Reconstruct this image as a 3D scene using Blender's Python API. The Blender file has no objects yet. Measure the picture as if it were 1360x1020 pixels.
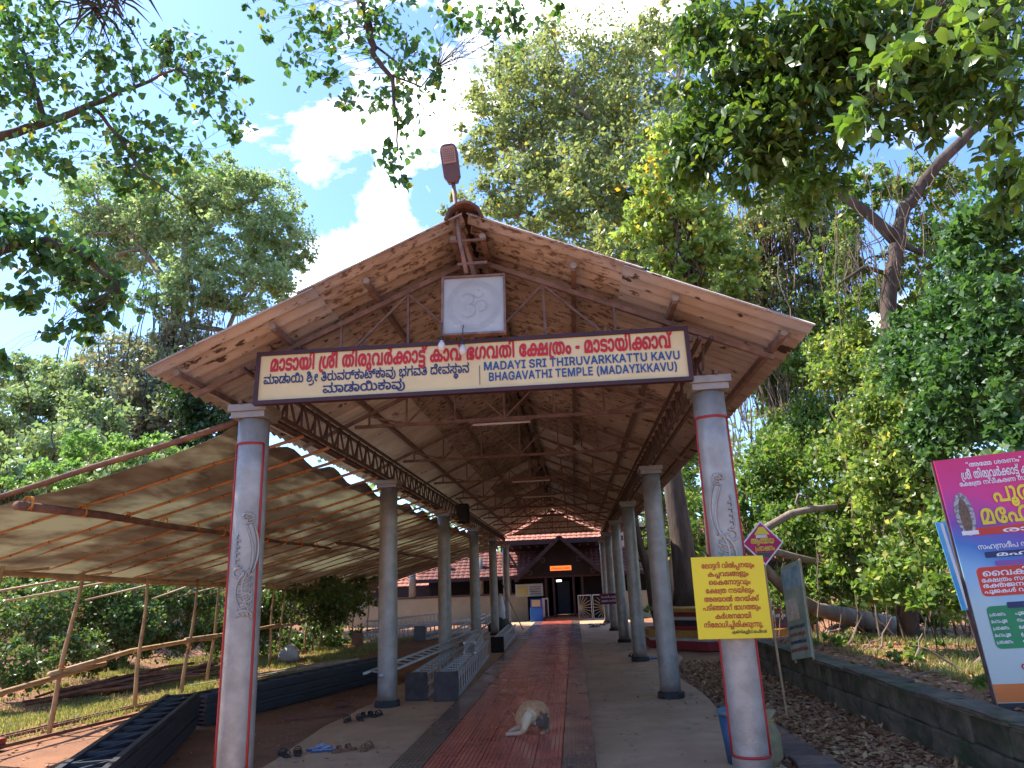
import bpy, bmesh, math, random
import numpy as np
from mathutils import Vector, Matrix

SC = bpy.context.scene
COL = SC.collection
R = math.radians
random.seed(7)

# ---------------------------------------------------------------- camera
cam_d = bpy.data.cameras.new('camera')
cam_d.sensor_width = 36.0
cam_d.lens = 36.0 * 940.0 / 1360.0
cam_d.clip_start = 0.05
cam_d.clip_end = 900
cam = bpy.data.objects.new('camera', cam_d)
COL.objects.link(cam)
_dy = Vector((83, -264, -940)).normalized()
_dz = Vector((-138, 3270, -940)); _dz -= _dy * _dz.dot(_dy); _dz.normalize()
_dx = _dy.cross(_dz)
_m = Matrix((_dx, _dy, _dz)).to_4x4()
_m.translation = Vector((0, 0, 1.6))
cam.matrix_world = _m
SC.camera = cam

# ---------------------------------------------------------------- sky and sun
SUN_EL, SUN_AZ = R(54), R(-74)
world = bpy.data.worlds.new('World'); SC.world = world
world.use_nodes = True
nt = world.node_tree; nt.nodes.clear()
def wn(t, **k):
    n = nt.nodes.new(t)
    for a, b in k.items(): setattr(n, a, b)
    return n
sky = wn('ShaderNodeTexSky', sky_type='NISHITA', sun_disc=False)
sky.sun_elevation = SUN_EL; sky.sun_rotation = SUN_AZ
sky.air_density = 1.0; sky.dust_density = 0.6; sky.ozone_density = 1.6
tc = wn('ShaderNodeTexCoord')
nz = wn('ShaderNodeTexNoise'); nz.inputs['Scale'].default_value = 4.2; nz.inputs['Detail'].default_value = 9; nz.inputs['Roughness'].default_value = .58
nz.inputs['Distortion'].default_value = .25
mp = wn('ShaderNodeMapping'); mp.inputs['Location'].default_value = (1.1, .35, 0.2); mp.inputs['Scale'].default_value = (1, 1, 1.5)
nt.links.new(tc.outputs['Generated'], mp.inputs[0]); nt.links.new(mp.outputs[0], nz.inputs['Vector'])
nz2 = wn('ShaderNodeTexNoise'); nz2.inputs['Scale'].default_value = 1.1; nz2.inputs['Detail'].default_value = 2
nt.links.new(mp.outputs[0], nz2.inputs['Vector'])
ad = wn('ShaderNodeMath', operation='MULTIPLY_ADD'); nt.links.new(nz2.outputs[0], ad.inputs[0]); ad.inputs[1].default_value = .55
nt.links.new(nz.outputs[0], ad.inputs[2])
# cloud banks thicken towards one side of the sky
dt = wn('ShaderNodeVectorMath', operation='DOT_PRODUCT'); nt.links.new(tc.outputs['Generated'], dt.inputs[0])
dt.inputs[1].default_value = Vector((.30, .70, .55)).normalized()
ad2 = wn('ShaderNodeMath', operation='MULTIPLY_ADD'); nt.links.new(dt.outputs['Value'], ad2.inputs[0]); ad2.inputs[1].default_value = .42
nt.links.new(ad.outputs[0], ad2.inputs[2])
cr = wn('ShaderNodeValToRGB')
cr.color_ramp.elements[0].position = .0; cr.color_ramp.elements[1].position = 1
mr = wn('ShaderNodeMapRange'); mr.inputs['From Min'].default_value = 1.20; mr.inputs['From Max'].default_value = 1.33
nt.links.new(ad2.outputs[0], mr.inputs['Value']); nt.links.new(mr.outputs[0], cr.inputs[0])
mx = wn('ShaderNodeMix', data_type='RGBA'); nt.links.new(cr.outputs[0], mx.inputs['Factor'])
skg = wn('ShaderNodeMix', data_type='RGBA', blend_type='MULTIPLY'); skg.inputs['Factor'].default_value = 1
nt.links.new(sky.outputs[0], skg.inputs[6]); skg.inputs[7].default_value = (.42, .515, .69, 1)
nt.links.new(skg.outputs[2], mx.inputs[6]); mx.inputs[7].default_value = (7.3, 7.05, 6.3, 1)
bg = wn('ShaderNodeBackground'); bg.inputs['Strength'].default_value = 0.15
nt.links.new(mx.outputs[2], bg.inputs['Color'])
wo = wn('ShaderNodeOutputWorld'); nt.links.new(bg.outputs[0], wo.inputs[0])

sun_d = bpy.data.lights.new('sun', 'SUN'); sun_d.energy = 2.7; sun_d.angle = R(.6); sun_d.color = (1, .95, .86)
sun = bpy.data.objects.new('sun', sun_d); COL.objects.link(sun)
sdir = Vector((math.cos(SUN_EL) * math.sin(SUN_AZ), math.cos(SUN_EL) * math.cos(SUN_AZ), math.sin(SUN_EL)))
sun.rotation_euler = sdir.to_track_quat('Z', 'Y').to_euler()
SC.view_settings.view_transform = 'Standard'; SC.view_settings.look = 'None'
SC.view_settings.exposure = 2.1; SC.view_settings.gamma = 1; SC.view_settings.use_curve_mapping = False
SC.render.engine = 'CYCLES'
SC.cycles.max_bounces = 9; SC.cycles.diffuse_bounces = 6; SC.cycles.transparent_max_bounces = 4

# ---------------------------------------------------------------- materials
MATS = {}
def mat(name, c1, c2=None, scale=3.0, rough=.8, bump=0.0, metal=0.0, stretch=(1, 1, 1), contrast=(.35, .65), spec=.4,
        coords='Object', c3=None, scale3=.5, cut3=(.55, .65), rand=0.0, bscale=None, detail=6, transl=0.0, sheen=0, emit=None, pr=0):
    m = bpy.data.materials.new(name); m.use_nodes = True
    t = m.node_tree; N = t.nodes; L = t.links; N.clear()
    out = N.new('ShaderNodeOutputMaterial'); b = N.new('ShaderNodeBsdfPrincipled')
    L.new(b.outputs[0], out.inputs[0])
    b.inputs['Roughness'].default_value = rough; b.inputs['Metallic'].default_value = metal
    b.inputs['Specular IOR Level'].default_value = spec
    co = N.new('ShaderNodeTexCoord'); g = N.new('ShaderNodeNewGeometry')
    mp = N.new('ShaderNodeMapping'); mp.inputs['Scale'].default_value = stretch
    L.new(g.outputs['Position'] if coords == 'World' else co.outputs[coords], mp.inputs[0])
    oi = N.new('ShaderNodeObjectInfo')
    if coords == 'Object' or rand:
        vm = N.new('ShaderNodeVectorMath'); vm.operation = 'ADD'
        sc = N.new('ShaderNodeMath'); sc.operation = 'MULTIPLY'; sc.inputs[1].default_value = 37.0
        L.new(oi.outputs['Random'], sc.inputs[0]); L.new(sc.outputs[0], vm.inputs[1]); L.new(mp.outputs[0], vm.inputs[0])
        vec = vm.outputs[0]
    else: vec = mp.outputs[0]
    col = None
    if c2 is None: c2 = tuple(x * .82 for x in c1)
    n = N.new('ShaderNodeTexNoise'); n.inputs['Scale'].default_value = scale; n.inputs['Detail'].default_value = detail
    n.inputs['Roughness'].default_value = .6
    L.new(vec, n.inputs['Vector'])
    r = N.new('ShaderNodeMapRange'); r.inputs['From Min'].default_value = contrast[0]; r.inputs['From Max'].default_value = contrast[1]
    L.new(n.outputs[0], r.inputs['Value'])
    x = N.new('ShaderNodeMix'); x.data_type = 'RGBA'; L.new(r.outputs[0], x.inputs['Factor'])
    x.inputs[6].default_value = (*c1, 1); x.inputs[7].default_value = (*c2, 1); col = x.outputs[2]
    if c3 is not None:
        n3 = N.new('ShaderNodeTexNoise'); n3.inputs['Scale'].default_value = scale3; n3.inputs['Detail'].default_value = 5; n3.inputs['Roughness'].default_value = .65
        L.new(vec, n3.inputs['Vector'])
        r3 = N.new('ShaderNodeMapRange'); r3.inputs['From Min'].default_value = cut3[0]; r3.inputs['From Max'].default_value = cut3[1]
        L.new(n3.outputs[0], r3.inputs['Value'])
        x3 = N.new('ShaderNodeMix'); x3.data_type = 'RGBA'; L.new(r3.outputs[0], x3.inputs['Factor'])
        L.new(col, x3.inputs[6]); x3.inputs[7].default_value = (*c3, 1); col = x3.outputs[2]
    if rand:
        hs = N.new('ShaderNodeHueSaturation')
        m1 = N.new('ShaderNodeMath'); m1.operation = 'MULTIPLY_ADD'; m1.inputs[1].default_value = rand * 2; m1.inputs[2].default_value = 1 - rand
        L.new(oi.outputs['Random'], m1.inputs[0]); L.new(m1.outputs[0], hs.inputs['Value']); L.new(col, hs.inputs['Color']); col = hs.outputs[0]
    if pr:   # every loose piece of the mesh gets its own tone
        hs = N.new('ShaderNodeHueSaturation')
        m1 = N.new('ShaderNodeMath'); m1.operation = 'MULTIPLY_ADD'; m1.inputs[1].default_value = pr * 2; m1.inputs[2].default_value = 1 - pr
        L.new(g.outputs['Random Per Island'], m1.inputs[0]); L.new(m1.outputs[0], hs.inputs['Value']); L.new(col, hs.inputs['Color']); col = hs.outputs[0]
    L.new(col, b.inputs['Base Color'])
    if bump:
        nb = N.new('ShaderNodeTexNoise'); nb.inputs['Scale'].default_value = bscale or scale * 4; nb.inputs['Detail'].default_value = 5
        L.new(vec, nb.inputs['Vector'])
        bp = N.new('ShaderNodeBump'); bp.inputs['Strength'].default_value = bump; bp.inputs['Distance'].default_value = .02
        L.new(nb.outputs[0], bp.inputs['Height']); L.new(bp.outputs[0], b.inputs['Normal'])
    if transl:
        tr = N.new('ShaderNodeBsdfTranslucent'); L.new(col, tr.inputs['Color'])
        ms = N.new('ShaderNodeMixShader'); ms.inputs[0].default_value = transl
        L.new(b.outputs[0], ms.inputs[1]); L.new(tr.outputs[0], ms.inputs[2]); L.new(ms.outputs[0], out.inputs[0])
    if emit:
        b.inputs['Emission Color'].default_value = (*emit[0], 1); b.inputs['Emission Strength'].default_value = emit[1]
    MATS[name] = m
    return m

def leaf_mat(name, a, b2, warm=None, transl=.45, rough=.45, warm_amt=.05, tcol=1.7):
    m = bpy.data.materials.new(name); m.use_nodes = True
    t = m.node_tree; N = t.nodes; L = t.links; N.clear()
    out = N.new('ShaderNodeOutputMaterial'); b = N.new('ShaderNodeBsdfPrincipled')
    g = N.new('ShaderNodeNewGeometry')
    n = N.new('ShaderNodeTexNoise'); n.inputs['Scale'].default_value = .9; n.inputs['Detail'].default_value = 3
    L.new(g.outputs['Position'], n.inputs['Vector'])
    ad = N.new('ShaderNodeMath'); ad.operation = 'MULTIPLY_ADD'; ad.inputs[1].default_value = .55
    L.new(g.outputs['Random Per Island'], ad.inputs[0])
    mm = N.new('ShaderNodeMath'); mm.operation = 'MULTIPLY_ADD'; mm.inputs[1].default_value = 1.6; mm.inputs[2].default_value = -.62
    L.new(n.outputs[0], mm.inputs[0]); L.new(mm.outputs[0], ad.inputs[2])
    x = N.new('ShaderNodeMix'); x.data_type = 'RGBA'; x.clamp_factor = True
    L.new(ad.outputs[0], x.inputs['Factor']); x.inputs[6].default_value = (*a, 1); x.inputs[7].default_value = (*b2, 1)
    col = x.outputs[2]
    if warm:
        gt = N.new('ShaderNodeMath'); gt.operation = 'LESS_THAN'; gt.inputs[1].default_value = warm_amt
        L.new(g.outputs['Random Per Island'], gt.inputs[0])
        y = N.new('ShaderNodeMix'); y.data_type = 'RGBA'; L.new(gt.outputs[0], y.inputs['Factor']); L.new(col, y.inputs[6]); y.inputs[7].default_value = (*warm, 1); col = y.outputs[2]
    L.new(col, b.inputs['Base Color']); b.inputs['Roughness'].default_value = rough; b.inputs['Specular IOR Level'].default_value = .5
    tm = N.new('ShaderNodeMix'); tm.data_type = 'RGBA'; tm.blend_type = 'MULTIPLY'; tm.inputs['Factor'].default_value = 1
    L.new(col, tm.inputs[6]); tm.inputs[7].default_value = (tcol * 1.05, tcol * 1.08, tcol * .62, 1)
    tr = N.new('ShaderNodeBsdfTranslucent'); L.new(tm.outputs[2], tr.inputs['Color'])
    ms = N.new('ShaderNodeMixShader'); ms.inputs[0].default_value = transl
    L.new(b.outputs[0], ms.inputs[1]); L.new(tr.outputs[0], ms.inputs[2]); L.new(ms.outputs[0], out.inputs[0])
    MATS[name] = m
    return m

# ---------------------------------------------------------------- mesh helpers
class MB:
    def __init__(s): s.v = []; s.f = []
    def quad(s, *p):
        n = len(s.v); s.v += [tuple(q) for q in p]; s.f.append(tuple(range(n, n + len(p)))); return s
    def box(s, x0, x1, y0, y1, z0, z1, M=None):
        n = len(s.v)
        P = [(x0, y0, z0), (x1, y0, z0), (x1, y1, z0), (x0, y1, z0), (x0, y0, z1), (x1, y0, z1), (x1, y1, z1), (x0, y1, z1)]
        if M is not None: P = [tuple(M @ Vector(p)) for p in P]
        s.v += P
        s.f += [tuple(n + i for i in q) for q in ((3, 2, 1, 0), (4, 5, 6, 7), (0, 1, 5, 4), (1, 2, 6, 5), (2, 3, 7, 6), (3, 0, 4, 7))]
        return s
    def bar(s, a, b, w, h=None, up=(0, 0, 1)):
        a = Vector(a); b = Vector(b); d = (b - a); L = d.length
        if L < 1e-6: return s
        d /= L; u = Vector(up)
        if abs(d.dot(u)) > .98: u = Vector((0, 1, 0))
        sd = d.cross(u).normalized(); u = sd.cross(d); h = h or w
        n = len(s.v)
        for p in (a, b):
            for i, j in ((-1, -1), (1, -1), (1, 1), (-1, 1)): s.v.append(tuple(p + sd * i * w / 2 + u * j * h / 2))
        s.f += [tuple(n + i for i in q) for q in ((0, 1, 2, 3), (7, 6, 5, 4), (0, 4, 5, 1), (1, 5, 6, 2), (2, 6, 7, 3), (3, 7, 4, 0))]
        return s
    def tube(s, pts, rad, k=8, cap=True):
        pts = [Vector(p) for p in pts]; n0 = len(s.v)
        if not hasattr(rad, '__len__'): rad = [rad] * len(pts)
        d = (pts[1] - pts[0]).normalized(); u = Vector((0, 0, 1)) if abs(d.z) < .9 else Vector((1, 0, 0))
        for i, p in enumerate(pts):
            if i == 0: d = pts[1] - pts[0]
            elif i == len(pts) - 1: d = pts[i] - pts[i - 1]
            else: d = pts[i + 1] - pts[i - 1]
            d.normalize(); sd = d.cross(u)
            if sd.length < 1e-4: sd = d.cross(Vector((0, 1, 0)))
            sd.normalize(); u = sd.cross(d).normalized()
            for j in range(k):
                a = 2 * math.pi * j / k; s.v.append(tuple(p + (sd * math.cos(a) + u * math.sin(a)) * rad[i]))
        for i in range(len(pts) - 1):
            for j in range(k):
                a = n0 + i * k + j; b = n0 + i * k + (j + 1) % k; s.f.append((a, b, b + k, a + k))
        if cap:
            s.f.append(tuple(n0 + j for j in range(k))[::-1]); s.f.append(tuple(n0 + (len(pts) - 1) * k + j for j in range(k)))
        return s
    def lathe(s, prof, k=24, c=(0, 0, 0)):
        n0 = len(s.v)
        for r, z in prof:
            for j in range(k):
                a = 2 * math.pi * j / k; s.v.append((c[0] + r * math.cos(a), c[1] + r * math.sin(a), c[2] + z))
        for i in range(len(prof) - 1):
            for j in range(k):
                a = n0 + i * k + j; b = n0 + i * k + (j + 1) % k; s.f.append((a, b, b + k, a + k))
        s.f.append(tuple(n0 + j for j in range(k))[::-1]); s.f.append(tuple(n0 + (len(prof) - 1) * k + j for j in range(k)))
        return s
    def prism(s, poly, z0, z1, M=None):
        n = len(s.v); m = len(poly)
        P = [(x, y, z0) for x, y in poly] + [(x, y, z1) for x, y in poly]
        if M is not None: P = [tuple(M @ Vector(p)) for p in P]
        s.v += P
        s.f.append(tuple(n + i for i in range(m))[::-1]); s.f.append(tuple(n + m + i for i in range(m)))
        for i in range(m): s.f.append((n + i, n + (i + 1) % m, n + m + (i + 1) % m, n + m + i))
        return s
    def mesh(s, name, m, smooth=False):
        me = bpy.data.meshes.new(name); me.from_pydata(s.v, [], s.f)
        if m: me.materials.append(m)
        if smooth: me.shade_smooth()
        me.update(); return me
    def build(s, name, m, parent=None, smooth=False, loc=None):
        return link(name, s.mesh(name, m, smooth), parent, loc)

def link(name, me, parent=None, loc=None, rot=None):
    o = bpy.data.objects.new(name, me); COL.objects.link(o)
    if parent is not None: o.parent = parent
    if loc is not None: o.location = loc
    if rot is not None: o.rotation_euler = rot
    return o
def thing(name, label, cat, loc=(0, 0, 0), rz=0, group=None):
    o = bpy.data.objects.new(name, None); COL.objects.link(o); o.location = loc; o.rotation_euler = (0, 0, rz)
    o.empty_display_size = .2
    return tag(o, label, cat, group)
def tag(o, label, cat, group=None):
    o['label'] = label; o['category'] = cat
    if group: o['group'] = group
    return o
def rough_block(x0, x1, y0, y1, z0, z1, j=.008, n=4):
    """hand laid block with uneven faces"""
    bm = bmesh.new(); bmesh.ops.create_cube(bm, size=1)
    for v in bm.verts: v.co = (x0 + (v.co.x + .5) * (x1 - x0), y0 + (v.co.y + .5) * (y1 - y0), z0 + (v.co.z + .5) * (z1 - z0))
    bmesh.ops.subdivide_edges(bm, edges=bm.edges[:], cuts=n - 1, use_grid_fill=True)
    for v in bm.verts:
        v.co += Vector((random.uniform(-j, j), random.uniform(-j, j) * .4, random.uniform(-j, j)))
    return bm
def bm_mesh(bm, name, m):
    me = bpy.data.meshes.new(name); bm.to_mesh(me); bm.free(); me.materials.append(m); return me
def kind(o, k): o['kind'] = k; return o
def bevel(o, w=.01, n=2):
    md = o.modifiers.new('bevel', 'BEVEL'); md.width = w; md.segments = n; md.limit_method = 'ANGLE'; return o
def copy_tree(o, parent=None):
    c = o.copy(); COL.objects.link(c); c.parent = parent
    for ch in list(o.children): copy_tree(ch, c)
    return c

# outlines of the local-script letters in 1/250 em: advance width, then closed contours as x,y steps
GLYPH = [
[181,[12,-4,3,-2,150,0,4,2,2,4,0,75,-2,18,-8,20,-11,14,-9,7,-18,8,-27,5,-16,0,-24,-5,-23,-13,-12,-15,-10,-25,-1,-20,0,-69],[83,22,21,25,14,24,5,21,-1,19,7,-6,6,-11,3,-13,0,-58],[41,27,1,50,7,24,10,11,7,4,12,3,8,-4,4,-8,0,-15,-5,-17,-13,-19]],
[126,[51,-7,10,-1,26,6,6,4,15,15,10,21,3,25,0,15,-5,29,-8,17,-12,11,-9,7,-20,5,-10,0,-18,-3,-14,-7,-13,-13,-12,-25,1,-4,5,-4,18,-3,6,1,11,21,6,6,8,3,12,-1,9,-5,5,-7,5,-11,2,-17,-1,-28,-5,-14,-5,-9,-4,-3,-12,-4,-6,0,-11,4,-5,5,-9,19,-3,3,-23,-3,-4,-4,0,-9,10,-20,13,-13,14,-7]],
[141,[66,-7,8,-1,20,1,12,3,10,5,14,13,7,22,0,12,-4,11,-3,6,-11,11,-12,5,-13,3,-41,2,-9,2,-6,4,-3,9,3,8,4,4,13,5,7,1,24,-1,19,-7,13,-7,4,0,8,5,8,11,0,6,-2,3,-24,12,-38,6,-27,-2,-12,-3,-13,-6,-13,-13,-5,-15,0,-18,4,-10,7,-9,8,-7,14,-5,16,-3,33,0,13,-5,5,-5,0,-11,-1,-4,-10,-8,-8,-2,-27,0,-21,6,-18,9,-5,0,-3,-3,-11,-16,2,-6,23,-12,10,-3,15,-3]],
[259,[87,-7,9,-1,13,1,21,5,15,-5,18,-1,29,3,24,9,16,14,10,12,9,24,2,9,0,30,-5,20,-11,22,-7,11,-5,1,-19,-12,-2,-4,1,-6,11,-18,4,-17,0,-27,-4,-14,-8,-12,-9,-10,-24,-7,-10,0,0,1,14,18,6,18,3,17,0,19,-1,9,-5,15,-8,13,-12,9,-12,6,-14,2,-19,-2,-18,-8,-21,8,-9,2,-12,0,-14,-3,-20,-12,-12,-16,-7,-21,0,-24,4,-17,12,-27,15,-16,11,-8,17,-7],[85,20,-11,3,-13,6,-12,12,-11,25,-1,6,1,24,7,15,4,4,6,3,12,1,12,-5,-5,-18,0,-25,1,-9,10,-26,13,-16],[130,28,-10,10,-7,10,-9,29,2,16,6,16,5,5,13,5,13,-3,7,-5,4,-10,3,-17,-1,-15,-6,-18,-10,-15]],
[57,[16,-4,23,-2,3,2,2,3,0,156,-1,21,-5,15,-7,9,-13,11,-9,3,-12,2,-21,-2,-15,-6,-10,-10,-6,-12,-3,-16,1,-14,4,-5,5,0,20,5,2,3,0,12,3,9,4,5,7,3,9,0,4,-2,6,-6,3,-9,4,-24,0,-147]],
[77],
[61,[58,-50,24,-1,6,2,2,5,-1,18,-2,3,-10,1,-9,-2,-19,5,-7,11,-4,12,0,33,3,19,17,57,10,23,-1,4,-5,3,-22,0,-5,-3,-20,-54,-6,-27,-1,-13,-2,-15,1,-32,5,-18,5,-10,14,-14,10,-5]],
[260,[63,-7,9,-1,15,1,9,3,9,6,12,11,5,8,5,15,1,12,0,32,6,19,7,11,13,6,14,3,21,-3,14,-6,4,-5,-12,1,-12,-1,-14,-5,-18,-19,-5,-12,-2,-9,0,-22,5,-18,5,-8,12,-12,17,-7,12,-1,16,1,8,2,14,8,13,15,7,17,1,12,0,31,-4,18,-8,17,-23,21,-21,10,-18,3,-15,0,-26,-5,-20,-11,-9,-9,-11,-20,-3,-22,0,-29,-4,-18,-9,-10,-14,-3,-11,3,-10,6,-8,14,-3,13,0,16,5,20,7,16,17,15,1,3,-1,4,-15,16,-3,1,-4,-1,-22,-22,-11,-22,-7,-24,2,-30,5,-19,5,-9,10,-14,19,-10,9,-3],[195,20,-12,4,-3,4,-5,13,0,12,4,15,5,5,14,5,6,0,12,-4,7,-7,2,-7,-1,-15,-7,-16,-6,-6]],
[57,[15,-4,24,-1,3,2,2,3,0,159,-8,27,-6,8,-13,12,-11,5,-12,3,-30,2,-9,-2,-15,-6,-9,-10,-7,-12,-1,-7,1,-14,5,-10,6,-6,16,-9,15,-1,22,6,8,8,5,8,2,17,5,-8,4,-17,0,-153],[-40,166,-5,5,-1,8,5,7,10,4,4,-3,2,-13,-3,-5,-6,-3]],
[254,[120,-7,9,-1,12,1,18,7,7,6,8,11,7,16,1,9,0,21,-3,18,-8,18,-16,20,16,0,23,-6,11,-10,8,-14,3,-11,0,-9,0,-9,-3,-12,-4,-10,-5,-7,-8,-8,-6,-3,-4,-6,15,-20,4,-1,9,5,20,20,7,12,7,29,0,22,-6,24,-7,13,-15,15,-19,9,-24,5,-29,-2,-18,-5,-4,-1,-12,5,-18,3,-17,0,-24,-5,-9,-3,-17,-11,-10,-12,-10,-18,-5,-18,1,-24,3,-14,5,-12,8,-14,17,-17,8,-5,5,-1,7,7,9,14,-5,7,-13,10,-7,14,-5,18,0,9,3,14,8,16,8,8,19,8,24,1,-12,-13,-10,-17,-7,-23,1,-25,3,-12,8,-17,9,-9,15,-8],[123,20,-12,6,-5,8,-3,14,0,17,3,14,9,17,10,9,5,0,12,-17,6,-16,3,-18,-1,-12,-5,-13,-6,-6,-9,-3]],
[184,[116,-7,7,-1,18,3,13,6,9,8,5,6,8,18,4,24,0,15,-5,21,-10,20,-23,21,-13,7,-17,4,-31,2,-26,-5,-27,-16,-14,-16,-6,-17,-3,-13,-1,-23,6,-21,10,-19,7,-7,11,-11,11,-6,9,7,9,12,-1,5,-15,12,-6,7,-5,14,-3,13,0,9,3,15,5,10,5,7,17,10,20,5,18,-1,13,-5,14,-8,-14,1,-12,-1,-13,-5,-12,-11,-8,-11,-4,-10,-1,-29,8,-24,16,-16,8,-4],[120,20,-9,2,-6,4,-5,10,-2,12,2,11,5,12,10,6,11,1,13,-4,7,-5,2,-4,0,-12,-1,-11,-7,-15,-7,-5]],
[83,[34,-61,5,-1,17,3,9,3,13,11,9,17,1,22,-4,17,-4,6,-7,7,-15,9,6,20,6,34,0,24,-3,12,-11,14,-9,6,-17,4,-13,-1,-11,-1,-6,-4,-1,-4,3,-15,2,-3,4,-1,16,1,6,-2,5,-5,3,-13,-2,-27,-8,-37,-17,-7,-14,-12,-7,-14,-2,-17,2,-13,5,-12,5,-7,14,-9],[32,-34,-7,4,-4,8,-1,4,1,14,3,7,6,4,3,1,11,-1,8,-4,5,-8,-1,-17,-4,-8,-6,-4]],
[240,[44,-5,4,-1,6,1,13,18,-1,4,-20,18,-6,14,-3,14,3,24,6,13,6,7,12,7,12,4,17,0,19,-7,11,-11,7,-19,0,-26,-4,-12,-8,-13,-14,-14,0,-6,9,-13,4,-1,105,0,3,1,3,4,0,137,-2,3,-4,3,-23,-1,-4,-4,0,-115,-44,0,6,10,6,20,1,13,-1,20,-8,24,-7,9,-16,15,-24,10,-11,1,-24,0,-24,-6,-21,-13,-14,-16,-6,-17,-4,-15,0,-22,5,-20,10,-18,16,-18]],
[184,[119,-7,7,-1,12,1,16,7,13,11,11,24,2,30,-7,25,-6,15,-21,23,1,4,11,15,3,12,0,15,-5,12,-11,11,-12,5,-30,0,-10,-2,-5,-3,-1,-5,7,-19,3,-1,11,2,13,0,8,-7,0,-11,-5,-9,-6,-5,-7,3,-15,2,-17,0,-18,-3,-21,-8,-14,-11,-10,-14,-6,-12,-6,-19,0,-23,4,-15,12,-25,18,-18,10,-6,5,1,10,12,4,6,-1,5,-17,14,-4,6,-5,13,-3,13,1,18,5,13,10,13,17,9,20,3,5,-2,-13,-16,-11,-27,-2,-14,2,-25,9,-24,6,-6,17,-10],[120,20,-8,3,-7,10,-3,9,0,20,9,28,10,15,3,1,3,-2,9,-11,5,-10,5,-14,1,-21,-1,-9,-6,-12,-10,-6]],
[376,[48,-7,17,-1,29,10,21,-9,13,-1,17,1,19,7,17,17,10,22,1,17,2,3,10,0,0,-26,1,-6,8,-16,10,-10,15,-6,16,-3,18,1,12,5,15,15,4,11,2,20,-4,15,-6,11,-17,12,-22,5,-16,0,7,12,12,11,15,6,13,3,15,-1,21,-10,6,-6,8,-16,1,-6,0,-23,-3,-11,-5,-11,-11,-12,-8,-5,-3,-4,15,-20,3,-1,4,1,7,5,24,25,7,15,4,29,-1,19,-7,21,-5,8,-17,18,-14,7,-17,4,-12,2,-28,-2,-18,-6,-16,-8,-16,-17,-14,-27,-14,0,-4,18,-6,15,-17,17,-15,7,-24,3,-15,-3,-15,-7,-15,-15,-9,-14,-5,-21,-21,-2,-22,-8,-8,-6,-9,-11,-6,-19,2,-18,4,-9,17,-16,12,-5],[50,20,-11,4,-4,9,0,11,7,9,7,3,12,2,6,1,3,-21,5,-12,-14,-6],[127,20,-17,6,-6,11,-4,14,0,8,34,0,27,0,1,-9,-8,-19,-6,-6,-8,-4],[251,20,-9,3,-6,8,-3,16,0,12,21,-1,12,-4,4,-4,4,-12,-3,-11,-6,-7],[101,87,3,12,5,10,5,5,8,4,14,1,16,-8,9,-24]],
[141,[54,-67,32,-1,15,3,15,6,14,13,5,12,2,18,-4,13,-9,12,6,6,5,11,2,22,-5,15,-13,13,-10,5,-12,3,-29,0,-21,3,-9,5,-3,11,7,10,20,6,24,-1,19,-7,13,-7,6,0,6,5,8,11,0,6,-2,4,-24,11,-35,6,-18,0,-24,-5,-13,-6,-6,-6,-7,-7,-3,-7,-2,-8,0,-16,4,-12,10,-12,10,-6,24,-6,34,0,6,-2,7,-3,5,-6,0,-10,-3,-6,-10,-5,-12,-1,-68,0,-5,-3,0,-21,4,-4,76,-1,5,2,10,-7,4,-11,-2,-9,-10,-6,-8,-2,-27,0,-21,6,-18,9,-5,0,-3,-2,-10,-17,0,-5,2,-3,31,-13]],
[0,[-35,144,10,-2,23,5,11,7,7,9,5,12,2,15,-2,12,-5,7,-21,-3,-3,-2,-2,-3,4,-11,-4,-12,-3,-4,-7,-3,-15,-1,-9,5,-5,12,1,14,-2,5,-20,4,-5,-3,-3,-12,0,-9,1,-12,4,-9,17,-16,12,-5]],
[260,[48,-7,17,-1,29,10,21,-9,13,-1,17,1,19,7,18,19,-4,-17,1,-5,3,-2,18,-3,11,0,13,1,12,5,14,14,5,12,2,17,-5,19,-12,14,-11,6,-15,5,-20,2,-2,0,-3,18,-6,15,-17,17,-15,7,-17,3,-22,-3,-15,-7,-15,-15,-7,-9,-7,-26,-21,-2,-22,-8,-12,-10,-9,-16,-2,-15,2,-13,4,-10,17,-15,12,-5],[50,20,-11,4,-4,9,0,11,7,9,7,3,12,2,6,1,3,-21,5,-12,-14,-6],[127,20,-17,6,-6,11,-4,14,0,8,34,0,27,0,1,-9,-8,-19,-6,-6,-8,-4],[199,20,-11,2,-5,-1,8,18,3,20,11,-2,16,-7,3,-9,0,-5,-4,-12,-12,-4],[101,87,3,12,5,10,5,5,8,4,14,1,16,-8,9,-24]],
[164,[96,-7,18,-1,25,5,15,12,6,12,-2,20,-3,7,-7,7,-16,6,-33,2,-5,2,-2,3,1,2,7,2,32,0,7,2,8,4,10,12,3,20,-2,9,-5,9,-14,11,-18,6,-30,2,-27,-5,-24,-12,-15,-15,-10,-17,-6,-24,-1,-30,5,-36,3,-11,3,-2,21,1,5,4,1,6,-6,29,0,25,6,26,10,18,16,9,15,5,9,1,18,-1,8,-4,5,-4,1,-5,-1,-3,-3,-2,-27,0,-13,-3,-13,-7,-6,-6,-3,-7,0,-20,4,-8,7,-7,11,-5,7,-2,35,-1,3,-5,-3,-7,-17,-2,-15,1,-19,6,-6,0,-3,-2,-7,-16,1,-6,10,-5]],
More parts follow.
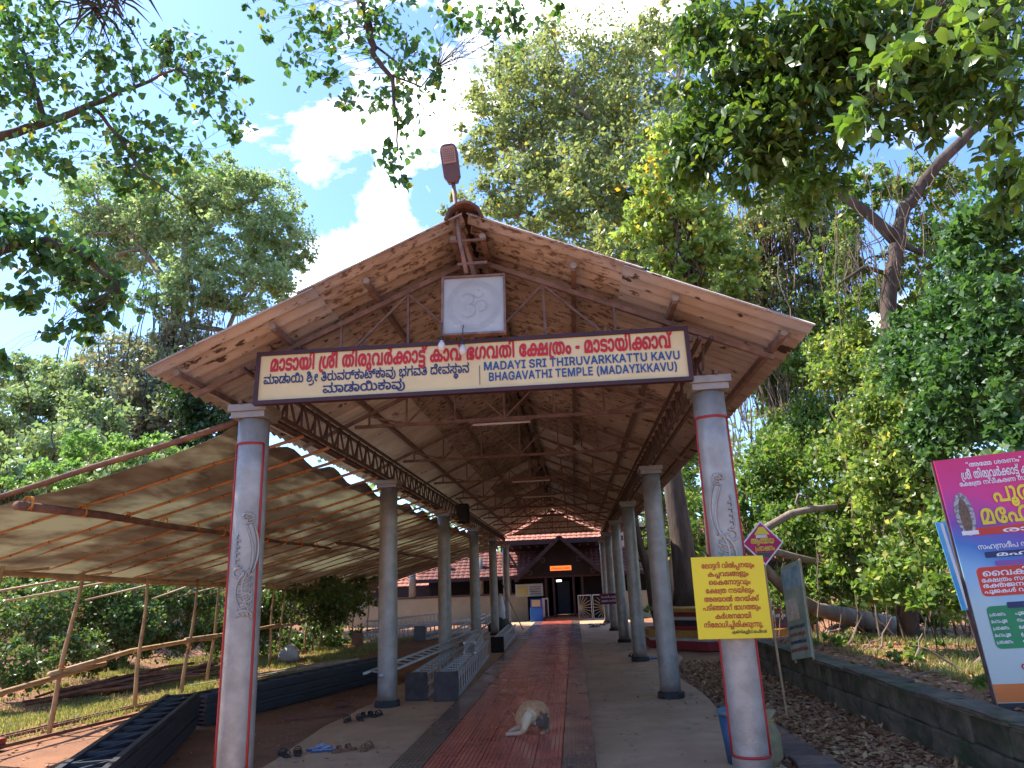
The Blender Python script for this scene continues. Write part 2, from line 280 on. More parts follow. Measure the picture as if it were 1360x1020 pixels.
[224,[63,-7,9,-1,15,1,9,3,9,6,12,12,10,22,1,12,0,38,4,15,6,11,13,7,13,-2,12,-9,7,-11,5,-17,0,-18,-4,-13,-10,-18,-16,-14,0,-8,15,-15,5,-1,26,27,8,13,6,20,0,37,-4,17,-8,16,-11,11,-18,10,-17,3,-10,0,-21,-5,-12,-6,-7,-7,-9,-16,-5,-17,0,-37,-3,-23,-3,-7,-6,-6,-8,-2,-13,0,-12,5,-10,15,-4,15,0,16,5,20,7,16,17,15,0,6,-15,17,-5,1,-27,-28,-8,-17,-7,-24,2,-30,5,-18,5,-10,11,-14,18,-10,9,-3]],
[149,[75,-7,18,-1,15,1,12,4,11,6,11,17,2,10,-2,14,-7,12,-5,5,-19,8,-17,0,-15,-5,-10,-11,-4,-8,-2,-19,-2,-1,-10,7,-11,19,-3,15,3,23,7,13,7,8,10,5,1,-16,7,-15,7,-7,6,-4,12,-2,11,-1,9,1,12,5,11,11,3,9,2,15,-5,15,-10,11,-18,8,-13,2,-30,-2,-27,-9,-11,-8,-13,-13,-7,-10,-3,-10,-4,-23,0,-15,7,-21,5,-10,13,-15,10,-7,24,-9],[96,18,-5,8,1,10,4,4,6,2,6,-1,4,-3,2,-5,-3,-9,-3,-3],[105,96,-8,2,-5,9,4,13,6,0,7,-3,5,-6,-2,-11]],
[424,[48,-7,17,-1,29,10,21,-9,13,-1,17,1,19,7,17,17,10,22,1,17,2,3,11,-1,13,-6,5,-8,0,-9,-4,-8,-16,-5,-2,-4,3,-16,5,-7,200,0,3,5,-1,140,-5,2,-24,0,-19,-31,-18,-18,-17,-8,-1,26,-6,20,-8,8,-12,6,-21,2,-18,-5,-14,-13,-7,-13,-1,-11,1,-15,5,-12,12,-13,10,-5,15,-5,13,-1,0,-32,-43,0,3,13,-1,9,-3,13,-7,11,-9,8,-22,9,-21,2,-4,18,-6,15,-17,17,-15,7,-17,3,-22,-3,-15,-7,-15,-15,-7,-9,-7,-26,-21,-2,-22,-8,-12,-10,-9,-16,-2,-15,2,-13,4,-10,17,-15,12,-5],[50,20,-11,4,-4,9,0,9,2,6,5,5,7,3,12,2,6,1,3,-21,5,-12,-14,-6],[127,20,-17,6,-6,11,-4,14,0,8,34,0,27,0,1,-9,-8,-19,-6,-6,-8,-4],[328,22,0,33,27,11,9,6,16,17,0,-66],[296,81,-12,3,-7,5,-3,5,-2,14,4,8,5,3,5,0,6,-4,4,-16],[101,87,3,12,5,10,5,5,8,4,14,1,16,-8,9,-24]],
[113,[51,-7,7,-1,12,1,13,5,9,5,11,12,7,18,0,23,-7,16,-5,7,-12,10,-24,7,-21,-2,-18,-8,-10,-10,-5,-8,-6,-23,4,-19,7,-14,15,-14,15,-5],[53,20,-13,6,-5,10,0,15,3,9,8,6,4,2,11,0,5,-2,10,-8,3,-17,-2,-8,-4,-8,-8,-4]],
[80,[7,53,3,-1,60,0,3,2,1,3,0,20,-2,4,-3,1,-60,0,-3,-2,-2,-3,0,-20]],
[215,[13,-4,3,-2,180,0,4,2,2,4,0,138,-4,4,-23,0,-3,-2,-1,-3,0,-114,-74,-1,-55,0,0,29,96,1,2,5,0,38,-4,18,-5,10,-8,9,-6,5,-15,7,-17,3,-18,0,-16,-3,-17,-8,-9,-9,-5,-7,-6,-15,-4,-15,0,-90],[42,78,3,22,4,9,7,5,14,5,11,0,12,-3,7,-5,6,-12,3,-21]],
[168,[115,-6,5,-1,11,7,17,17,7,10,5,13,4,29,-1,18,-8,24,-7,9,-11,12,-19,10,-21,4,-24,0,-9,-1,-25,-10,-17,-13,-10,-16,-8,-27,0,-22,2,-9,3,-11,7,-12,8,-12,18,-17,9,-2,6,4,9,12,1,5,-21,20,-6,14,-3,14,3,24,6,13,11,11,19,7,17,0,12,-4,13,-8,5,-7,7,-18,0,-23,-4,-15,-7,-12,-17,-15,1,-7]],
[300,[120,-7,9,-1,12,1,18,7,7,6,8,11,7,16,1,9,0,21,-3,18,-8,18,-13,17,4,2,25,1,22,-3,-10,-14,-9,-18,-6,-19,0,-23,4,-13,6,-15,14,-14,17,-7,12,-1,16,1,20,8,11,11,5,9,4,15,2,14,-2,25,-3,12,-14,24,-18,15,14,17,3,9,2,7,-2,20,-7,12,-15,10,-6,1,-31,0,-11,-3,-2,-4,3,-16,2,-5,5,-2,10,2,14,0,3,-2,4,-7,0,-7,-4,-10,-8,-8,-27,6,-30,1,-18,-2,-28,-7,-23,7,-27,2,-24,-5,-15,-6,-15,-12,-9,-13,-7,-13,-5,-18,0,-23,4,-15,13,-26,17,-17,11,-6,9,7,9,14,-5,7,-13,10,-7,14,-5,18,0,9,3,14,8,16,11,9,16,7,23,1,-13,-15,-10,-20,-5,-18,1,-25,3,-12,8,-17,9,-9,15,-8],[123,20,-12,6,-4,6,-4,16,0,14,3,15,5,10,8,11,11,7,12,-17,6,-16,3,-18,-1,-12,-5,-13,-6,-6,-9,-3],[235,20,-7,3,-7,9,-4,15,0,12,5,19,7,16,8,10,4,-2,11,-11,6,-13,4,-19,0,-14,-4,-13,-5,-7,-12,-5]],
[224,[99,-84,4,-2,102,0,5,3,0,221,-1,3,-4,3,-20,0,-3,-2,-2,-3,-1,-115,-70,0,3,10,0,15,-8,20,-13,13,-12,7,-8,2,-27,0,-16,-5,-10,-8,-9,-11,-5,-13,-2,-14,4,-18,8,-14,8,-7,6,-6,6,-1,7,7,7,9,0,6,-10,10,-3,8,0,12,4,11,11,6,15,0,10,-6,5,-14,-1,-15,-9,-15,1,-4,8,-13,101,-1,-1,-53,-52,0,-1,22,-2,6,-12,13,-15,7,-26,0,-17,-8,-9,-9,-5,-14,0,-15,5,-13,11,-13,6,-2,5,1,10,10,1,4,0,4,-7,8,-2,7,1,7,10,7,6,0,9,-3,3,-6,0,-9,-5,-9,-1,-6]],
[228,[43,-5,3,-1,5,1,15,15,1,3,-1,4,-18,18,-6,12,-5,17,0,18,5,14,6,12,5,4,14,6,9,0,9,-3,8,-8,3,-8,2,-6,0,-92,2,-4,23,-1,3,1,2,3,0,73,4,27,6,12,9,5,13,1,13,-4,10,-10,6,-14,1,-9,-1,-26,-8,-19,-10,-12,-9,-7,-1,-5,14,-17,6,-1,7,4,19,21,13,24,3,17,-2,33,-5,16,-11,17,-12,11,-10,5,-17,4,-19,0,-9,-1,-14,-7,-10,-10,-9,8,-12,7,-11,3,-24,0,-21,-8,-19,-18,-10,-21,-4,-23,1,-18,8,-28,14,-20]],
[233,[85,-72,3,-2,128,0,3,2,3,4,0,206,-2,3,-4,3,-21,0,-4,-2,-2,-3,0,-115,-53,0,4,24,-3,16,-3,9,-14,15,-9,5,-11,3,-12,0,-13,0,-11,-4,-11,-5,-10,-10,-7,-17,-1,-18,2,-9,3,-4,20,1,7,6,0,15,5,11,9,6,7,1,8,-1,7,-6,5,-11,0,-12,-6,-15,-98,0,-3,-2,-3,-4,1,-18,4,-4,131,-1,-58,-42,-1,-7],[126,-46,51,38,6,4,6,0,0,-42]],
[390,[54,-7,7,-1,12,1,14,5,12,13,7,15,2,13,-2,17,-7,13,-10,11,-20,7,-15,0,-12,-3,3,6,12,12,14,8,19,6,19,3,28,0,-12,-14,-9,-24,-4,-21,4,-24,8,-18,13,-15,17,-8,18,-3,21,1,14,5,10,9,9,16,2,10,-2,14,-6,9,-8,7,7,9,5,14,0,15,-9,18,10,-1,13,-8,10,-18,1,-8,0,-84,1,-3,5,-3,22,1,4,4,1,78,4,18,8,13,14,8,13,3,13,-1,11,-5,4,-3,2,-12,-5,-9,-10,-5,-21,-2,-4,-4,-1,-18,3,-4,21,-2,10,-3,7,-6,3,-9,-2,-9,-10,-6,-11,-1,-15,2,-5,-2,-5,-17,1,-6,3,-2,17,-3,25,1,9,4,9,4,6,6,7,13,2,7,0,17,-2,6,-5,9,-12,10,10,10,4,7,3,19,-6,20,-13,12,-16,7,-14,3,-28,-2,-18,-6,-13,-8,-8,-9,-12,12,-8,5,-16,6,-15,2,-18,0,-27,-6,-27,5,-35,1,-34,-5,-14,-4,-22,-11,-20,-18,-11,-23,-4,-24,4,-29,8,-18,6,-8,9,-7,11,-5],[58,20,-10,4,-4,3,-8,20,2,6,16,6,7,0,10,-5,4,-7,1,-9,-1,-6,-5,-9,-7,-3],[168,20,-11,5,-9,14,-3,14,1,21,7,17,6,10,8,7,7,4,6,-2,4,-2,6,-8,2,-4,0,-9,-3,-5,-8,-4,-9,0,-9,-4,-1,-20,1,-3,3,-2,15,-1,9,-3,5,-7,0,-9,-4,-6,-7,-3]],
[181,[47,-54,4,-2,115,0,5,3,1,20,-1,3,-3,2,-111,0,-14,4,-5,9,4,6,16,5,80,0,21,7,11,10,6,17,-3,25,-14,14,11,13,2,6,2,11,-2,13,-6,13,-10,10,-11,5,-30,6,-30,0,-25,-4,-21,-8,-8,-5,-16,-16,-3,-5,-6,-17,-2,-12,2,-19,3,-9,6,-10,11,-11,19,-6,18,0,16,5,16,17,3,12,0,23,-5,12,-7,7,-11,7,-19,2,20,8,41,1,18,-6,6,-12,0,-6,-8,-8,-6,-2,-16,-1,-3,-2,-2,-3,0,-17,3,-4,14,-1,10,-4,10,-7,1,-11,-4,-7,-10,-3,-72,0,-19,-2,-15,-7,-11,-11,-5,-13,0,-17,3,-9,5,-6,8,-6,12,-5],[46,52,-6,5,-4,10,-1,6,4,5,7,3,11,1,6,-2,5,-5,0,-8,-2,-9,-6,-6]],
[358,[54,-7,7,-1,12,1,14,5,12,13,7,15,2,13,-2,17,-7,13,-10,11,-20,7,-17,0,-11,-3,7,13,14,13,13,6,12,3,10,0,24,-8,10,-9,6,-10,4,-14,0,-22,-9,-22,-11,-11,-6,-3,-4,-6,6,-10,10,-11,8,2,7,6,17,17,13,27,2,36,-7,24,-11,19,-15,12,-15,6,-12,3,-29,2,-24,-5,-27,-16,-12,-11,-6,-10,-5,-10,-6,-23,-1,-16,4,-23,9,-21,14,-12,11,-5],[233,-7,7,-1,13,1,12,5,11,10,8,18,2,10,-2,18,-3,12,-8,9,-12,8,-12,4,-17,0,-12,-3,8,15,12,11,13,6,14,3,9,0,21,-6,13,-11,5,-8,6,-22,-5,-25,-5,-12,-11,-12,-8,-5,-2,-4,8,-13,9,-8,5,1,9,7,21,23,8,23,4,25,-2,15,-6,20,-10,15,-9,9,-17,9,-18,5,-28,2,-27,-6,-18,-10,-10,-8,-13,-16,-7,-14,-4,-15,-2,-10,0,-21,6,-23,5,-10,9,-9,10,-7,7,-3],[58,20,-14,6,-8,21,2,6,16,6,7,0,10,-5,5,-15,0,-5,-6,-11,-7,-3],[237,20,-10,3,-7,6,-4,12,-1,9,6,6,13,3,6,0,9,-4,4,-8,2,-8,-5,-15,-4,-3]],
[374,[126,-7,9,-1,16,1,14,5,10,9,9,16,2,10,-2,14,-6,9,-8,7,7,9,5,14,0,15,-8,18,9,-1,13,-8,10,-18,1,-8,0,-84,3,-5,24,-1,5,3,1,87,1,6,4,12,6,8,13,6,15,3,24,-3,8,-3,10,-8,-12,1,-12,-1,-15,-5,-13,-11,-9,-20,-4,-19,2,-14,5,-16,5,-8,12,-12,11,-5,22,-3,18,3,11,5,15,13,3,5,7,17,1,12,0,27,-1,12,-5,15,-11,16,-12,12,-17,11,-31,7,-30,-2,-15,-4,-14,-9,-9,-8,-10,10,-14,8,-10,3,-15,2,-18,0,-26,-6,-15,5,-33,1,-19,-3,-27,-11,-12,-11,-8,-11,-7,-13,-5,-18,0,-23,4,-15,12,-25,18,-18,10,-6,5,1,10,12,4,6,-1,5,-17,14,-4,6,-5,13,-3,13,1,18,10,21,13,10,15,6,18,1,-11,-14,-5,-10,-6,-20,-2,-18,4,-21,8,-18,13,-15,17,-8],[126,20,-11,5,-9,14,-3,14,1,21,7,17,6,10,8,7,8,5,10,-5,5,-6,3,-10,-4,-9,-8,-5,-9,0,-9,-4,-1,-20,1,-3,3,-2,15,-1,9,-3,5,-7,0,-9,-4,-6,-7,-3],[309,20,-10,3,-6,6,-4,12,0,16,5,12,5,5,7,3,11,1,11,-4,9,-6,1,-23,-6,-15,-5,-5,-14,-5]],
[224,[27,-5,8,0,13,15,0,6,-10,10,-3,8,2,19,7,7,6,3,6,0,9,0,4,-2,6,-4,4,-8,1,-15,-2,-9,-8,-12,1,-4,8,-13,126,0,3,1,2,4,0,137,-2,5,-23,1,-3,-2,-2,-3,-1,-115,-70,0,3,10,0,15,-8,20,-13,13,-12,7,-8,2,-27,0,-16,-5,-10,-8,-9,-11,-5,-13,-2,-14,4,-18,8,-14]],
[548,[54,-7,9,-1,12,1,12,5,12,13,7,15,2,13,-2,17,-7,13,-10,11,-20,7,-17,0,-12,-4,8,16,9,9,14,8,13,3,18,-1,8,-4,8,-6,5,-10,1,-6,0,-92,2,-3,3,-2,22,-1,5,3,1,81,1,11,6,15,14,11,8,3,21,1,-12,-13,-7,-10,-8,-21,-2,-9,0,-24,2,-9,10,-21,9,-9,14,-8,24,-3,22,4,15,10,12,18,4,18,0,30,-9,27,-16,20,15,0,11,-3,14,-12,4,-7,3,-13,0,-84,1,-3,5,-3,21,1,4,4,0,79,1,9,7,16,4,6,11,7,15,3,12,0,-16,-20,-11,-25,-2,-21,3,-18,4,-12,5,-11,9,-9,15,-8,23,-3,19,3,11,5,10,9,9,15,4,18,0,29,-9,28,-16,20,15,0,15,-3,14,-8,10,-14,5,-16,1,-10,-1,-12,-8,-19,-12,-14,-9,-6,-1,-5,15,-18,4,-1,10,6,19,19,10,18,4,21,0,24,-6,24,-11,19,-15,12,-15,6,-23,5,-18,0,-19,-3,-12,-4,-12,4,-17,3,-19,0,-17,-3,-13,-5,-18,-14,-17,14,-12,5,-13,3,-30,-2,-18,-5,-12,4,-17,3,-19,0,-23,-6,-24,-14,-19,14,-23,6,-16,0,-27,-6,-22,-12,-13,-13,-6,-9,-8,-23,-4,-22,2,-18,5,-18,5,-11,12,-12,9,-6],[58,20,-10,4,-4,3,-7,17,0,8,7,4,11,3,6,0,9,-3,6,-14,0,-7,-3,-9,-5,-5],[231,20,-12,6,-5,8,-3,14,0,17,3,14,9,17,10,9,5,0,8,-8,10,-22,3,-21,-1,-12,-5,-13,-6,-6,-9,-3],[417,20,-12,6,-4,6,-4,16,0,11,1,12,7,17,13,17,5,3,1,-2,11,-12,3,-6,4,-13,4,-19,-2,-14,-5,-13,-10,-8]],
[440,[122,-7,7,-1,13,1,17,7,7,6,8,11,7,16,1,9,0,21,-3,18,-8,18,-15,20,16,0,14,-4,11,-11,4,-7,3,-13,0,-84,1,-3,3,-2,21,-1,5,3,1,81,1,9,5,12,6,10,11,7,15,3,12,0,-10,-11,-13,-24,-4,-10,-2,-21,2,-15,5,-15,5,-11,9,-9,15,-8,23,-3,19,3,11,5,10,9,4,5,5,10,4,17,0,31,-9,27,-16,20,24,-1,13,-5,11,-10,6,-9,3,-10,3,-16,-1,-12,-3,-9,-10,-17,-16,-13,0,-6,11,-14,6,-4,11,6,14,14,8,10,10,22,1,12,0,24,-1,11,-7,18,-9,14,-15,12,-15,6,-23,5,-18,0,-19,-3,-12,-4,-12,4,-17,3,-19,0,-17,-3,-13,-5,-18,-14,-17,14,-12,5,-13,3,-30,-2,-21,-6,-20,6,-27,2,-24,-5,-15,-6,-11,-8,-10,-12,-10,-18,-4,-17,-1,-24,4,-15,13,-26,18,-18,9,-5,5,1,10,12,4,8,-5,7,-13,10,-4,6,-5,13,-3,13,0,9,5,20,10,14,14,9,19,4,14,0,-12,-13,-10,-17,-7,-23,1,-25,3,-12,8,-17,9,-9,15,-8],[123,20,-12,6,-5,8,-3,14,0,17,3,14,9,17,10,9,5,0,12,-17,6,-16,3,-18,-1,-12,-5,-13,-6,-6,-9,-3],[309,20,-12,6,-4,6,-4,16,0,11,1,12,7,17,13,17,5,3,1,-2,11,-12,3,-6,4,-13,4,-19,-2,-14,-5,-13,-10,-8]],
[228,[63,-7,10,-1,26,6,15,12,10,-10,11,-5,19,-3,17,1,21,8,18,17,8,17,3,10,2,12,-2,32,-12,30,-21,22,-5,3,-6,-1,-14,-13,-1,-4,1,-5,9,-7,12,-17,6,-20,-1,-27,-5,-12,-6,-8,-15,-9,-13,0,-12,7,-4,5,-4,17,0,42,-1,48,-5,2,-21,0,-4,-2,-1,-3,0,-92,-2,-7,-5,-9,-4,-4,-9,-4,-14,0,-13,6,-7,9,-7,21,0,15,3,14,8,19,9,10,9,6,1,5,-9,11,-7,7,-3,2,-4,-2,-22,-22,-13,-24,-4,-20,-1,-15,4,-22,9,-23,15,-15,13,-7,9,-3]],
[314,[43,-5,8,0,16,17,-1,5,-18,18,-6,13,-5,16,0,18,5,14,6,12,12,8,7,2,14,-1,4,-2,9,-12,4,-10,0,-92,1,-3,4,-2,21,0,4,4,0,76,2,14,5,15,6,9,12,4,9,0,16,-7,3,-7,3,-14,0,-89,2,-3,4,-2,21,0,4,4,1,85,2,15,5,10,14,8,10,0,15,-6,7,-9,4,-6,5,-18,0,-18,-7,-19,-6,-9,-16,-16,-1,-4,1,-5,15,-14,4,0,6,4,14,13,12,19,8,22,0,38,-3,12,-9,19,-5,7,-11,9,-21,8,-25,1,-18,-5,-17,-12,-7,8,-15,8,-9,1,-20,0,-21,-6,-13,-12,-14,12,-16,6,-24,0,-14,-3,-14,-8,-18,-20,-6,-16,-4,-23,1,-18,8,-28,14,-20]],
[67,[29,-7,6,-1,9,2,8,8,2,6,0,12,-2,6,-8,7,-6,3,-9,0,-10,-4,-5,-8,-1,-7,2,-15,6,-7]],
[318,[193,-61,7,-1,11,1,12,5,9,10,5,10,2,15,0,122,-1,3,-5,2,-22,0,-4,-4,-1,-80,-36,1,0,28,4,23,9,21,4,6,14,12,23,6,14,-1,12,-5,6,-4,12,-13,8,-16,2,-14,2,-37,-9,-37,-9,-18,-11,-14,-1,-5,1,-3,13,-12,7,-1,12,11,14,23,9,26,6,31,0,30,-3,20,-6,21,-13,18,-16,15,-12,6,-9,4,-18,3,-27,-2,-20,-6,-9,-5,-19,-18,-13,-23,-6,-21,-3,-19,1,-31,-31,1,4,10,0,17,-6,16,-13,15,-16,9,-9,2,-21,0,-7,-2,-15,-7,-16,-15,-3,-9,-4,-17,4,-19,5,-11,18,-18,7,0,12,17,0,6,-8,6,-5,10,0,14,3,8,4,4,10,5,15,-2,9,-7,4,-11,-1,-15,-9,-15,5,-14,5,-4,3,-2,59,0,3,-13,10,-20,14,-14,13,-6],[194,-34,-11,7,-7,12,-2,9,13,0,19,0,0,-19,-1,-5,-6,-4]],
[306,[230,-7,8,-1,14,1,13,5,9,5,14,14,7,12,4,15,2,36,-3,16,-13,26,-24,24,-7,0,-14,-16,-2,-4,2,-3,18,-17,4,-9,6,-20,0,-21,-2,-14,-7,-11,-5,-5,-11,-5,-14,0,-6,2,-6,6,-5,9,-2,16,0,39,-4,20,-8,15,-9,9,-12,7,-14,3,-22,-2,-14,-5,-13,-12,-14,12,-12,5,-9,2,-22,-2,-22,-8,-17,-18,-8,-14,-4,-15,-2,-15,1,-16,4,-18,5,-14,9,-13,20,-20,7,0,16,16,1,4,-1,3,-18,18,-8,16,-3,12,1,24,4,10,7,12,13,8,11,2,13,-5,6,-6,6,-16,0,-93,4,-4,21,-1,4,3,1,3,0,77,4,24,6,12,6,3,12,3,13,-5,7,-12,2,-15,0,-48,6,-18,6,-9,12,-12,17,-7]],
[61,[5,-72,7,-2,23,5,12,7,11,11,3,9,3,18,-1,15,-5,16,-14,38,-5,18,-1,12,1,15,3,12,15,37,-2,3,-4,2,-24,-1,-11,-19,-5,-16,-5,-21,1,-26,3,-16,20,-56,2,-13,-2,-8,-3,-7,-6,-4,-10,-2,-6,1,-11,7,-3,8,0,12,-4,5,-23,2,-4,-3,-2,-4,2,-21,12,-21,16,-10,9,-3]],
[83,[34,-61,5,-1,17,3,9,3,13,11,9,17,1,22,-4,17,-4,6,-7,7,-15,9,6,20,6,34,0,24,-3,12,-11,14,-9,6,-17,4,-13,-1,-11,-1,-6,-4,-1,-4,3,-15,2,-3,4,-1,16,1,6,-2,5,-5,3,-13,-2,-27,-8,-37,-17,-7,-14,-12,-7,-14,-2,-17,2,-13,5,-12,5,-7,14,-9],[38,-36,-15,5,-6,7,19,-5,15,1,7,3,-4,-5],[33,-2,-5,4,1,5,9,2,6,-1,4,-2,0,-3,-3,-4,-6,-1]],
[315,[54,-7,7,-1,12,1,14,6,12,11,5,10,2,6,2,18,-2,12,-4,9,-14,15,-19,7,-14,0,-12,-3,0,2,9,13,12,8,24,9,18,3,12,0,20,-4,8,-7,4,-10,-2,-6,-9,-7,-10,-2,-12,-1,-4,-4,1,-21,3,-2,16,-1,10,-3,7,-6,3,-9,-2,-9,-10,-6,-11,-1,-15,2,-5,-2,-5,-17,1,-6,3,-2,14,-2,15,-1,13,1,18,8,10,11,5,12,1,9,-1,14,-7,12,-12,10,10,10,4,7,3,18,-6,19,-7,8,-6,5,-10,5,-17,4,-34,2,-36,-6,-23,-11,-21,-20,-9,-14,-5,-13,-4,-29,4,-22,6,-15,7,-8,10,-9,11,-5],[240,-7,7,-1,14,1,15,5,6,4,15,15,8,19,3,15,0,38,-4,19,-10,19,-18,15,-20,5,-10,0,-18,-3,-14,-7,-13,-13,-7,-10,-5,-13,0,-5,3,-3,16,-5,6,0,7,4,10,21,13,6,11,-1,7,-4,8,-8,4,-11,4,-17,-2,-28,-8,-19,-9,-8,-9,-3,-6,0,-14,6,-11,22,-3,3,-23,-3,-4,-4,0,-9,2,-6,5,-9,10,-14,16,-10,9,-3],[58,20,-14,6,-8,21,0,4,12,7,6,1,7,0,10,-5,4,-7,1,-9,-1,-6,-5,-9,-7,-3]],
[282,[27,-5,8,0,13,15,0,6,-12,12,-1,14,2,11,7,7,6,3,6,0,9,0,4,-2,6,-4,4,-8,1,-15,-2,-9,-7,-9,-1,-4,7,-14,3,-2,188,0,2,5,0,95,-5,18,-13,16,-10,8,-16,7,-11,1,-19,0,-21,-4,-19,-12,-6,-6,-6,-10,-5,-20,-1,-18,-1,-52,-29,0,4,10,-2,23,-6,12,-18,17,-15,5,-25,0,-18,-5,-10,-8,-9,-11,-5,-13,-2,-11,2,-15,5,-13],[170,24,0,61,5,16,4,8,5,4,15,5,18,-1,13,-8,10,-22,0,-63]],
[105,[7,135,28,-1,5,2,6,41,6,21,-2,6,-20,1,-5,-3,-11,-25,-10,-33],[55,135,26,-1,5,2,13,60,0,5,-3,3,-19,1,-5,-4,-11,-26,-9,-28,0,-8]],
[310,[12,-4,3,-2,282,1,3,5,0,75,-2,18,-3,11,-10,17,-10,10,-12,7,-9,4,-27,5,-29,-2,-13,-3,-11,-5,-19,-18,-13,13,-17,10,-27,5,-18,0,-18,-3,-23,-10,-12,-10,-6,-10,-10,-25,-1,-20,0,-69],[83,22,21,25,14,24,5,21,-1,19,7,-6,6,-11,3,-13,0,-58],[212,22,21,25,14,24,5,15,0,25,7,-9,5,-9,4,-12,0,-58],[41,27,1,50,7,24,10,11,7,4,12,3,8,-4,4,-8,0,-15,-5,-17,-13,-19],[171,28,0,49,7,24,7,9,15,8,7,1,9,-5,4,-4,1,-12,-7,-23,-13,-19,-27,-27]],
[342,[54,-7,9,-1,12,1,12,6,12,11,5,10,4,19,-2,17,-4,9,-14,15,-19,7,-17,0,-12,-4,8,16,14,12,10,5,12,3,9,0,15,-4,10,-7,5,-10,3,-17,0,-82,4,-4,21,-1,5,3,1,3,0,83,1,13,4,10,8,8,13,5,10,-1,7,-4,8,-8,4,-13,0,-94,4,-4,22,-1,5,3,1,3,0,90,3,12,3,7,6,6,12,4,12,-1,9,-5,8,-8,5,-9,2,-12,0,-22,-3,-13,-7,-15,-17,-17,-1,-3,1,-5,6,-8,7,-7,4,-1,8,4,14,15,8,11,8,16,5,20,0,22,-6,27,-10,17,-14,12,-10,5,-21,5,-12,0,-17,-5,-19,-14,-6,7,-8,5,-7,4,-15,3,-14,0,-13,-3,-15,-8,-8,-8,-19,13,-24,6,-26,-2,-25,-8,-13,-8,-13,-13,-6,-9,-7,-15,-5,-35,5,-27,7,-15,12,-12,9,-6],[58,20,-10,4,-4,3,-7,17,0,8,7,4,11,3,6,0,9,-3,6,-14,0,-7,-3,-9,-5,-5]],
[105,[6,135,20,-1,5,2,12,30,6,20,2,13,-2,5,-28,1,-5,-3,-10,-54,-2,-7],[54,135,18,-1,7,4,11,27,9,30,0,4,-3,4,-4,2,-23,0,-6,-4,-4,-26,-7,-28,0,-9]],
[298,[245,-6,5,-1,8,5,24,26,9,28,2,24,-2,14,-6,18,-10,15,-15,12,-12,6,-21,5,-25,0,-24,-6,-16,-8,-18,-20,-9,-25,-1,-30,5,-18,8,-15,-38,0,3,10,0,15,-8,20,-13,13,-12,7,-8,2,-25,0,-18,-5,-15,-14,-5,-8,-4,-10,-2,-14,4,-18,5,-9,17,-18,8,0,11,13,1,4,0,4,-10,10,-3,8,2,19,3,4,10,6,15,0,10,-6,5,-14,-1,-15,-9,-15,1,-4,8,-13,103,0,10,13,2,7,-16,16,-10,17,-2,18,2,18,8,16,12,11,18,6,15,0,19,-7,9,-8,8,-16,3,-12,-1,-18,-7,-21,-21,-20,0,-6]],
[412,[122,-7,7,-1,13,1,17,7,7,6,8,11,7,16,1,9,0,21,-3,18,-8,18,-15,20,16,0,14,-4,11,-11,4,-7,3,-13,0,-84,3,-5,22,-1,5,3,1,87,1,14,4,8,6,8,15,5,13,-5,6,-9,4,-13,0,-44,3,-18,5,-12,14,-17,13,-6,26,-3,22,4,16,9,10,10,5,8,6,16,2,9,2,29,-7,25,-11,22,-19,19,-7,4,-4,-1,-3,-3,-12,-17,1,-3,17,-15,9,-21,3,-15,0,-15,-5,-18,-9,-13,-12,-5,-19,1,-7,7,-5,12,-2,9,0,36,-3,25,-10,19,-20,14,-13,3,-14,0,-15,-3,-13,-7,-11,-10,-6,6,-15,9,-21,5,-28,-2,-21,-6,-14,5,-16,3,-27,-2,-14,-3,-15,-6,-15,-12,-9,-13,-7,-13,-5,-18,0,-23,5,-19,12,-22,17,-17,10,-6,5,1,10,12,4,8,-5,7,-13,10,-4,6,-5,13,-3,13,0,9,5,20,10,14,14,9,19,4,14,0,-12,-13,-10,-17,-7,-23,1,-25,3,-12,8,-17,9,-9,15,-8],[123,20,-12,6,-5,8,-3,14,0,17,3,14,9,17,10,9,5,0,12,-17,6,-16,3,-18,-1,-12,-5,-13,-6,-6,-9,-3]],
[143,[9,-4,3,-2,117,0,5,3,1,23,-1,3,-3,2,-79,1,53,53,16,23,5,14,2,7,0,20,-2,9,-9,15,-15,12,-19,7,-29,0,-15,-5,-19,-9,-10,-8,0,-8,12,-13,4,-1,33,14,18,0,5,-1,5,-4,5,-6,3,-10,0,-7,-5,-15,-5,-11,-15,-18,-63,-63,-1,-21]],
[143,[65,-7,9,-1,18,3,12,5,12,10,9,14,7,21,4,41,-3,40,-9,29,-5,8,-15,15,-15,6,-11,2,-15,0,-15,-3,-12,-7,-12,-12,-10,-20,-4,-16,-4,-35,4,-42,9,-28,11,-14,14,-11,12,-5],[68,21,-12,5,-11,16,-5,23,-1,30,3,31,9,22,5,5,7,3,12,0,5,0,8,-4,5,-7,5,-11,4,-15,2,-36,-3,-30,-8,-21,-4,-6,-5,-2,-7,-3]],
[143,[65,-7,9,-1,16,1,21,8,14,13,10,21,0,19,-7,18,-16,17,-9,6,19,17,5,11,3,14,-3,21,-4,6,-15,14,-10,5,-20,3,-19,0,-17,-5,-12,-6,-9,-10,-5,-10,-4,-14,2,-15,5,-12,8,-11,12,-10,-14,-9,-7,-7,-7,-12,-5,-20,4,-19,5,-11,14,-12,18,-8],[60,21,-11,5,-7,7,-3,14,3,10,9,12,14,8,3,1,11,-4,12,-6,8,-8,5,-13,-2,-9,-3,-8,-11,-7,-16,-3],[71,109,-20,12,-5,8,-1,9,3,10,5,5,10,5,9,0,6,0,12,-5,6,-7,2,-9,-2,-8,-5,-9]],
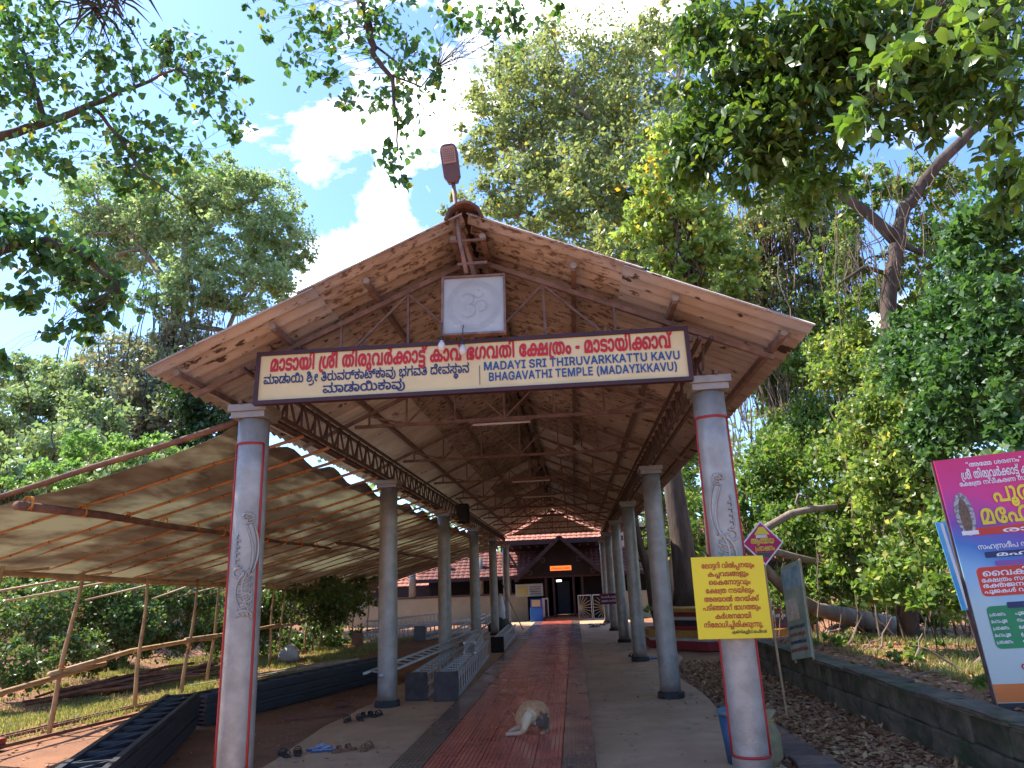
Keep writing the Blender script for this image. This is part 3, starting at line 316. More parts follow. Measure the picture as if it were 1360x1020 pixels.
[179,[54,-7,7,-1,12,1,14,5,12,13,7,15,2,13,-2,17,-7,13,-10,11,-20,7,-17,0,-11,-3,7,13,14,13,13,6,12,3,10,0,24,-8,10,-9,6,-10,4,-14,0,-22,-9,-22,-11,-11,-6,-3,-4,-6,6,-10,10,-11,8,2,7,6,17,17,13,27,2,36,-7,24,-11,19,-15,12,-15,6,-12,3,-29,2,-24,-5,-27,-16,-12,-11,-6,-10,-5,-10,-6,-23,-1,-16,4,-23,9,-21,14,-12,11,-5],[58,20,-14,6,-8,21,2,6,16,6,7,0,10,-5,5,-15,0,-5,-6,-11,-7,-3]],
[233,[1,-4,3,-2,212,0,3,2,3,4,-1,138,-4,4,-24,0,-3,-2,-1,-3,0,-114,-41,-1,-14,1,5,10,1,14,-3,18,-5,11,-13,13,-7,4,-16,3,-18,0,-17,-5,-9,-5,-11,-12,-3,-9,-4,-17,2,-15,2,-3,4,-1,22,2,3,4,0,16,4,11,11,6,12,0,9,-6,5,-11,0,-12,-5,-13,-4,-4,-96,0,-3,-2,-2,-3,0,-17]],
[240,[92,-72,4,-2,126,0,5,3,0,210,-2,3,-3,2,-23,-1,-4,-4,0,-115,-44,0,10,22,3,21,-1,18,-8,26,-7,9,-11,12,-19,10,-21,4,-25,0,-14,-3,-15,-6,-15,-10,-11,-12,-8,-16,-5,-20,0,-22,6,-21,14,-23,18,-17,6,-2,6,1,13,18,-1,4,-20,18,-6,14,-3,14,3,24,6,13,6,7,12,7,12,4,17,0,9,-2,16,-10,8,-13,4,-12,0,-26,-1,-5,-6,-14,-18,-18,-1,-5,10,-17,26,-1,-58,-42,-1,-7],[133,-46,53,40,9,2,0,-42]],
[143,[65,-4,23,-2,4,2,2,3,0,178,-1,4,-3,2,-21,0,-26,-19,-20,-15,-4,-5,-1,-4,10,-16,6,-4,4,2,25,21,0,-143]],
[143,[38,-7,21,-1,21,4,16,8,17,15,8,13,9,25,4,20,1,34,-3,21,-8,23,-10,12,-15,12,-18,7,-21,0,-24,-7,-12,-10,-9,-13,-5,-12,-4,-21,4,-24,3,-10,5,-7,11,-10,13,-7,14,-3,19,0,8,2,18,10,-9,-30,-13,-15,-8,-5,-18,-4,-9,0,-14,2,-6,0,-3,-2,-1,-3,1,-20,3,-2],[59,90,-9,4,-8,11,-3,11,1,18,7,14,5,5,13,5,7,0,8,-3,7,-4,11,-14,4,-15,-1,-11,-8,-13,-8,-5,-8,-3]],
[143,[32,-4,26,-2,5,3,73,162,-1,20,-4,4,-91,0,-32,-1,-2,-5,0,-18,2,-5,92,-1,-66,-139,-4,-11,0,-4]],
[143,[89,-4,23,-2,4,3,2,38,23,1,2,5,0,18,-1,3,-3,2,-21,1,-1,117,-5,2,-24,0,-6,-5,-9,-13,-73,-104,0,-21,2,-5,3,-1,81,0,0,-35],[38,64,0,2,6,10,42,58,0,-69]],
[160,[90,-7,16,-1,14,1,19,8,10,10,5,10,2,12,-2,15,-4,8,-6,7,-9,6,12,10,4,10,1,19,-2,9,-5,10,-10,10,-17,7,-15,3,-16,0,-26,-5,-18,-9,-18,-17,-10,-18,-6,-24,-1,-30,6,-39,2,-8,3,-2,21,1,5,4,1,6,-6,29,0,25,5,25,6,12,8,10,13,7,24,5,18,-5,5,-6,2,-10,-4,-9,-11,-5,-29,-3,-2,-4,0,-18,4,-4,26,-1,9,-3,7,-6,2,-9,-3,-11,-9,-4,-11,-1,-19,1,-5,-2,-5,-17,0,-5,4,-2]],
[452,[48,-7,17,-1,29,10,21,-9,13,-1,17,1,19,7,17,17,10,22,1,17,2,3,15,-1,5,-5,3,-12,1,-44,5,-3,22,1,3,5,0,78,3,17,4,9,6,6,9,6,14,3,14,0,-12,-13,-10,-17,-6,-23,0,-24,3,-13,8,-17,14,-12,16,-7,12,-1,17,1,18,7,7,6,8,11,8,24,0,31,-9,27,-16,20,14,0,15,-3,9,-4,10,-8,11,-26,0,-16,-3,-11,-6,-16,-11,-12,-9,-6,-1,-3,4,-8,11,-12,4,-1,10,6,19,19,10,18,5,23,-1,24,-6,22,-7,13,-15,15,-19,9,-24,5,-29,-2,-19,-5,-12,4,-18,3,-18,0,-21,-5,-12,-5,-15,-12,-10,-15,-5,-17,0,-7,-6,0,-19,1,-3,18,-6,15,-17,17,-21,8,-20,2,-18,-5,-10,-5,-15,-15,-9,-14,-5,-21,-21,-2,-22,-8,-8,-6,-9,-11,-6,-19,2,-18,4,-9,17,-16,12,-5],[50,20,-11,4,-4,9,0,11,7,9,7,3,12,2,6,1,3,-21,5,-12,-14,-6],[127,20,-17,6,-6,11,-4,14,0,8,34,0,27,0,1,-9,-8,-19,-6,-6,-8,-4],[322,20,-12,6,-5,8,-3,14,0,17,5,15,7,16,10,9,5,0,8,-8,12,-29,0,-26,-5,-13,-6,-6,-9,-3],[101,87,3,12,5,10,5,5,8,4,14,1,16,-8,9,-24]],
[235,[44,-7,8,-1,33,4,18,6,38,17,6,-13,7,-8,12,-5,14,-1,15,1,10,4,12,10,6,14,0,14,-4,12,-7,9,8,7,7,12,3,18,-1,12,-5,15,-12,14,-7,5,-15,5,-10,3,-17,0,-15,-3,-8,-4,-13,-12,-10,9,-15,7,-20,3,-18,0,-25,-5,-16,-10,-8,-8,-7,-14,-2,-23,7,-16,13,-12,-12,-6,-7,-11,-3,-7,2,-20,4,-8,11,-9,7,-3],[178,18,-8,3,-4,11,3,5,12,3,5,0,5,-4,3,-4,0,-6,-5,-7],[45,20,-9,6,1,7,5,2,6,1,54,0,9,0,-35,-14,-16,-2],[79,63,9,12,3,11,0,10,-5,14,-9,9,7,0,11,-3,6,-3,5,-6,5,-17,2,-27],[144,63,0,35,7,16,8,4,15,1,16,-7,5,-6,3,-11,0,-8,-5,-12,-4,-3,-14,-6],[43,81,-7,6,-2,11,11,4,6,0,7,-3,4,-9,-2,-4,-8,-5]],
[261,[63,-7,9,-1,15,1,9,3,9,6,12,11,10,23,1,12,0,32,6,19,6,9,6,5,22,6,3,0,1,-2,-12,-15,-8,-16,-5,-15,-1,-20,1,-13,5,-17,4,-8,10,-10,14,-8,22,-3,18,3,12,5,12,12,7,9,5,23,0,24,-2,9,-11,28,-11,14,-10,9,11,15,5,13,2,12,-3,9,-6,12,-4,5,-17,8,-30,0,-14,-4,-2,-6,5,-17,5,-2,10,1,17,0,3,-3,3,-7,-3,-11,-9,-11,-20,5,-15,0,-16,-3,-20,-8,-12,-11,-13,-23,-3,-22,-2,-38,-4,-13,-7,-6,-14,-3,-18,6,-10,15,-4,15,1,25,8,22,21,22,-1,4,-8,10,-7,7,-7,0,-22,-22,-11,-20,-7,-26,2,-31,5,-18,8,-14,8,-9,18,-10,9,-3],[198,20,-9,3,-7,9,-4,15,0,12,4,19,8,16,11,12,2,-1,8,-9,8,-16,5,-18,0,-17,-7,-19,-9,-5]],
[164,[62,-7,7,-1,17,1,10,4,11,10,5,11,3,18,19,11,17,18,6,15,2,27,-8,21,-13,12,-12,5,-9,2,-21,-2,-21,-10,-9,-12,-4,-9,-2,-10,2,-18,10,-24,-4,0,-17,6,-6,5,-4,6,-5,13,0,18,3,9,6,10,0,5,-3,3,-16,10,-5,0,-3,-2,-11,-23,-3,-20,1,-16,8,-23,14,-15,26,-13,30,-2,-3,-10,-5,-2,-13,-1,-24,8,-5,0,-3,-4,-7,-15,1,-4,3,-3,11,-6,12,-3],[105,64,-9,17,-4,23,3,8,3,4,10,3,5,-1,4,0,6,-4,5,-15,-5,-21,-8,-9]],
[412,[309,-54,33,-1,22,6,17,8,15,15,9,17,5,34,-4,24,-8,18,-5,7,-23,18,-12,4,-11,21,-14,13,-17,10,-15,5,-7,1,-27,0,-14,-3,-15,-6,-15,-12,-19,15,-14,5,-10,1,-27,0,-23,-5,-25,5,-27,0,-17,-3,-24,-9,-16,-15,-7,-10,-6,-15,-4,-15,0,-22,5,-20,10,-18,16,-18,11,-7,8,1,12,15,1,5,-20,19,-4,7,-6,22,1,18,10,20,11,10,16,6,19,1,-11,-13,-5,-11,-6,-18,-2,-15,4,-25,9,-20,5,-6,11,-9,10,-5,12,-4,24,0,11,2,18,11,10,17,2,11,-2,13,-2,5,-14,13,8,6,6,14,0,18,-9,16,5,0,9,-2,10,-7,4,-5,6,-19,1,-87,5,-2,24,0,3,5,0,83,4,17,8,10,15,6,19,1,14,-2,13,-7,7,-7,0,-2,-13,0,-21,-7,-11,-6,-13,-14,-7,-16,-1,-17,1,-10,7,-17,14,-14,18,-6,22,-1,20,6,16,15,5,8,5,15,2,24,9,-12,5,-20,-3,-25,-5,-10,-9,-11,-10,-5,-17,-5,-15,0,-24,6,-4,0,-5,-3,-7,-16,1,-5,9,-5],[129,19,-14,5,-7,11,-5,19,1,21,8,19,10,12,11,7,9,-4,5,-6,3,-6,0,-11,-11,-8,-13,0,-5,-3,-1,-20,1,-3,3,-2,17,-2,9,-4,3,-5,0,-11,-5,-5,-4,-3],[307,19,-16,7,-5,11,0,12,5,12,4,4,18,7,19,1,1,-4,0,-18,-1,-11,-7,-13,-4,-3]],
[0,[-146,-88,8,-2,11,2,12,5,8,8,5,11,1,15,-3,12,-4,8,-9,9,-9,3,-18,1,0,2,6,3,9,3,12,0,12,-6,7,-17,3,-30,8,-16,8,-6,18,-6,12,-1,12,2,17,10,9,12,3,11,0,24,-6,22,-12,17,-7,8,-6,0,-15,-10,-2,-3,0,-4,11,-13,4,-7,4,-16,0,-9,-5,-12,-4,-3,-6,-2,-9,3,-4,3,-3,8,-1,28,-3,11,-6,9,-15,14,-15,3,-30,0,-12,-3,-11,-7,-10,-10,-8,-15,-3,-20,1,-18,7,-15,12,-12,9,-4],[-142,-64,-5,2,-4,6,-2,10,12,4,9,-1,3,-9,-3,-9]],
[375,[122,-7,7,-1,13,1,17,7,7,6,8,11,7,16,1,9,0,21,-3,18,-8,18,-15,20,16,0,14,-4,11,-11,4,-7,3,-13,0,-84,3,-5,153,-1,5,3,1,71,-2,21,-3,12,-7,13,-12,15,-24,13,-27,5,-18,0,-21,-5,-17,-8,-12,-12,-8,7,-14,11,-26,7,-28,-2,-21,-6,-20,6,-27,2,-24,-5,-15,-6,-11,-8,-10,-12,-10,-18,-4,-17,-1,-24,2,-9,4,-12,11,-20,17,-17,11,-6,9,7,9,14,-5,7,-13,10,-4,6,-5,13,-3,13,0,9,5,20,10,14,14,9,19,4,14,0,-12,-13,-10,-17,-7,-23,1,-25,3,-12,8,-17,9,-9,15,-8],[123,20,-12,6,-5,8,-3,14,0,17,3,14,9,17,10,9,5,0,12,-17,6,-16,3,-18,-1,-12,-5,-13,-6,-6,-9,-3],[277,22,21,24,11,19,7,19,2,12,-2,15,8,-8,6,-11,3,-14,0,-55],[235,27,0,42,8,31,10,12,10,5,8,2,9,-4,5,-10,0,-12,-7,-19,-13,-20]],
[287,[27,-5,8,0,13,15,0,6,-10,10,-3,8,2,19,7,7,6,3,6,0,9,0,4,-2,6,-4,4,-8,1,-15,-2,-9,-7,-9,-1,-4,7,-14,3,-2,192,0,3,5,-1,140,-5,3,-24,-1,-16,-29,-18,-19,-5,-3,-15,-7,0,21,-3,17,-4,8,-12,10,-8,4,-9,1,-15,0,-16,-5,-11,-9,-8,-15,-2,-6,2,-20,5,-13,11,-13,21,-9,16,-2,0,-30,-49,0,3,10,0,15,-8,20,-13,13,-12,7,-8,2,-27,0,-16,-5,-10,-8,-9,-11,-5,-13,-2,-14,4,-18,8,-14],[191,24,0,31,17,5,9,5,9,7,16,15,0,-63],[154,82,-13,6,-4,6,-1,15,2,6,4,3,7,0,8,-6,1,-4,0,-26]],
[289,[51,-7,7,-1,22,3,15,8,8,7,11,-11,7,-4,21,-3,21,3,11,7,8,8,15,-12,14,-5,13,-1,17,1,9,2,12,7,12,11,5,10,5,16,2,17,-2,15,-7,22,-12,20,-19,19,-22,13,-4,0,-5,-3,-9,-16,-1,-6,3,-3,14,-7,11,-8,12,-15,9,-25,-1,-20,-7,-13,-3,-3,-10,-4,-12,0,-10,4,-7,3,-11,9,-1,22,-4,21,-13,23,-11,12,11,4,6,5,9,12,2,7,0,20,-1,7,-11,21,-8,10,-8,0,-15,-11,-1,-6,11,-15,4,-14,-2,-7,-7,-5,-9,-2,-137,0,-5,-2,-1,-21,2,-4,3,-2,108,0,7,-3,16,-9,6,-6,9,-12,7,-18,3,-14,-1,-12,-5,-11,-6,-4,-12,-2,-14,6,-4,8,-4,14,-2,3,-21,1,-5,-3,-6,-17,-7,-8,-11,-4,-13,0,-10,4,-8,8,-2,11,3,8,6,5,8,0,1,-4,1,-10,2,-4,6,-2,15,1,6,12,0,11,-4,10,-8,8,-13,5,-21,0,-12,-5,-13,-12,-5,-12,-2,-12,2,-17,6,-12,16,-16,14,-6]],
[112,[42,-7,9,-1,13,1,15,5,12,11,10,14,5,19,2,20,-2,18,-6,21,-10,15,-14,14,-12,6,-24,6,-105,0,-3,-5,0,-18,3,-5,60,-1,38,0,18,-5,9,-5,9,-12,5,-10,2,-21,-1,-13,-8,-18,-8,-6,-7,-2,-13,1,-9,11,15,1,5,2,6,8,2,15,-4,8,-8,6,-6,2,-10,0,-12,-4,-9,-7,-6,-11,-1,-6,0,-21,5,-12,14,-16,12,-5]],
[192,[50,-7,5,-1,20,3,12,7,9,8,10,-10,11,-5,19,-3,14,1,13,5,7,5,7,8,8,15,2,9,0,24,-9,22,-2,17,-5,12,-7,7,7,5,11,10,5,12,0,18,-7,20,-15,19,-6,1,-8,-5,-9,-7,-1,-4,10,-14,5,-11,0,-11,-8,-6,-9,-2,-129,0,-5,-2,-1,-21,2,-4,4,-2,17,0,-13,-17,-8,-22,-2,-21,2,-15,5,-17,7,-12,10,-11,9,-3],[54,22,-11,6,-6,14,0,26,5,15,6,12,14,12,19,6,21,1,19,-2,10,-4,6,-3,-17,-2,-10,-5,-7,-7,-2,-8,-1,-9,1,-8,3,-9,14,-11,18,-4,18,5,5,3,0,-6,-4,-12,-11,-8,-15,-2,-14,10,-7,18,-21,1,-5,-3,-4,-10,-5,-9,-7,-5],[136,69,-6,3,0,5,3,3,6,-1,9,-4,-5,-4]],
[334,[71,-7,8,-1,24,4,12,5,14,12,12,-10,16,-8,18,-3,15,1,9,2,11,5,13,13,12,-10,15,-8,24,-3,26,5,6,3,13,13,11,29,0,26,-7,22,-14,25,-21,19,-18,11,-6,0,-5,-5,-8,-15,0,-5,2,-3,21,-12,15,-17,9,-23,-1,-26,-5,-10,-5,-3,-8,-4,-12,0,-15,5,-16,14,2,21,-2,43,-10,35,-14,25,-17,17,-9,6,-11,5,-22,3,-17,-3,-9,-5,-11,-11,-3,-13,0,-12,5,-12,8,-8,10,-5,8,-2,18,0,15,5,12,11,2,-1,7,-15,6,-20,3,-18,0,-30,-6,-22,-8,-9,-7,-4,-17,0,-12,6,-13,10,4,21,0,18,-3,19,-12,23,-19,18,-15,7,-11,2,-24,0,-13,-4,-14,-6,-12,-11,-12,-17,-7,-21,-2,-19,5,-27,10,-21,16,-17,19,-8],[66,22,-18,10,-8,11,-4,19,1,24,5,11,9,11,19,8,15,-2,16,-6,8,-8,8,-20,0,-21,-5,-16,-14,-16,-11,-5],[148,153,-3,1,-3,5,2,6,10,3,7,-1,8,-3,-3,-6,-10,-5]],
[72],
[158,[60,-7,10,-1,30,3,23,9,15,12,11,19,3,13,0,30,-1,8,-4,10,-8,13,-14,14,-7,5,-3,19,-10,24,-8,11,-15,14,-13,6,-20,4,-21,-4,-10,-6,-7,-7,-5,-12,1,-17,4,-11,6,-6,13,-7,5,-1,-9,-6,-9,-12,-2,-22,7,-14,9,-1,16,7,2,6,-3,9,4,6,16,3,12,-1,10,-3,-2,-9,-7,-8,-19,-6,-20,-3,-22,-8,-8,-8,-7,-14,-1,-10,1,-14,7,-15,17,-13,19,-6],[54,22,-17,7,-3,6,1,12,13,6,16,2,24,6,11,7,12,13,3,7,1,0,7,-11,1,-12,-3,-18,-8,-12,-17,-9,-13,-4],[70,140,12,10,1,-3,2,-8],[42,162,-6,5,2,7,10,3,7,-1,7,-3,-3,-5,-10,-6]],
[34,[-68,-78,19,-2,30,4,12,3,21,11,12,12,10,20,2,18,-4,18,-6,16,-5,7,-5,0,-15,-7,-5,-4,0,-5,8,-21,0,-10,-4,-13,-8,-8,-14,-8,-13,-3,-28,-2,-26,5,-6,-4,-4,-12,1,-10,11,-3]],
[102,[64,-7,4,-1,4,2,10,17,0,6,-5,6,-21,12,-7,7,-10,13,-3,11,24,-1,11,2,14,7,10,12,5,15,0,13,-8,18,-9,8,-12,5,-21,1,-18,-7,-17,-16,-10,-27,-1,-13,1,-18,2,-11,5,-13,12,-19,12,-11],[44,93,-8,3,2,7,6,9,10,6,8,0,3,-1,4,-5,0,-11,-10,-8]],
[154,[60,-7,28,-1,17,3,21,8,15,15,5,9,3,11,1,25,-7,17,-6,6,0,31,-8,24,-11,17,-15,14,-18,9,-13,3,-23,0,-6,-1,-7,-4,-12,-10,-4,-10,0,-22,7,-11,13,-10,9,-2,21,1,19,8,8,12,2,0,3,-6,6,-24,-11,1,-22,0,-12,-3,-14,-13,-4,-10,0,-12,4,-13,9,-9,12,-5,14,-1,15,1,7,2,15,10,1,-5,-5,-12,-8,-7,-12,-5,-9,-2,-31,2,-16,8,-4,5,-5,11,0,14,-2,4,-20,4,-3,-1,-4,-4,-1,-11,1,-18,10,-20,12,-11,12,-7],[81,69,-5,3,1,5,5,1,14,0,6,-1,-6,-6,-5,-2],[57,141,-7,3,-1,6,1,5,5,1,12,0,8,-2,-3,-8]],
[163,[75,-7,10,-1,21,3,14,5,12,7,17,19,8,22,0,32,-2,7,-6,17,-14,15,6,3,10,10,6,12,0,17,-3,13,-4,9,-9,13,-9,6,-5,0,-15,-13,0,-6,7,-9,5,-9,3,-12,-3,-6,-6,-3,-9,-2,-99,0,-3,-1,-2,-3,0,-22,4,-3,12,0,-12,-21,-5,-26,4,-22,6,-18,18,-20,8,-5,15,-6],[76,22,-20,7,-14,13,-5,17,0,19,5,14,11,13,19,8,15,0,18,-5,12,-9,6,-12,3,-9,0,-22,-6,-15,-10,-11,-13,-6]],
[91,[23,-7,7,-1,21,3,17,10,12,16,7,26,0,18,-7,25,-12,22,-21,20,-21,13,-7,-1,-10,-16,-1,-8,3,-3,13,-8,18,-15,8,-12,6,-19,0,-15,-3,-12,-3,-5,-5,-5,-9,-4,-19,2,-13,6,-17,17,-3,1,-5,-1,-12,-12,-1,-3,4,-10,24,-21,14,-6]],
[198,[51,-7,7,-1,22,3,15,8,8,7,11,-11,8,-4,24,-3,17,3,11,7,7,7,7,11,4,16,0,24,-1,12,-10,23,-6,9,-11,12,11,4,6,5,8,9,3,10,0,21,-3,12,-9,15,-8,10,-6,0,-10,-5,-8,-8,1,-6,10,-13,4,-14,-1,-6,-4,-4,-13,-4,-138,0,-3,-2,-2,-3,2,-22,4,-2,26,0,81,0,7,-3,17,-10,10,-12,8,-14,6,-23,-1,-12,-5,-11,-11,-6,-13,2,-8,4,-5,8,-3,15,-5,3,-21,-1,-11,-23,-5,-4,-10,-4,-13,0,-10,4,-8,8,-2,11,3,8,6,5,8,0,1,-4,1,-10,2,-4,6,-2,15,1,6,12,0,11,-4,10,-8,8,-13,5,-21,0,-12,-5,-13,-12,-5,-12,-2,-12,2,-17,6,-12,16,-16,14,-6]],
[241,[75,-7,10,-1,15,1,20,7,12,8,17,18,8,22,0,30,-5,18,-10,17,16,0,5,-23,12,-13,6,-4,9,-3,20,0,18,7,8,7,4,11,-1,18,-5,12,-7,9,-13,7,-21,2,4,4,8,3,14,0,10,-4,6,0,10,12,3,7,-4,7,-10,5,-30,1,-14,-3,-12,-7,-9,-8,-10,-18,-149,0,-3,-1,-3,-4,1,-21,4,-3,12,0,-12,-21,-5,-26,4,-22,6,-18,18,-20,8,-5,15,-6],[76,22,-20,7,-14,13,-5,17,0,19,5,14,11,13,19,8,15,0,18,-5,12,-9,6,-12,3,-9,0,-22,-6,-15,-10,-11,-13,-6],[202,96,-6,2,-6,4,-3,11,8,0,8,0,7,-6,-1,-8]],
[144,[65,-7,9,-1,21,3,19,8,13,14,6,16,0,21,-7,17,9,0,4,3,0,22,-5,3,-42,0,-1,14,23,3,11,6,10,10,6,12,0,18,-7,20,-9,14,-8,6,-6,0,-11,-8,-5,-6,1,-5,10,-12,4,-10,1,-8,-2,-4,-7,-5,-9,-2,-84,0,-3,-1,-2,-3,0,-19,2,-5,54,-1,2,-8,-3,-6,-53,-1,-2,-5,0,-16,1,-4,3,-2,9,0,-7,-18,0,-18,8,-22,9,-8,12,-7,17,-5],[66,21,-11,3,-8,5,-7,12,0,10,4,10,7,6,11,4,16,0,11,-3,10,-7,5,-13,-2,-10,-5,-8,-8,-6,-12,-3]],
[282,[54,-7,9,-1,19,3,11,3,15,12,15,-12,13,-5,12,-1,17,1,15,6,14,15,5,12,1,12,-1,15,-4,10,-5,8,-11,12,6,6,3,7,2,17,10,0,1,-15,7,-14,6,-6,15,-8,23,0,7,1,8,4,9,9,4,8,2,13,-2,12,-5,9,-11,11,-5,2,-15,3,-11,1,8,6,6,1,12,0,12,-4,7,1,10,14,1,6,-3,5,-12,5,-30,1,-18,-5,-15,-12,-10,-19,-98,0,-3,-5,0,-18,3,-5,45,-1,10,0,1,-6,-3,-4,-8,-3,-24,0,-4,-2,-1,-23,4,-4,19,0,5,-2,10,-4,7,-8,6,-10,0,-9,-4,-9,-4,-4,-5,-3,-12,0,-7,3,-9,6,-5,17,-4,5,-21,1,-5,-3,-6,-17,-7,-8,-11,-4,-16,0,-11,6,-3,4,-3,7,-1,11,15,-3,12,0,13,3,6,4,16,17,2,9,0,13,-5,12,-10,10,-12,5,-16,1,-10,7,-1,4,2,3,9,3,7,1,4,2,0,14,-3,12,-13,1,-9,-2,-15,-6,-4,-5,-7,-12,-1,-14,10,-21,-12,-13,-6,-17,-4,-22,2,-18,7,-20,16,-18,17,-7],[48,75,-8,3,5,9,8,5,8,2,7,-4,1,-6,-1,-4,-11,-5],[243,96,-8,2,-4,4,-2,6,0,5,9,0,9,-2,5,-6,-3,-7]],
[63,[-31,-46,9,-2,18,2,22,8,20,15,14,23,5,21,0,35,-8,30,-9,19,-14,22,-5,4,-6,1,-15,-10,-3,-3,-1,-5,12,-15,11,-22,5,-15,2,-11,0,-27,-4,-16,-5,-9,-13,-11,-23,-6,-11,0,-15,3,-17,8,-24,21,-4,1,-3,-1,-13,-14,0,-4,4,-7,26,-22,21,-10,12,-3]],
[201,[84,-40,26,-2,4,3,2,3,-2,9,0,25,6,-3,17,-3,24,3,14,8,10,10,5,10,6,30,-1,18,-5,15,-6,13,-16,18,11,6,11,11,4,13,0,17,-7,18,-6,10,-11,10,-6,0,-16,-13,0,-6,5,-5,9,-16,0,-10,-3,-6,-13,-4,-39,0,-3,-2,-2,-3,0,-18,3,-5,22,-3,13,-8,15,-15,7,-16,4,-12,0,-15,-2,-4,-9,-15,-9,-4,-9,0,-14,6,-4,4,-5,12,-1,6,-5,4,-19,0,-5,-4,-4,-16,-9,-8,-8,-4,-13,0,-8,4,-4,9,1,6,3,5,29,22,17,18,5,15,-2,18,-11,16,-8,6,-16,4,-21,0,-9,-3,-10,-5,-11,-12,-4,-20,3,-13,5,-11,3,-2,6,0,17,8,1,8,-4,10,1,5,3,4,15,4,10,-5,1,-8,-2,-7,-8,-8,-28,-19,-8,-8,-8,-16,-1,-17,5,-16,18,-18,9,-3,17,-1,21,3,6,3,0,-25,-1,-9]],
[162,[9,-4,26,-2,5,3,0,51,5,29,9,19,5,8,12,8,10,2,8,-1,9,-4,9,-9,9,-20,6,-36,1,-47,5,-3,24,2,2,4,0,57,-4,23,-6,16,-7,12,-7,8,4,2,15,14,5,15,0,12,-3,14,-5,12,-9,12,-6,5,-6,0,-16,-13,0,-6,11,-14,4,-10,0,-7,-5,-7,-12,-3,-95,0,-3,-1,-3,-4,1,-21,4,-3,18,0,-13,-21,-5,-18,-5,-39,0,-35]],
[191,[50,-7,5,-1,20,3,12,7,9,8,10,-10,11,-5,18,-3,13,1,14,6,13,13,5,9,6,24,-2,32,-8,21,-15,18,0,1,9,5,13,15,3,10,-1,18,-8,20,-5,8,-8,8,-7,1,-7,-5,-8,-5,-2,-4,0,-5,5,-5,9,-16,0,-12,-7,-6,-9,-2,-128,0,-5,-2,-1,-21,2,-4,4,-2,17,0,-13,-17,-8,-22,-2,-21,2,-15,5,-17,7,-12,10,-11,9,-3],[54,22,-10,5,-6,9,-2,18,1,14,8,22,16,16,20,7,15,1,15,-1,20,-8,10,-8,4,-7,3,-6,6,-19,0,-20,-2,-12,-4,-6,-10,-5,-13,2,-7,4,-3,4,-7,21,-21,1,-5,-3,-6,-17,-3,-4,-7,-6]],
[102,[62,-6,6,-1,5,2,9,17,1,5,-4,5,-21,11,-12,12,-7,11,-3,10,25,-1,15,3,11,7,7,9,5,12,2,17,-5,15,-11,10,-15,8,-20,0,-12,-4,-13,-8,-6,-6,-10,-17,-3,-10,-2,-29,3,-19,7,-15,9,-14,15,-15],[44,93,-8,3,7,15,7,5,12,2,6,-4,2,-6,-2,-9,-10,-6],[-130,114,3,-1,69,0,24,3,17,9,9,10,6,15,-2,24,-5,12,-5,7,-11,9,-16,5,-26,-2,-9,-4,-13,-13,-6,-11,0,-12,4,-10,6,-7,12,-4,10,3,7,8,2,7,-3,11,-5,4,10,3,8,-1,9,-7,1,-4,0,-12,-1,-5,-7,-5,-14,-4,-72,0,-3,-2,-1,-3,0,-18]],
[177,[17,-7,9,-1,17,9,1,7,-9,18,-1,15,3,7,7,4,10,-3,6,-6,20,-32,7,-7,13,-8,12,-4,13,0,11,2,14,5,11,12,7,12,5,21,0,14,-5,22,-6,12,-14,18,-3,3,-6,-1,-14,-9,-4,-5,1,-4,12,-16,8,-25,0,-10,-3,-9,-6,-9,-5,-2,-12,0,-10,5,-20,32,-14,14,-7,4,-22,4,-11,-2,-11,-6,-13,-15,-4,-9,-2,-12,2,-16,5,-15],[77,76,15,-1,5,2,6,8,3,9,-2,7,-4,7,-6,3,-3,2,-12,0,-7,-4,-4,-6,-2,-8,1,-9,3,-5],[5,115,3,-1,125,0,19,5,7,5,10,12,4,15,-2,15,-4,13,-15,20,-3,3,-4,1,-17,-12,-2,-3,0,-4,8,-8,6,-13,2,-11,-4,-6,-10,-3,-121,0,-3,-2,-2,-4,0,-18]],
[16,[-41,-118,4,-2,21,1,2,4,1,19,19,-1,12,5,8,8,5,12,1,21,-2,8,-10,17,-9,7,-12,6,-17,4,-25,0,-20,-7,-18,-15,-7,-15,-2,-15,6,-20,9,-10,8,-4,6,-2,18,1,0,-18],[-55,-70,-3,1,-2,3,-1,6,2,11,4,6,17,7,-6,-12,3,-10,-3,-8,-6,-4],[-6,-70,-5,3,-5,7,2,8,0,9,-6,7,7,-2,11,-5,4,-7,3,-11,-5,-9]],
[178,[17,-7,9,-1,17,9,1,7,-9,18,-1,15,3,7,7,4,11,-4,6,-6,19,-31,13,-12,8,-4,12,-3,23,2,13,5,12,12,10,21,0,33,-9,27,-8,13,-10,10,0,1,13,6,9,9,5,12,0,23,-6,16,-10,14,-6,6,-6,0,-17,-14,0,-4,8,-8,5,-8,3,-11,-2,-9,-7,-4,-6,-1,-119,0,-4,-2,-2,-22,2,-3,3,-2,82,0,8,-2,13,-6,20,-20,8,-16,4,-18,-2,-12,-5,-12,-7,-5,-12,0,-10,5,-20,32,-15,15,-12,5,-12,2,-16,-3,-10,-5,-8,-8,-9,-16,-2,-12,2,-16,5,-15]],
[189,[10,-9,5,-1,150,0,7,3,4,7,0,75,-2,18,-9,22,-5,8,-8,9,-9,6,-18,9,-29,5,-18,-1,-24,-4,-17,-9,-8,-6,-12,-16,-6,-11,-4,-16,-2,-20,0,-69,1,-5],[93,27,15,17,8,13,10,23,2,18,2,-3,4,-15,0,-53],[45,36,1,39,7,23,4,6,8,6,12,4,6,-3,3,-6,0,-12,-5,-15,-13,-19]],
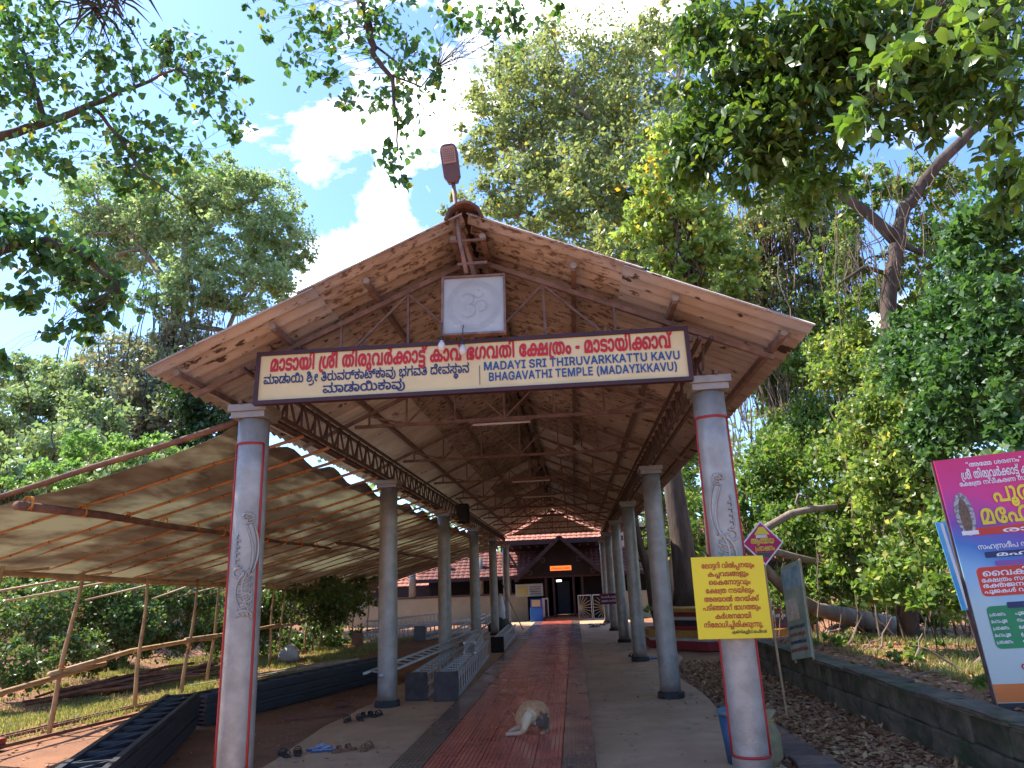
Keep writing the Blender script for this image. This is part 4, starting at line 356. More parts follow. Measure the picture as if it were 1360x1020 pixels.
[134,[50,-12,10,-1,12,2,18,5,7,5,15,16,10,21,3,26,0,18,-5,30,-9,17,-11,11,-12,8,-21,6,-12,-1,-16,-3,-17,-7,-15,-16,-9,-18,-2,-9,3,-8,8,-4,14,-3,11,1,4,4,8,19,5,5,8,2,9,-1,7,-4,5,-8,4,-14,2,-25,-6,-24,-8,-10,-10,-4,-14,4,-6,8,-6,15,-6,4,-7,0,-18,-3,-4,-2,-3,-5,0,-12,11,-22,15,-14,14,-7]],
[149,[65,-12,9,-1,20,2,13,3,12,6,15,14,8,24,-1,12,-4,12,-4,9,-12,11,-12,5,-15,3,-39,2,-13,5,-2,6,2,6,14,6,8,1,21,-1,19,-6,12,-7,6,0,7,2,13,16,1,7,-2,6,-16,9,-18,7,-33,5,-27,-2,-13,-3,-14,-7,-14,-14,-5,-9,-1,-9,0,-18,4,-12,4,-7,12,-10,15,-6,17,-3,33,0,9,-3,6,-5,0,-9,-5,-5,-4,-3,-17,-2,-22,2,-15,5,-17,8,-6,0,-6,-3,-11,-16,-2,-6,3,-7,24,-12,27,-7]],
[267,[86,-12,11,-1,33,6,15,-4,18,-2,29,3,12,3,14,7,17,14,11,15,10,24,2,10,-1,32,-4,19,-12,24,-9,12,-4,1,-6,-1,-18,-11,-4,-7,0,-7,10,-17,6,-19,0,-24,-2,-8,-10,-18,-8,-8,-19,-6,-1,1,2,4,5,8,7,18,3,16,0,21,-7,26,-10,15,-25,15,-13,2,-23,-1,-16,-8,-29,9,-15,0,-15,-4,-20,-12,-14,-18,-6,-22,0,-26,3,-16,4,-11,10,-18,16,-17,12,-8,16,-7],[87,24,-23,9,-11,11,-5,10,-6,20,0,13,3,13,5,10,13,4,9,-3,-3,-13,0,-29,5,-19],[130,34,-6,7,-8,12,-7,25,3,20,4,9,4,3,10,4,11,-2,5,-4,4,-9,2,-15,0,-13,-6,-18,-9,-14]],
[65,[14,-9,26,-1,6,3,3,6,0,156,-2,22,-5,15,-8,12,-14,11,-10,4,-13,1,-17,0,-21,-8,-8,-8,-7,-7,-5,-14,-2,-12,2,-16,6,-8,7,-1,15,3,8,4,3,6,2,18,8,6,10,-1,5,-5,3,-6,3,-25,0,-146,1,-5]],
[77],
[69,[57,-55,26,-1,9,4,3,8,-2,18,-3,6,-5,2,-15,-1,-17,3,-7,11,-4,10,0,30,4,20,16,57,10,22,0,6,-3,5,-5,2,-24,1,-5,-2,-4,-4,-21,-54,-6,-29,0,-12,-3,-16,2,-32,4,-19,6,-12,16,-15,11,-6]],
[268,[62,-12,11,-1,14,2,10,3,11,6,12,12,6,10,5,16,2,42,6,20,4,7,4,2,8,4,14,3,12,-1,9,-3,-9,-1,-16,-6,-13,-13,-9,-15,-3,-13,0,-26,5,-18,5,-9,13,-13,11,-5,25,-4,21,4,15,8,11,11,7,13,4,12,2,12,0,31,-2,11,-7,18,-6,10,-19,19,-14,8,-12,4,-18,3,-18,0,-25,-4,-22,-13,-9,-9,-11,-17,-3,-12,-1,-43,-4,-15,-2,-6,-5,-5,-6,-1,-11,0,-11,4,-8,14,-3,13,0,14,4,20,7,14,17,16,0,10,-15,18,-7,3,-7,-3,-22,-22,-12,-22,-7,-25,0,-18,3,-24,9,-20,11,-15,11,-7,9,-4,11,-3],[196,24,-12,6,-4,12,0,9,3,14,4,4,6,3,9,2,13,-5,4,-4,1,-6,-2,-18,-5,-9,-5,-5]],
[65,[13,-9,26,-1,6,3,3,6,0,160,-5,21,-4,11,-12,13,-9,6,-15,7,-22,3,-18,0,-9,-1,-17,-8,-12,-12,-5,-11,-2,-11,3,-15,5,-10,7,-7,18,-9,10,-2,14,2,16,6,15,18,2,-8,0,-152,1,-5],[-39,171,-3,3,0,5,3,3,7,3,2,-5,0,-6]],
[262,[119,-12,10,-1,12,2,19,7,10,7,12,20,5,19,-2,32,-4,15,-15,25,19,-3,11,-5,10,-13,4,-10,2,-21,-7,-21,-11,-14,-10,-6,-2,-6,1,-7,15,-18,7,-1,8,3,25,23,7,14,8,28,0,26,-6,24,-8,13,-16,16,-21,11,-24,4,-19,0,-28,-5,-4,-2,-30,7,-18,1,-19,-4,-15,-5,-18,-11,-12,-13,-9,-18,-6,-20,0,-24,2,-10,4,-12,10,-20,20,-20,10,-6,6,0,4,2,11,12,3,6,1,6,-2,6,-15,12,-5,6,-7,26,1,15,9,19,6,7,12,6,19,2,-13,-16,-8,-21,-2,-11,0,-24,2,-10,10,-22,9,-10,18,-10],[124,24,-9,5,-4,6,-3,15,0,13,5,20,8,13,7,5,12,-18,4,-11,2,-7,0,-21,-3,-9,-6,-8]],
[192,[115,-12,9,-1,20,4,18,10,10,12,9,19,3,24,0,18,-6,22,-10,21,-18,18,-20,10,-30,7,-21,-1,-27,-5,-28,-17,-13,-16,-4,-8,-7,-27,0,-22,6,-21,12,-22,17,-17,10,-6,6,-1,5,2,11,12,5,10,19,-19,8,-4],[67,22,-14,11,-7,14,-4,18,2,21,8,13,11,8,15,6,13,1,22,-4,-8,-1,-15,-6,-12,-10,-9,-13,-4,-12,-2,-15,0,-15],[121,24,-12,5,-4,8,-2,10,1,10,5,11,6,4,10,2,11,-3,7,-5,1,-12,-2,-11,-5,-13,-4,-3]],
[91,[33,-66,8,-1,16,3,10,4,12,9,7,9,5,12,2,8,0,16,-5,18,-4,8,-9,8,-11,7,11,51,0,27,-4,12,-5,9,-7,7,-11,6,-16,4,-14,-1,-12,0,-7,-3,-4,-6,0,-6,3,-15,4,-5,6,-2,16,1,4,-1,4,-5,2,-6,0,-18,-4,-18,-7,-27,-20,-11,-13,-15,-4,-11,-2,-17,2,-15,5,-12,6,-8,14,-10,9,-4],[33,-30,-8,9,-1,9,2,6,1,5,6,4,9,0,6,-3,5,-6,-1,-15,-3,-6,-5,-3]],
[248,[43,-9,8,-1,6,1,13,16,2,6,-3,7,-19,17,-5,12,-3,15,2,21,11,19,11,6,12,4,13,0,18,-7,10,-10,7,-18,0,-22,-5,-14,-7,-10,-13,-12,-2,-5,1,-7,11,-16,6,-2,105,0,6,2,4,8,-1,141,-3,4,-5,2,-22,0,-6,-2,-4,-5,-1,-113,-32,0,6,12,3,14,2,13,-2,20,-9,27,-7,10,-16,15,-14,6,-13,4,-35,2,-27,-7,-21,-13,-15,-18,-7,-17,-3,-15,0,-26,5,-19,10,-20,17,-18]],
[192,[118,-12,8,-1,13,2,17,7,8,6,7,7,9,18,2,8,2,16,0,15,-7,27,-7,15,-19,21,8,11,7,18,0,16,-3,9,-15,18,-13,6,-32,0,-10,-2,-7,-4,-3,-6,0,-6,6,-18,8,-4,12,3,9,0,4,-2,3,-4,-1,-8,-6,-8,-22,4,-27,-2,-24,-7,-18,-11,-15,-19,-7,-14,-5,-19,0,-24,6,-21,11,-21,19,-19,10,-6,9,1,15,19,2,9,6,-11,15,-12,9,-5],[70,19,-16,14,-5,6,-7,26,1,15,4,12,10,12,11,6,18,4,-13,-21,-7,-19,-1,-29],[121,24,-6,3,-6,8,-3,9,0,16,7,24,10,15,1,2,2,-2,9,-15,5,-12,2,-22,-5,-20,-7,-4]],
[384,[47,-12,18,-1,29,10,19,-8,20,-2,19,3,14,6,19,19,10,23,2,16,2,0,0,-24,10,-21,11,-11,10,-5,23,-6,21,2,12,5,7,5,11,13,15,-21,6,-2,6,1,10,6,21,21,9,16,4,21,2,18,-3,23,-6,15,-5,9,-13,13,-7,6,-24,10,-20,4,-30,-2,-19,-7,-15,-8,-18,-18,-13,-25,-7,0,-5,19,-5,11,-19,19,-16,7,-16,3,-11,0,-21,-5,-10,-5,-16,-16,-8,-14,-6,-19,-24,-4,-17,-7,-14,-12,-5,-7,-4,-9,-2,-18,2,-14,4,-10,19,-17,12,-5],[308,22,2,22,-2,9,-10,20,-11,9,-9,5,-29,5,2,5,11,9,15,6,16,2,20,-5,12,-10,7,-13,2,-8,0,-19,-3,-12,-5,-10,-10,-10],[52,24,-9,4,-3,7,0,7,4,7,12,4,6,1,7,-27,-10,-3],[128,24,-15,6,-4,8,-5,16,29,0,24,0,0,-3,-6,-15,-6,-7,-6,-3],[253,24,-10,5,-3,4,-2,15,0,6,15,0,10,-4,4,-3,3,-8,-2,-9,-3,-3,-3,-3],[107,92,1,6,8,12,18,4,14,-6,3,-4,4,-12]],
[149,[53,-72,33,-1,17,3,16,8,15,13,6,13,2,20,-5,15,-6,10,6,9,3,6,1,8,1,16,-7,18,-14,14,-11,5,-13,3,-27,0,-22,4,-6,3,-2,6,1,3,3,4,7,3,19,3,15,-1,19,-6,12,-7,8,0,4,1,6,6,8,12,1,7,-4,7,-26,12,-36,7,-19,-1,-24,-4,-14,-7,-5,-5,-10,-10,-5,-15,0,-20,4,-12,4,-7,13,-11,14,-5,18,-3,32,0,9,-3,6,-5,0,-8,-2,-3,-9,-5,-12,-1,-67,0,-5,-2,-3,-4,-1,-22,3,-6,4,-3,83,1,5,-3,3,-4,1,-8,-1,-4,-8,-5,-8,-1,-24,0,-22,6,-18,8,-6,0,-5,-3,-11,-19,0,-6,2,-5,24,-12]],
[8,[-36,139,13,-1,12,2,12,4,12,8,9,13,4,10,1,17,-2,13,-3,6,-5,3,-22,-3,-6,-3,-3,-7,3,-9,-1,-8,-2,-5,-5,-3,-15,-1,-6,3,-4,9,1,17,-6,6,-21,4,-6,-2,-3,-4,-4,-13,0,-9,2,-14,4,-10,19,-17,12,-5]],
[268,[47,-12,18,-1,29,10,19,-8,21,-2,23,5,9,4,7,6,2,-6,4,-5,20,-4,12,0,15,2,12,5,7,5,9,11,6,14,1,18,-5,20,-7,9,-13,10,-21,9,-18,2,-3,15,-9,17,-16,17,-12,6,-21,4,-11,0,-19,-4,-12,-6,-15,-15,-8,-11,-7,-23,-24,-4,-17,-7,-14,-12,-5,-7,-4,-9,-2,-18,2,-14,4,-10,19,-17,12,-5],[52,24,-9,4,-3,7,0,7,4,7,12,4,6,1,7,-27,-10,-3],[128,24,-15,6,-4,8,-5,16,29,0,24,0,0,-3,-6,-15,-6,-7,-6,-3],[200,24,-9,3,4,12,2,14,12,-2,9,-6,2,-6,-2,-9,-4,-4],[107,92,1,6,8,12,18,4,14,-6,3,-4,4,-12]],
[172,[95,-12,20,-1,26,6,9,5,8,8,6,15,-1,21,-5,9,-7,7,-19,8,-31,2,31,0,9,2,10,5,10,14,3,15,-2,18,-11,14,-10,7,-12,5,-23,3,-15,1,-28,-5,-26,-14,-15,-15,-10,-17,-7,-26,-2,-31,5,-29,3,-18,5,-6,14,-1,12,2,4,2,3,5,1,6,-6,31,0,23,4,16,5,15,7,11,15,9,22,4,16,-1,7,-3,3,-5,-27,0,-15,-4,-12,-7,-6,-6,-6,-11,0,-21,5,-9,8,-9,12,-6,9,-1,24,-1,9,-1,-3,-3,-13,-2,-12,2,-21,6,-8,-1,-5,-4,-8,-18,0,-6,3,-4,12,-6]],
[232,[62,-12,11,-1,14,2,10,3,11,6,13,13,8,16,2,9,2,12,0,36,3,16,5,9,12,5,9,-1,11,-8,5,-9,5,-18,0,-15,-3,-13,-10,-17,-16,-14,-1,-7,2,-6,16,-16,9,-1,24,22,12,19,7,23,0,39,-6,18,-8,16,-11,12,-20,10,-16,4,-12,-1,-23,-4,-13,-8,-7,-7,-10,-16,-5,-20,0,-36,-4,-23,-7,-10,-6,-1,-11,0,-11,4,-8,14,-3,13,0,14,4,20,7,14,17,16,2,5,-2,6,-16,18,-8,1,-5,-2,-22,-22,-4,-6,-9,-17,-6,-24,2,-33,4,-18,6,-12,12,-15,19,-10,11,-3]],
[157,[74,-12,19,-1,15,2,19,7,7,4,8,10,4,8,2,11,-2,16,-4,8,-8,10,-9,6,8,5,11,12,5,18,0,9,-2,9,-8,13,-7,6,-18,9,-15,2,-30,-2,-30,-11,-12,-8,-13,-14,-7,-10,-5,-20,-2,-31,6,-21,6,-12,14,-15,11,-8,24,-10],[97,23,-1,4,1,8,5,3,4,-1,3,-4,-2,-7],[58,33,-8,8,-5,10,-3,21,3,17,5,10,7,7,3,1,0,-2,0,-7,4,-11,16,-18,-5,-3,-11,-11,-4,-8],[100,102,-3,6,1,6,2,2,4,-2,6,-4,-1,-6,-4,-3]],
[432,[47,-12,18,-1,29,10,19,-8,20,-2,19,3,14,6,19,19,10,23,2,15,6,0,11,-4,4,-7,0,-6,-3,-5,-15,-6,-4,-7,4,-19,3,-6,5,-3,202,1,4,3,2,6,-1,141,-3,4,-5,2,-27,-1,-7,-8,-9,-18,-6,-7,-15,-16,-11,-5,-2,28,-6,14,-7,7,-16,9,-21,2,-11,-2,-16,-9,-9,-9,-6,-13,-3,-18,6,-23,-26,12,-18,2,-5,19,-6,12,-17,18,-11,5,-24,6,-9,-1,-21,-5,-10,-5,-16,-16,-8,-14,-6,-19,-24,-4,-17,-7,-14,-12,-5,-7,-4,-9,-2,-18,2,-14,4,-10,19,-17,12,-5],[52,24,-9,4,-3,7,0,6,4,8,12,4,6,1,7,-27,-10,-3],[128,24,-15,6,-4,8,-5,16,29,0,24,0,0,-3,-6,-15,-6,-7,-6,-3],[259,27,1,15,-3,18,23,-9,12,-1,0,-23],[332,27,0,24,25,11,19,15,0,-50],[290,87,-9,4,-3,5,-2,11,4,6,4,1,6,-6,2,-10,0,-11],[107,92,1,6,8,12,18,4,14,-6,3,-4,4,-12]],
[121,[50,-12,8,-1,13,2,15,5,9,5,12,14,7,19,0,24,-7,19,-12,14,-7,4,-24,7,-24,-1,-20,-9,-15,-18,-5,-13,-2,-12,3,-23,9,-16,16,-14,15,-5],[55,24,-11,5,-4,9,0,12,4,9,8,5,7,0,5,-2,8,-6,2,-14,-1,-9,-4,-4,-5,-3]],
[88,[5,48,5,-1,63,1,4,3,2,6,0,21,-5,8,-5,1,-63,-1,-4,-3,-2,-6,0,-21]],
[232,[21,-6,24,-1,7,7,1,103,41,-103,9,-7,22,0,6,5,40,105,2,-103,6,-7,28,1,5,8,0,110,-1,74,-8,4,-36,-1,-6,-9,-48,-126,-50,130,-8,6,-36,-1,-4,-7,0,-180,1,-4]],
[178,[5,-6,25,-1,6,2,3,5,17,43,62,-1,18,-47,6,-2,22,0,6,2,2,13,-37,100,-29,78,-8,4,-24,0,-6,-2,-4,-6,-64,-176,0,-8],[68,79,18,56,4,-13,14,-42]],
[186,[21,-6,74,-1,12,2,26,11,14,12,10,12,13,28,4,34,-2,24,-5,16,-10,22,-12,12,-14,11,-17,9,-11,2,-20,2,-60,0,-7,-4,-1,-184,1,-4],[53,28,-1,124,39,1,12,-4,16,-10,12,-19,4,-16,0,-24,-10,-30,-12,-12,-18,-8,-10,-2]],
[176,[71,-6,27,-1,5,5,1,74,66,108,-1,6,-5,4,-30,-1,-10,-11,-32,-54,-6,-10,-2,0,-35,58,-13,17,-30,1,-6,-6,0,-8,65,-104,0,-70,1,-4]],
[116,[10,-6,89,-1,7,5,1,22,-2,6,-4,2,-26,2,0,122,26,1,5,5,1,26,-6,6,-88,0,-8,-4,-1,-24,3,-6,4,-3,25,-1,0,-122,-25,-2,-6,-4,-1,-24]],
[67],
[166,[61,-9,39,-1,28,11,10,8,7,10,9,22,0,14,-3,14,-5,10,-14,14,-30,14,-36,10,-10,6,-6,8,0,8,6,9,18,8,14,0,16,-6,5,-5,5,-12,6,-5,22,0,6,3,2,4,0,14,-5,12,-7,10,-12,9,-16,8,-14,3,-32,0,-24,-9,-16,-13,-11,-20,-2,-14,2,-16,7,-14,12,-12,23,-12,47,-15,10,-5,3,-6,0,-10,-5,-10,-10,-6,-14,-4,-20,2,-8,4,-8,6,-5,14,-5,4,-24,0,-6,-2,-3,-4,0,-12,13,-24,16,-14]],
[167,[21,-6,24,-1,6,5,2,65,30,-1,31,-56,9,-12,28,-1,6,2,3,5,-1,6,-35,64,17,16,7,10,6,18,0,24,-9,24,-18,17,-20,9,-20,2,-64,0,-6,-2,-2,-6,0,-180,1,-4],[53,98,-1,2,1,55,42,-2,12,-5,8,-14,0,-16,-8,-12,-12,-6,-14,-2]],
[167,[68,-6,25,-1,6,7,1,152,51,1,6,7,0,24,-4,5,-58,1,-82,0,-6,-2,-2,-4,0,-24,4,-6,54,-2,0,-150,1,-4]],
[192,[21,-6,24,-1,6,6,2,76,78,0,3,-77,7,-5,22,0,6,3,3,6,0,180,-3,6,-6,2,-22,0,-7,-4,-3,-74,-78,0,-2,74,-8,4,-20,0,-6,-2,-2,-6,0,-180,1,-4]],
[192,[75,-9,34,-1,30,11,12,10,10,12,9,20,2,14,0,126,-3,4,-6,2,-22,0,-6,-2,-2,-6,0,-124,-6,-14,-10,-10,-6,-3,-8,-3,-22,0,-16,8,-7,10,-6,20,0,118,-3,4,-6,2,-20,0,-6,-2,-2,-6,0,-132,2,-10,11,-20,11,-12,20,-12]],
[178,[71,-6,29,-1,7,5,67,182,-1,6,-5,4,-28,0,-6,-4,-42,-124,-4,-10,-2,-2,-2,4,-30,88,-18,46,-6,2,-22,0,-6,-2,-2,-4,6,-24,56,-153,4,-9]],
[174,[21,-6,24,-1,6,5,1,58,17,17,6,-3,52,-75,6,-2,26,0,6,3,3,4,-1,6,-69,96,-1,2,46,47,24,27,0,8,-8,4,-32,-1,-74,-79,-2,76,-8,4,-20,0,-6,-2,-2,-6,0,-180,1,-4]],
[170,[21,-6,86,-1,28,11,12,12,9,18,0,30,-9,18,-15,14,13,14,5,14,0,20,-8,20,-15,15,-20,9,-18,2,-66,0,-7,-4,-1,-184,1,-4],[53,28,-1,2,1,45,40,0,18,-7,8,-14,0,-8,-8,-12,-16,-6],[53,110,-1,2,1,41,42,0,11,-5,7,-16,-4,-10,-8,-8,-8,-4]],
[193,[79,-9,33,0,10,2,16,7,22,17,8,10,8,22,3,12,0,30,-3,6,-6,3,-72,-1,-4,-8,0,-18,2,-6,6,-2,36,0,2,-4,-2,-6,-6,-12,-6,-6,-8,-5,-12,-4,-20,0,-14,5,-14,12,-7,14,-4,14,-2,28,6,22,5,12,12,12,8,4,10,4,18,0,10,-4,14,-10,11,-20,5,-4,27,0,5,4,1,8,-9,24,-20,22,-20,12,-16,4,-32,1,-17,-5,-23,-14,-13,-14,-15,-29,-4,-19,0,-38,4,-20,11,-24,17,-20,22,-13]],
[156,[21,-6,112,-1,6,2,3,5,0,22,-7,6,-83,2,1,45,76,1,5,8,0,18,-3,6,-6,2,-73,2,1,41,78,0,6,2,3,5,0,24,-7,6,-110,0,-7,-4,-1,-184,1,-4]],
[166,[21,-6,24,-1,6,5,2,61,46,0,12,2,16,8,18,19,9,26,0,22,-7,22,-14,16,-15,10,-13,4,-18,2,-64,0,-7,-4,-1,-184,1,-4],[53,94,-1,60,27,1,14,-2,12,-6,6,-5,4,-10,0,-16,-6,-12,-8,-6,-12,-4]],
[147,[21,-6,106,-1,6,2,3,5,0,22,-6,6,-78,2,0,82,-1,74,-6,4,-22,0,-6,-2,-2,-4,0,-182,1,-4]],
[104,[60,-41,25,0,4,2,2,6,-18,44,-8,24,-4,22,0,34,4,24,10,36,16,38,-1,6,-5,4,-24,1,-8,-7,-10,-21,-11,-31,-8,-40,0,-48,6,-34,15,-38,8,-16]],
[104,[12,-41,25,0,6,4,16,34,12,40,3,18,0,42,-7,36,-14,44,-8,16,-7,6,-25,1,-4,-3,-2,-6,18,-46,12,-58,0,-28,-8,-36,-22,-54,1,-6]],
[168,[62,-9,31,0,16,5,12,7,14,14,7,14,5,18,0,18,-4,17,-7,13,-15,18,-22,10,-18,3,-23,-5,5,32,66,0,6,2,2,6,0,18,-2,6,-6,3,-72,0,-22,-1,-8,-7,-11,-87,1,-6,12,-6,16,-2,24,10,14,0,16,-8,9,-16,0,-18,-5,-12,-6,-6,-14,-5,-8,0,-14,5,-6,6,-5,12,-5,4,-24,0,-6,-4,0,-14,6,-16,8,-10,16,-11]],
[168,[66,-9,29,0,14,5,12,7,12,12,8,12,6,18,4,20,1,50,-7,30,-12,22,-12,12,-12,8,-13,4,-29,0,-14,-4,-12,-8,-11,-12,-12,-22,-7,-28,0,-50,4,-22,7,-18,7,-12,12,-12,12,-7],[75,27,-8,2,-8,8,-9,24,-2,10,0,38,4,18,7,18,6,6,12,6,10,-1,10,-5,6,-6,8,-18,4,-18,0,-36,-2,-12,-10,-24,-12,-9,-6,-2]],
]
RUN = {'title': [94, 95, 96, 95, 97, 98, 99, 100, 101, 102, 99, 103, 98, 104, 105, 106, 107, 108, 95, 109, 110, 99, 111, 95, 106, 110, 99, 112, 113, 106, 103, 98, 99, 114, 115, 100, 103, 116, 99, 117, 99, 94, 95, 96, 95, 97, 98, 108, 95, 106, 110], 'y': [[20, 24, 1, 15, 25, 4, 5, 12, 4, 26, 27, 28, 3, 11, 22], [17, 29, 12, 2, 30, 31, 11, 22], [32, 17, 20, 28, 1, 15, 12, 11, 22], [20, 21, 6, 9, 5, 28, 2, 3, 4, 24, 11, 22], [33, 10, 3, 1, 26, 5, 9, 25, 3, 16, 14, 16], [34, 2, 4, 35, 1, 25, 16, 5, 18, 1, 19, 36, 11, 22], [17, 13, 7, 28, 0, 1, 3, 4], [28, 4, 20, 10, 1, 37, 4, 29, 4, 10, 4, 14, 11, 38, 11, 39], [40, 17, 16, 41, 4, 17, 42, 43, 15, 8, 12, 16, 5, 44, 45, 8, 41, 13]], 'b': [[46, 33, 20, 47, 5, 7, 10, 48, 22, 49], [6, 7, 8, 5, 9, 4, 10, 11, 12, 13, 14, 1, 15, 16, 5, 17, 1, 12, 16, 5, 23, 5, 0, 1, 2, 1, 3, 4, 14, 1, 12, 16], [20, 21, 6, 9, 5, 28, 12, 8, 17, 10, 48, 5, 41, 0, 4, 9, 4], [34, 43, 10], [0, 20, 50, 1, 51, 12, 22], [52, 53, 52, 52, 5, 0, 1, 13, 29, 16, 5, 54, 5, 55, 56, 1, 57], [58, 58, 59, 60, 5, 17, 11, 22, 18, 22, 5, 52, 61], [41, 50, 6, 41, 62, 8, 34, 22], [41, 50, 6, 41, 62, 8, 34, 5, 41, 0, 13, 27, 48, 22], [20, 21, 6, 9, 22, 5, 41, 38, 4, 37, 4, 3, 4, 26], [18, 63, 64, 28, 30, 65, 14, 16], [34, 43, 64, 17, 65, 5, 12, 66, 4, 34, 1, 2, 11, 17, 65], [67, 3, 4, 68, 3, 22], [67, 69, 8, 3], [6, 34, 18, 1, 70, 48, 22], [0, 50, 1, 34, 43, 64], [10, 1, 12, 4, 55, 24], [32, 12, 17, 4, 15, 16]], 'k': [[71, 72, 73, 72, 74, 75, 76, 77, 78, 75, 79, 80, 81, 82, 83, 84, 72, 85, 84, 72, 82, 86, 75, 87, 88, 82, 79, 75, 89, 90, 82, 91, 92, 72, 93], [71, 72, 73, 72, 74, 84, 72, 82, 86]], 'e': [[118, 119, 120, 119, 121, 122, 123, 124, 125, 122, 123, 126, 127, 122, 125, 128, 129, 119, 125, 130, 130, 119, 126, 126, 128, 123, 130, 119, 129, 128], [131, 127, 119, 132, 119, 129, 119, 126, 127, 122, 123, 126, 133, 118, 134, 135, 133, 123, 136, 118, 119, 120, 119, 121, 122, 130, 130, 119, 129, 128, 137], [138, 139, 139]]}

# ---------------------------------------------------------------- lettering
_gcache = {}
def glyph_mesh(key):
    if key in _gcache: return _gcache[key]
    a = GLYPH[key][0]; s = GLYPH[key][1:]; V = []; F = []
    if s:
        cu = bpy.data.curves.new('glyph', 'CURVE'); cu.dimensions = '2D'; cu.fill_mode = 'BOTH'
        for c in s:
            x = y = 0; sp = cu.splines.new('POLY'); sp.points.add(len(c) // 2 - 1)
            for p, dx, dy in zip(sp.points, c[::2], c[1::2]): x += dx; y += dy; p.co = (x / 250, y / 250, 0, 1)
            sp.use_cyclic_u = True
        o = bpy.data.objects.new('glyph', cu); COL.objects.link(o)
        me = bpy.data.meshes.new_from_object(o.evaluated_get(bpy.context.evaluated_depsgraph_get()))
        V = [tuple(q.co) for q in me.vertices]; F = [tuple(p.vertices) for p in me.polygons]
        bpy.data.objects.remove(o); bpy.data.curves.remove(cu); bpy.data.meshes.remove(me)
    _gcache[key] = (a / 250, V, F)
    return _gcache[key]
def script_text(run, m, parent, loc, width=None, height=1.0, align='L', name='lettering', rot=(R(90), 0, 0), track=0.0):
    """lettering of the local scripts, as one flat mesh; height = em size, width = wanted total width"""
    V = []; F = []; x = 0
    for q, k in enumerate(run):
        a, gv, gf = glyph_mesh(k); n = len(V)
        V += [(px + x, py, (q % 5) * .0004 / height) for px, py, pz in gv]; F += [tuple(n + i for i in f) for f in gf]
        x += a + track
    sx = (width / (x - track)) if width else height
    off = {'L': 0, 'C': -.5, 'R': -1}[align] * x * sx
    me = bpy.data.meshes.new(name); me.from_pydata([(p[0] * sx + off, p[1] * height, p[2] * height) for p in V], [], F)
    me.materials.append(m)
    return kind(link(name, me, parent, loc, rot), 'stuff')
# ---------------------------------------------------------------- foliage
RNG = np.random.default_rng(11)
def leaves(name, P, size, m, parent=None, shape='diamond', droop=.0, width=.34, flat=.0, rng=None, vary=.5):
    rng = rng or RNG
    n = len(P)
    ax = rng.normal(size=(n, 3)); ax[:, 2] = ax[:, 2] * (1 - flat) - droop
    ax /= np.linalg.norm(ax, axis=1)[:, None] + 1e-9
    rn = rng.normal(size=(n, 3)); rn[:, 2] += flat * 3
    sd = np.cross(ax, rn); sd /= np.linalg.norm(sd, axis=1)[:, None] + 1e-9
    nm = np.cross(sd, ax)
    L = size * (1 + vary * (rng.random(n) * 2 - 1)); L = L[:, None]; W = L * width
    if shape == 'diamond':
        pts = [P, P + ax * L * .45 + sd * W + nm * L * .06, P + ax * L, P + ax * L * .45 - sd * W + nm * L * .06]
        tri = [(0, 1, 2), (0, 2, 3)]
    elif shape == 'heart':
        pts = [P, P + ax * L * .1 + sd * W * .9, P + ax * L * .38 + sd * W * 1.15 + nm * L * .08, P + ax * L * 1.05,
               P + ax * L * .38 - sd * W * 1.15 + nm * L * .08, P + ax * L * .1 - sd * W * .9]
        tri = [(0, 1, 2), (0, 2, 3), (0, 3, 4), (0, 4, 5)]
    else:  # long leaf, bent along the midrib
        t = P + ax * L; t[:, 2] -= L[:, 0] * .16
        mid = P + ax * L * .5; mid[:, 2] += L[:, 0] * .02
        pts = [P, P + ax * L * .3 + sd * W * .85 + nm * L * .06, P + ax * L * .68 + sd * W * .8 + nm * L * .03, t,
               P + ax * L * .68 - sd * W * .8 + nm * L * .03, P + ax * L * .3 - sd * W * .85 + nm * L * .06, mid]
        tri = [(0, 1, 6), (1, 2, 6), (2, 3, 6), (6, 3, 4), (6, 4, 5), (0, 6, 5)]
    k = len(pts); V = np.stack(pts, 1).reshape(-1, 3).astype(np.float32)
    T = (np.arange(n)[:, None, None] * k + np.array(tri)[None]).reshape(-1, 3).astype(np.int32)
    me = bpy.data.meshes.new(name)
    me.vertices.add(len(V)); me.vertices.foreach_set('co', V.ravel())
    me.loops.add(T.size); me.loops.foreach_set('vertex_index', T.ravel())
    me.polygons.add(len(T)); me.polygons.foreach_set('loop_start', np.arange(0, T.size, 3, dtype=np.int32))
    me.materials.append(m); me.update(calc_edges=True)
    return link(name, me, parent)

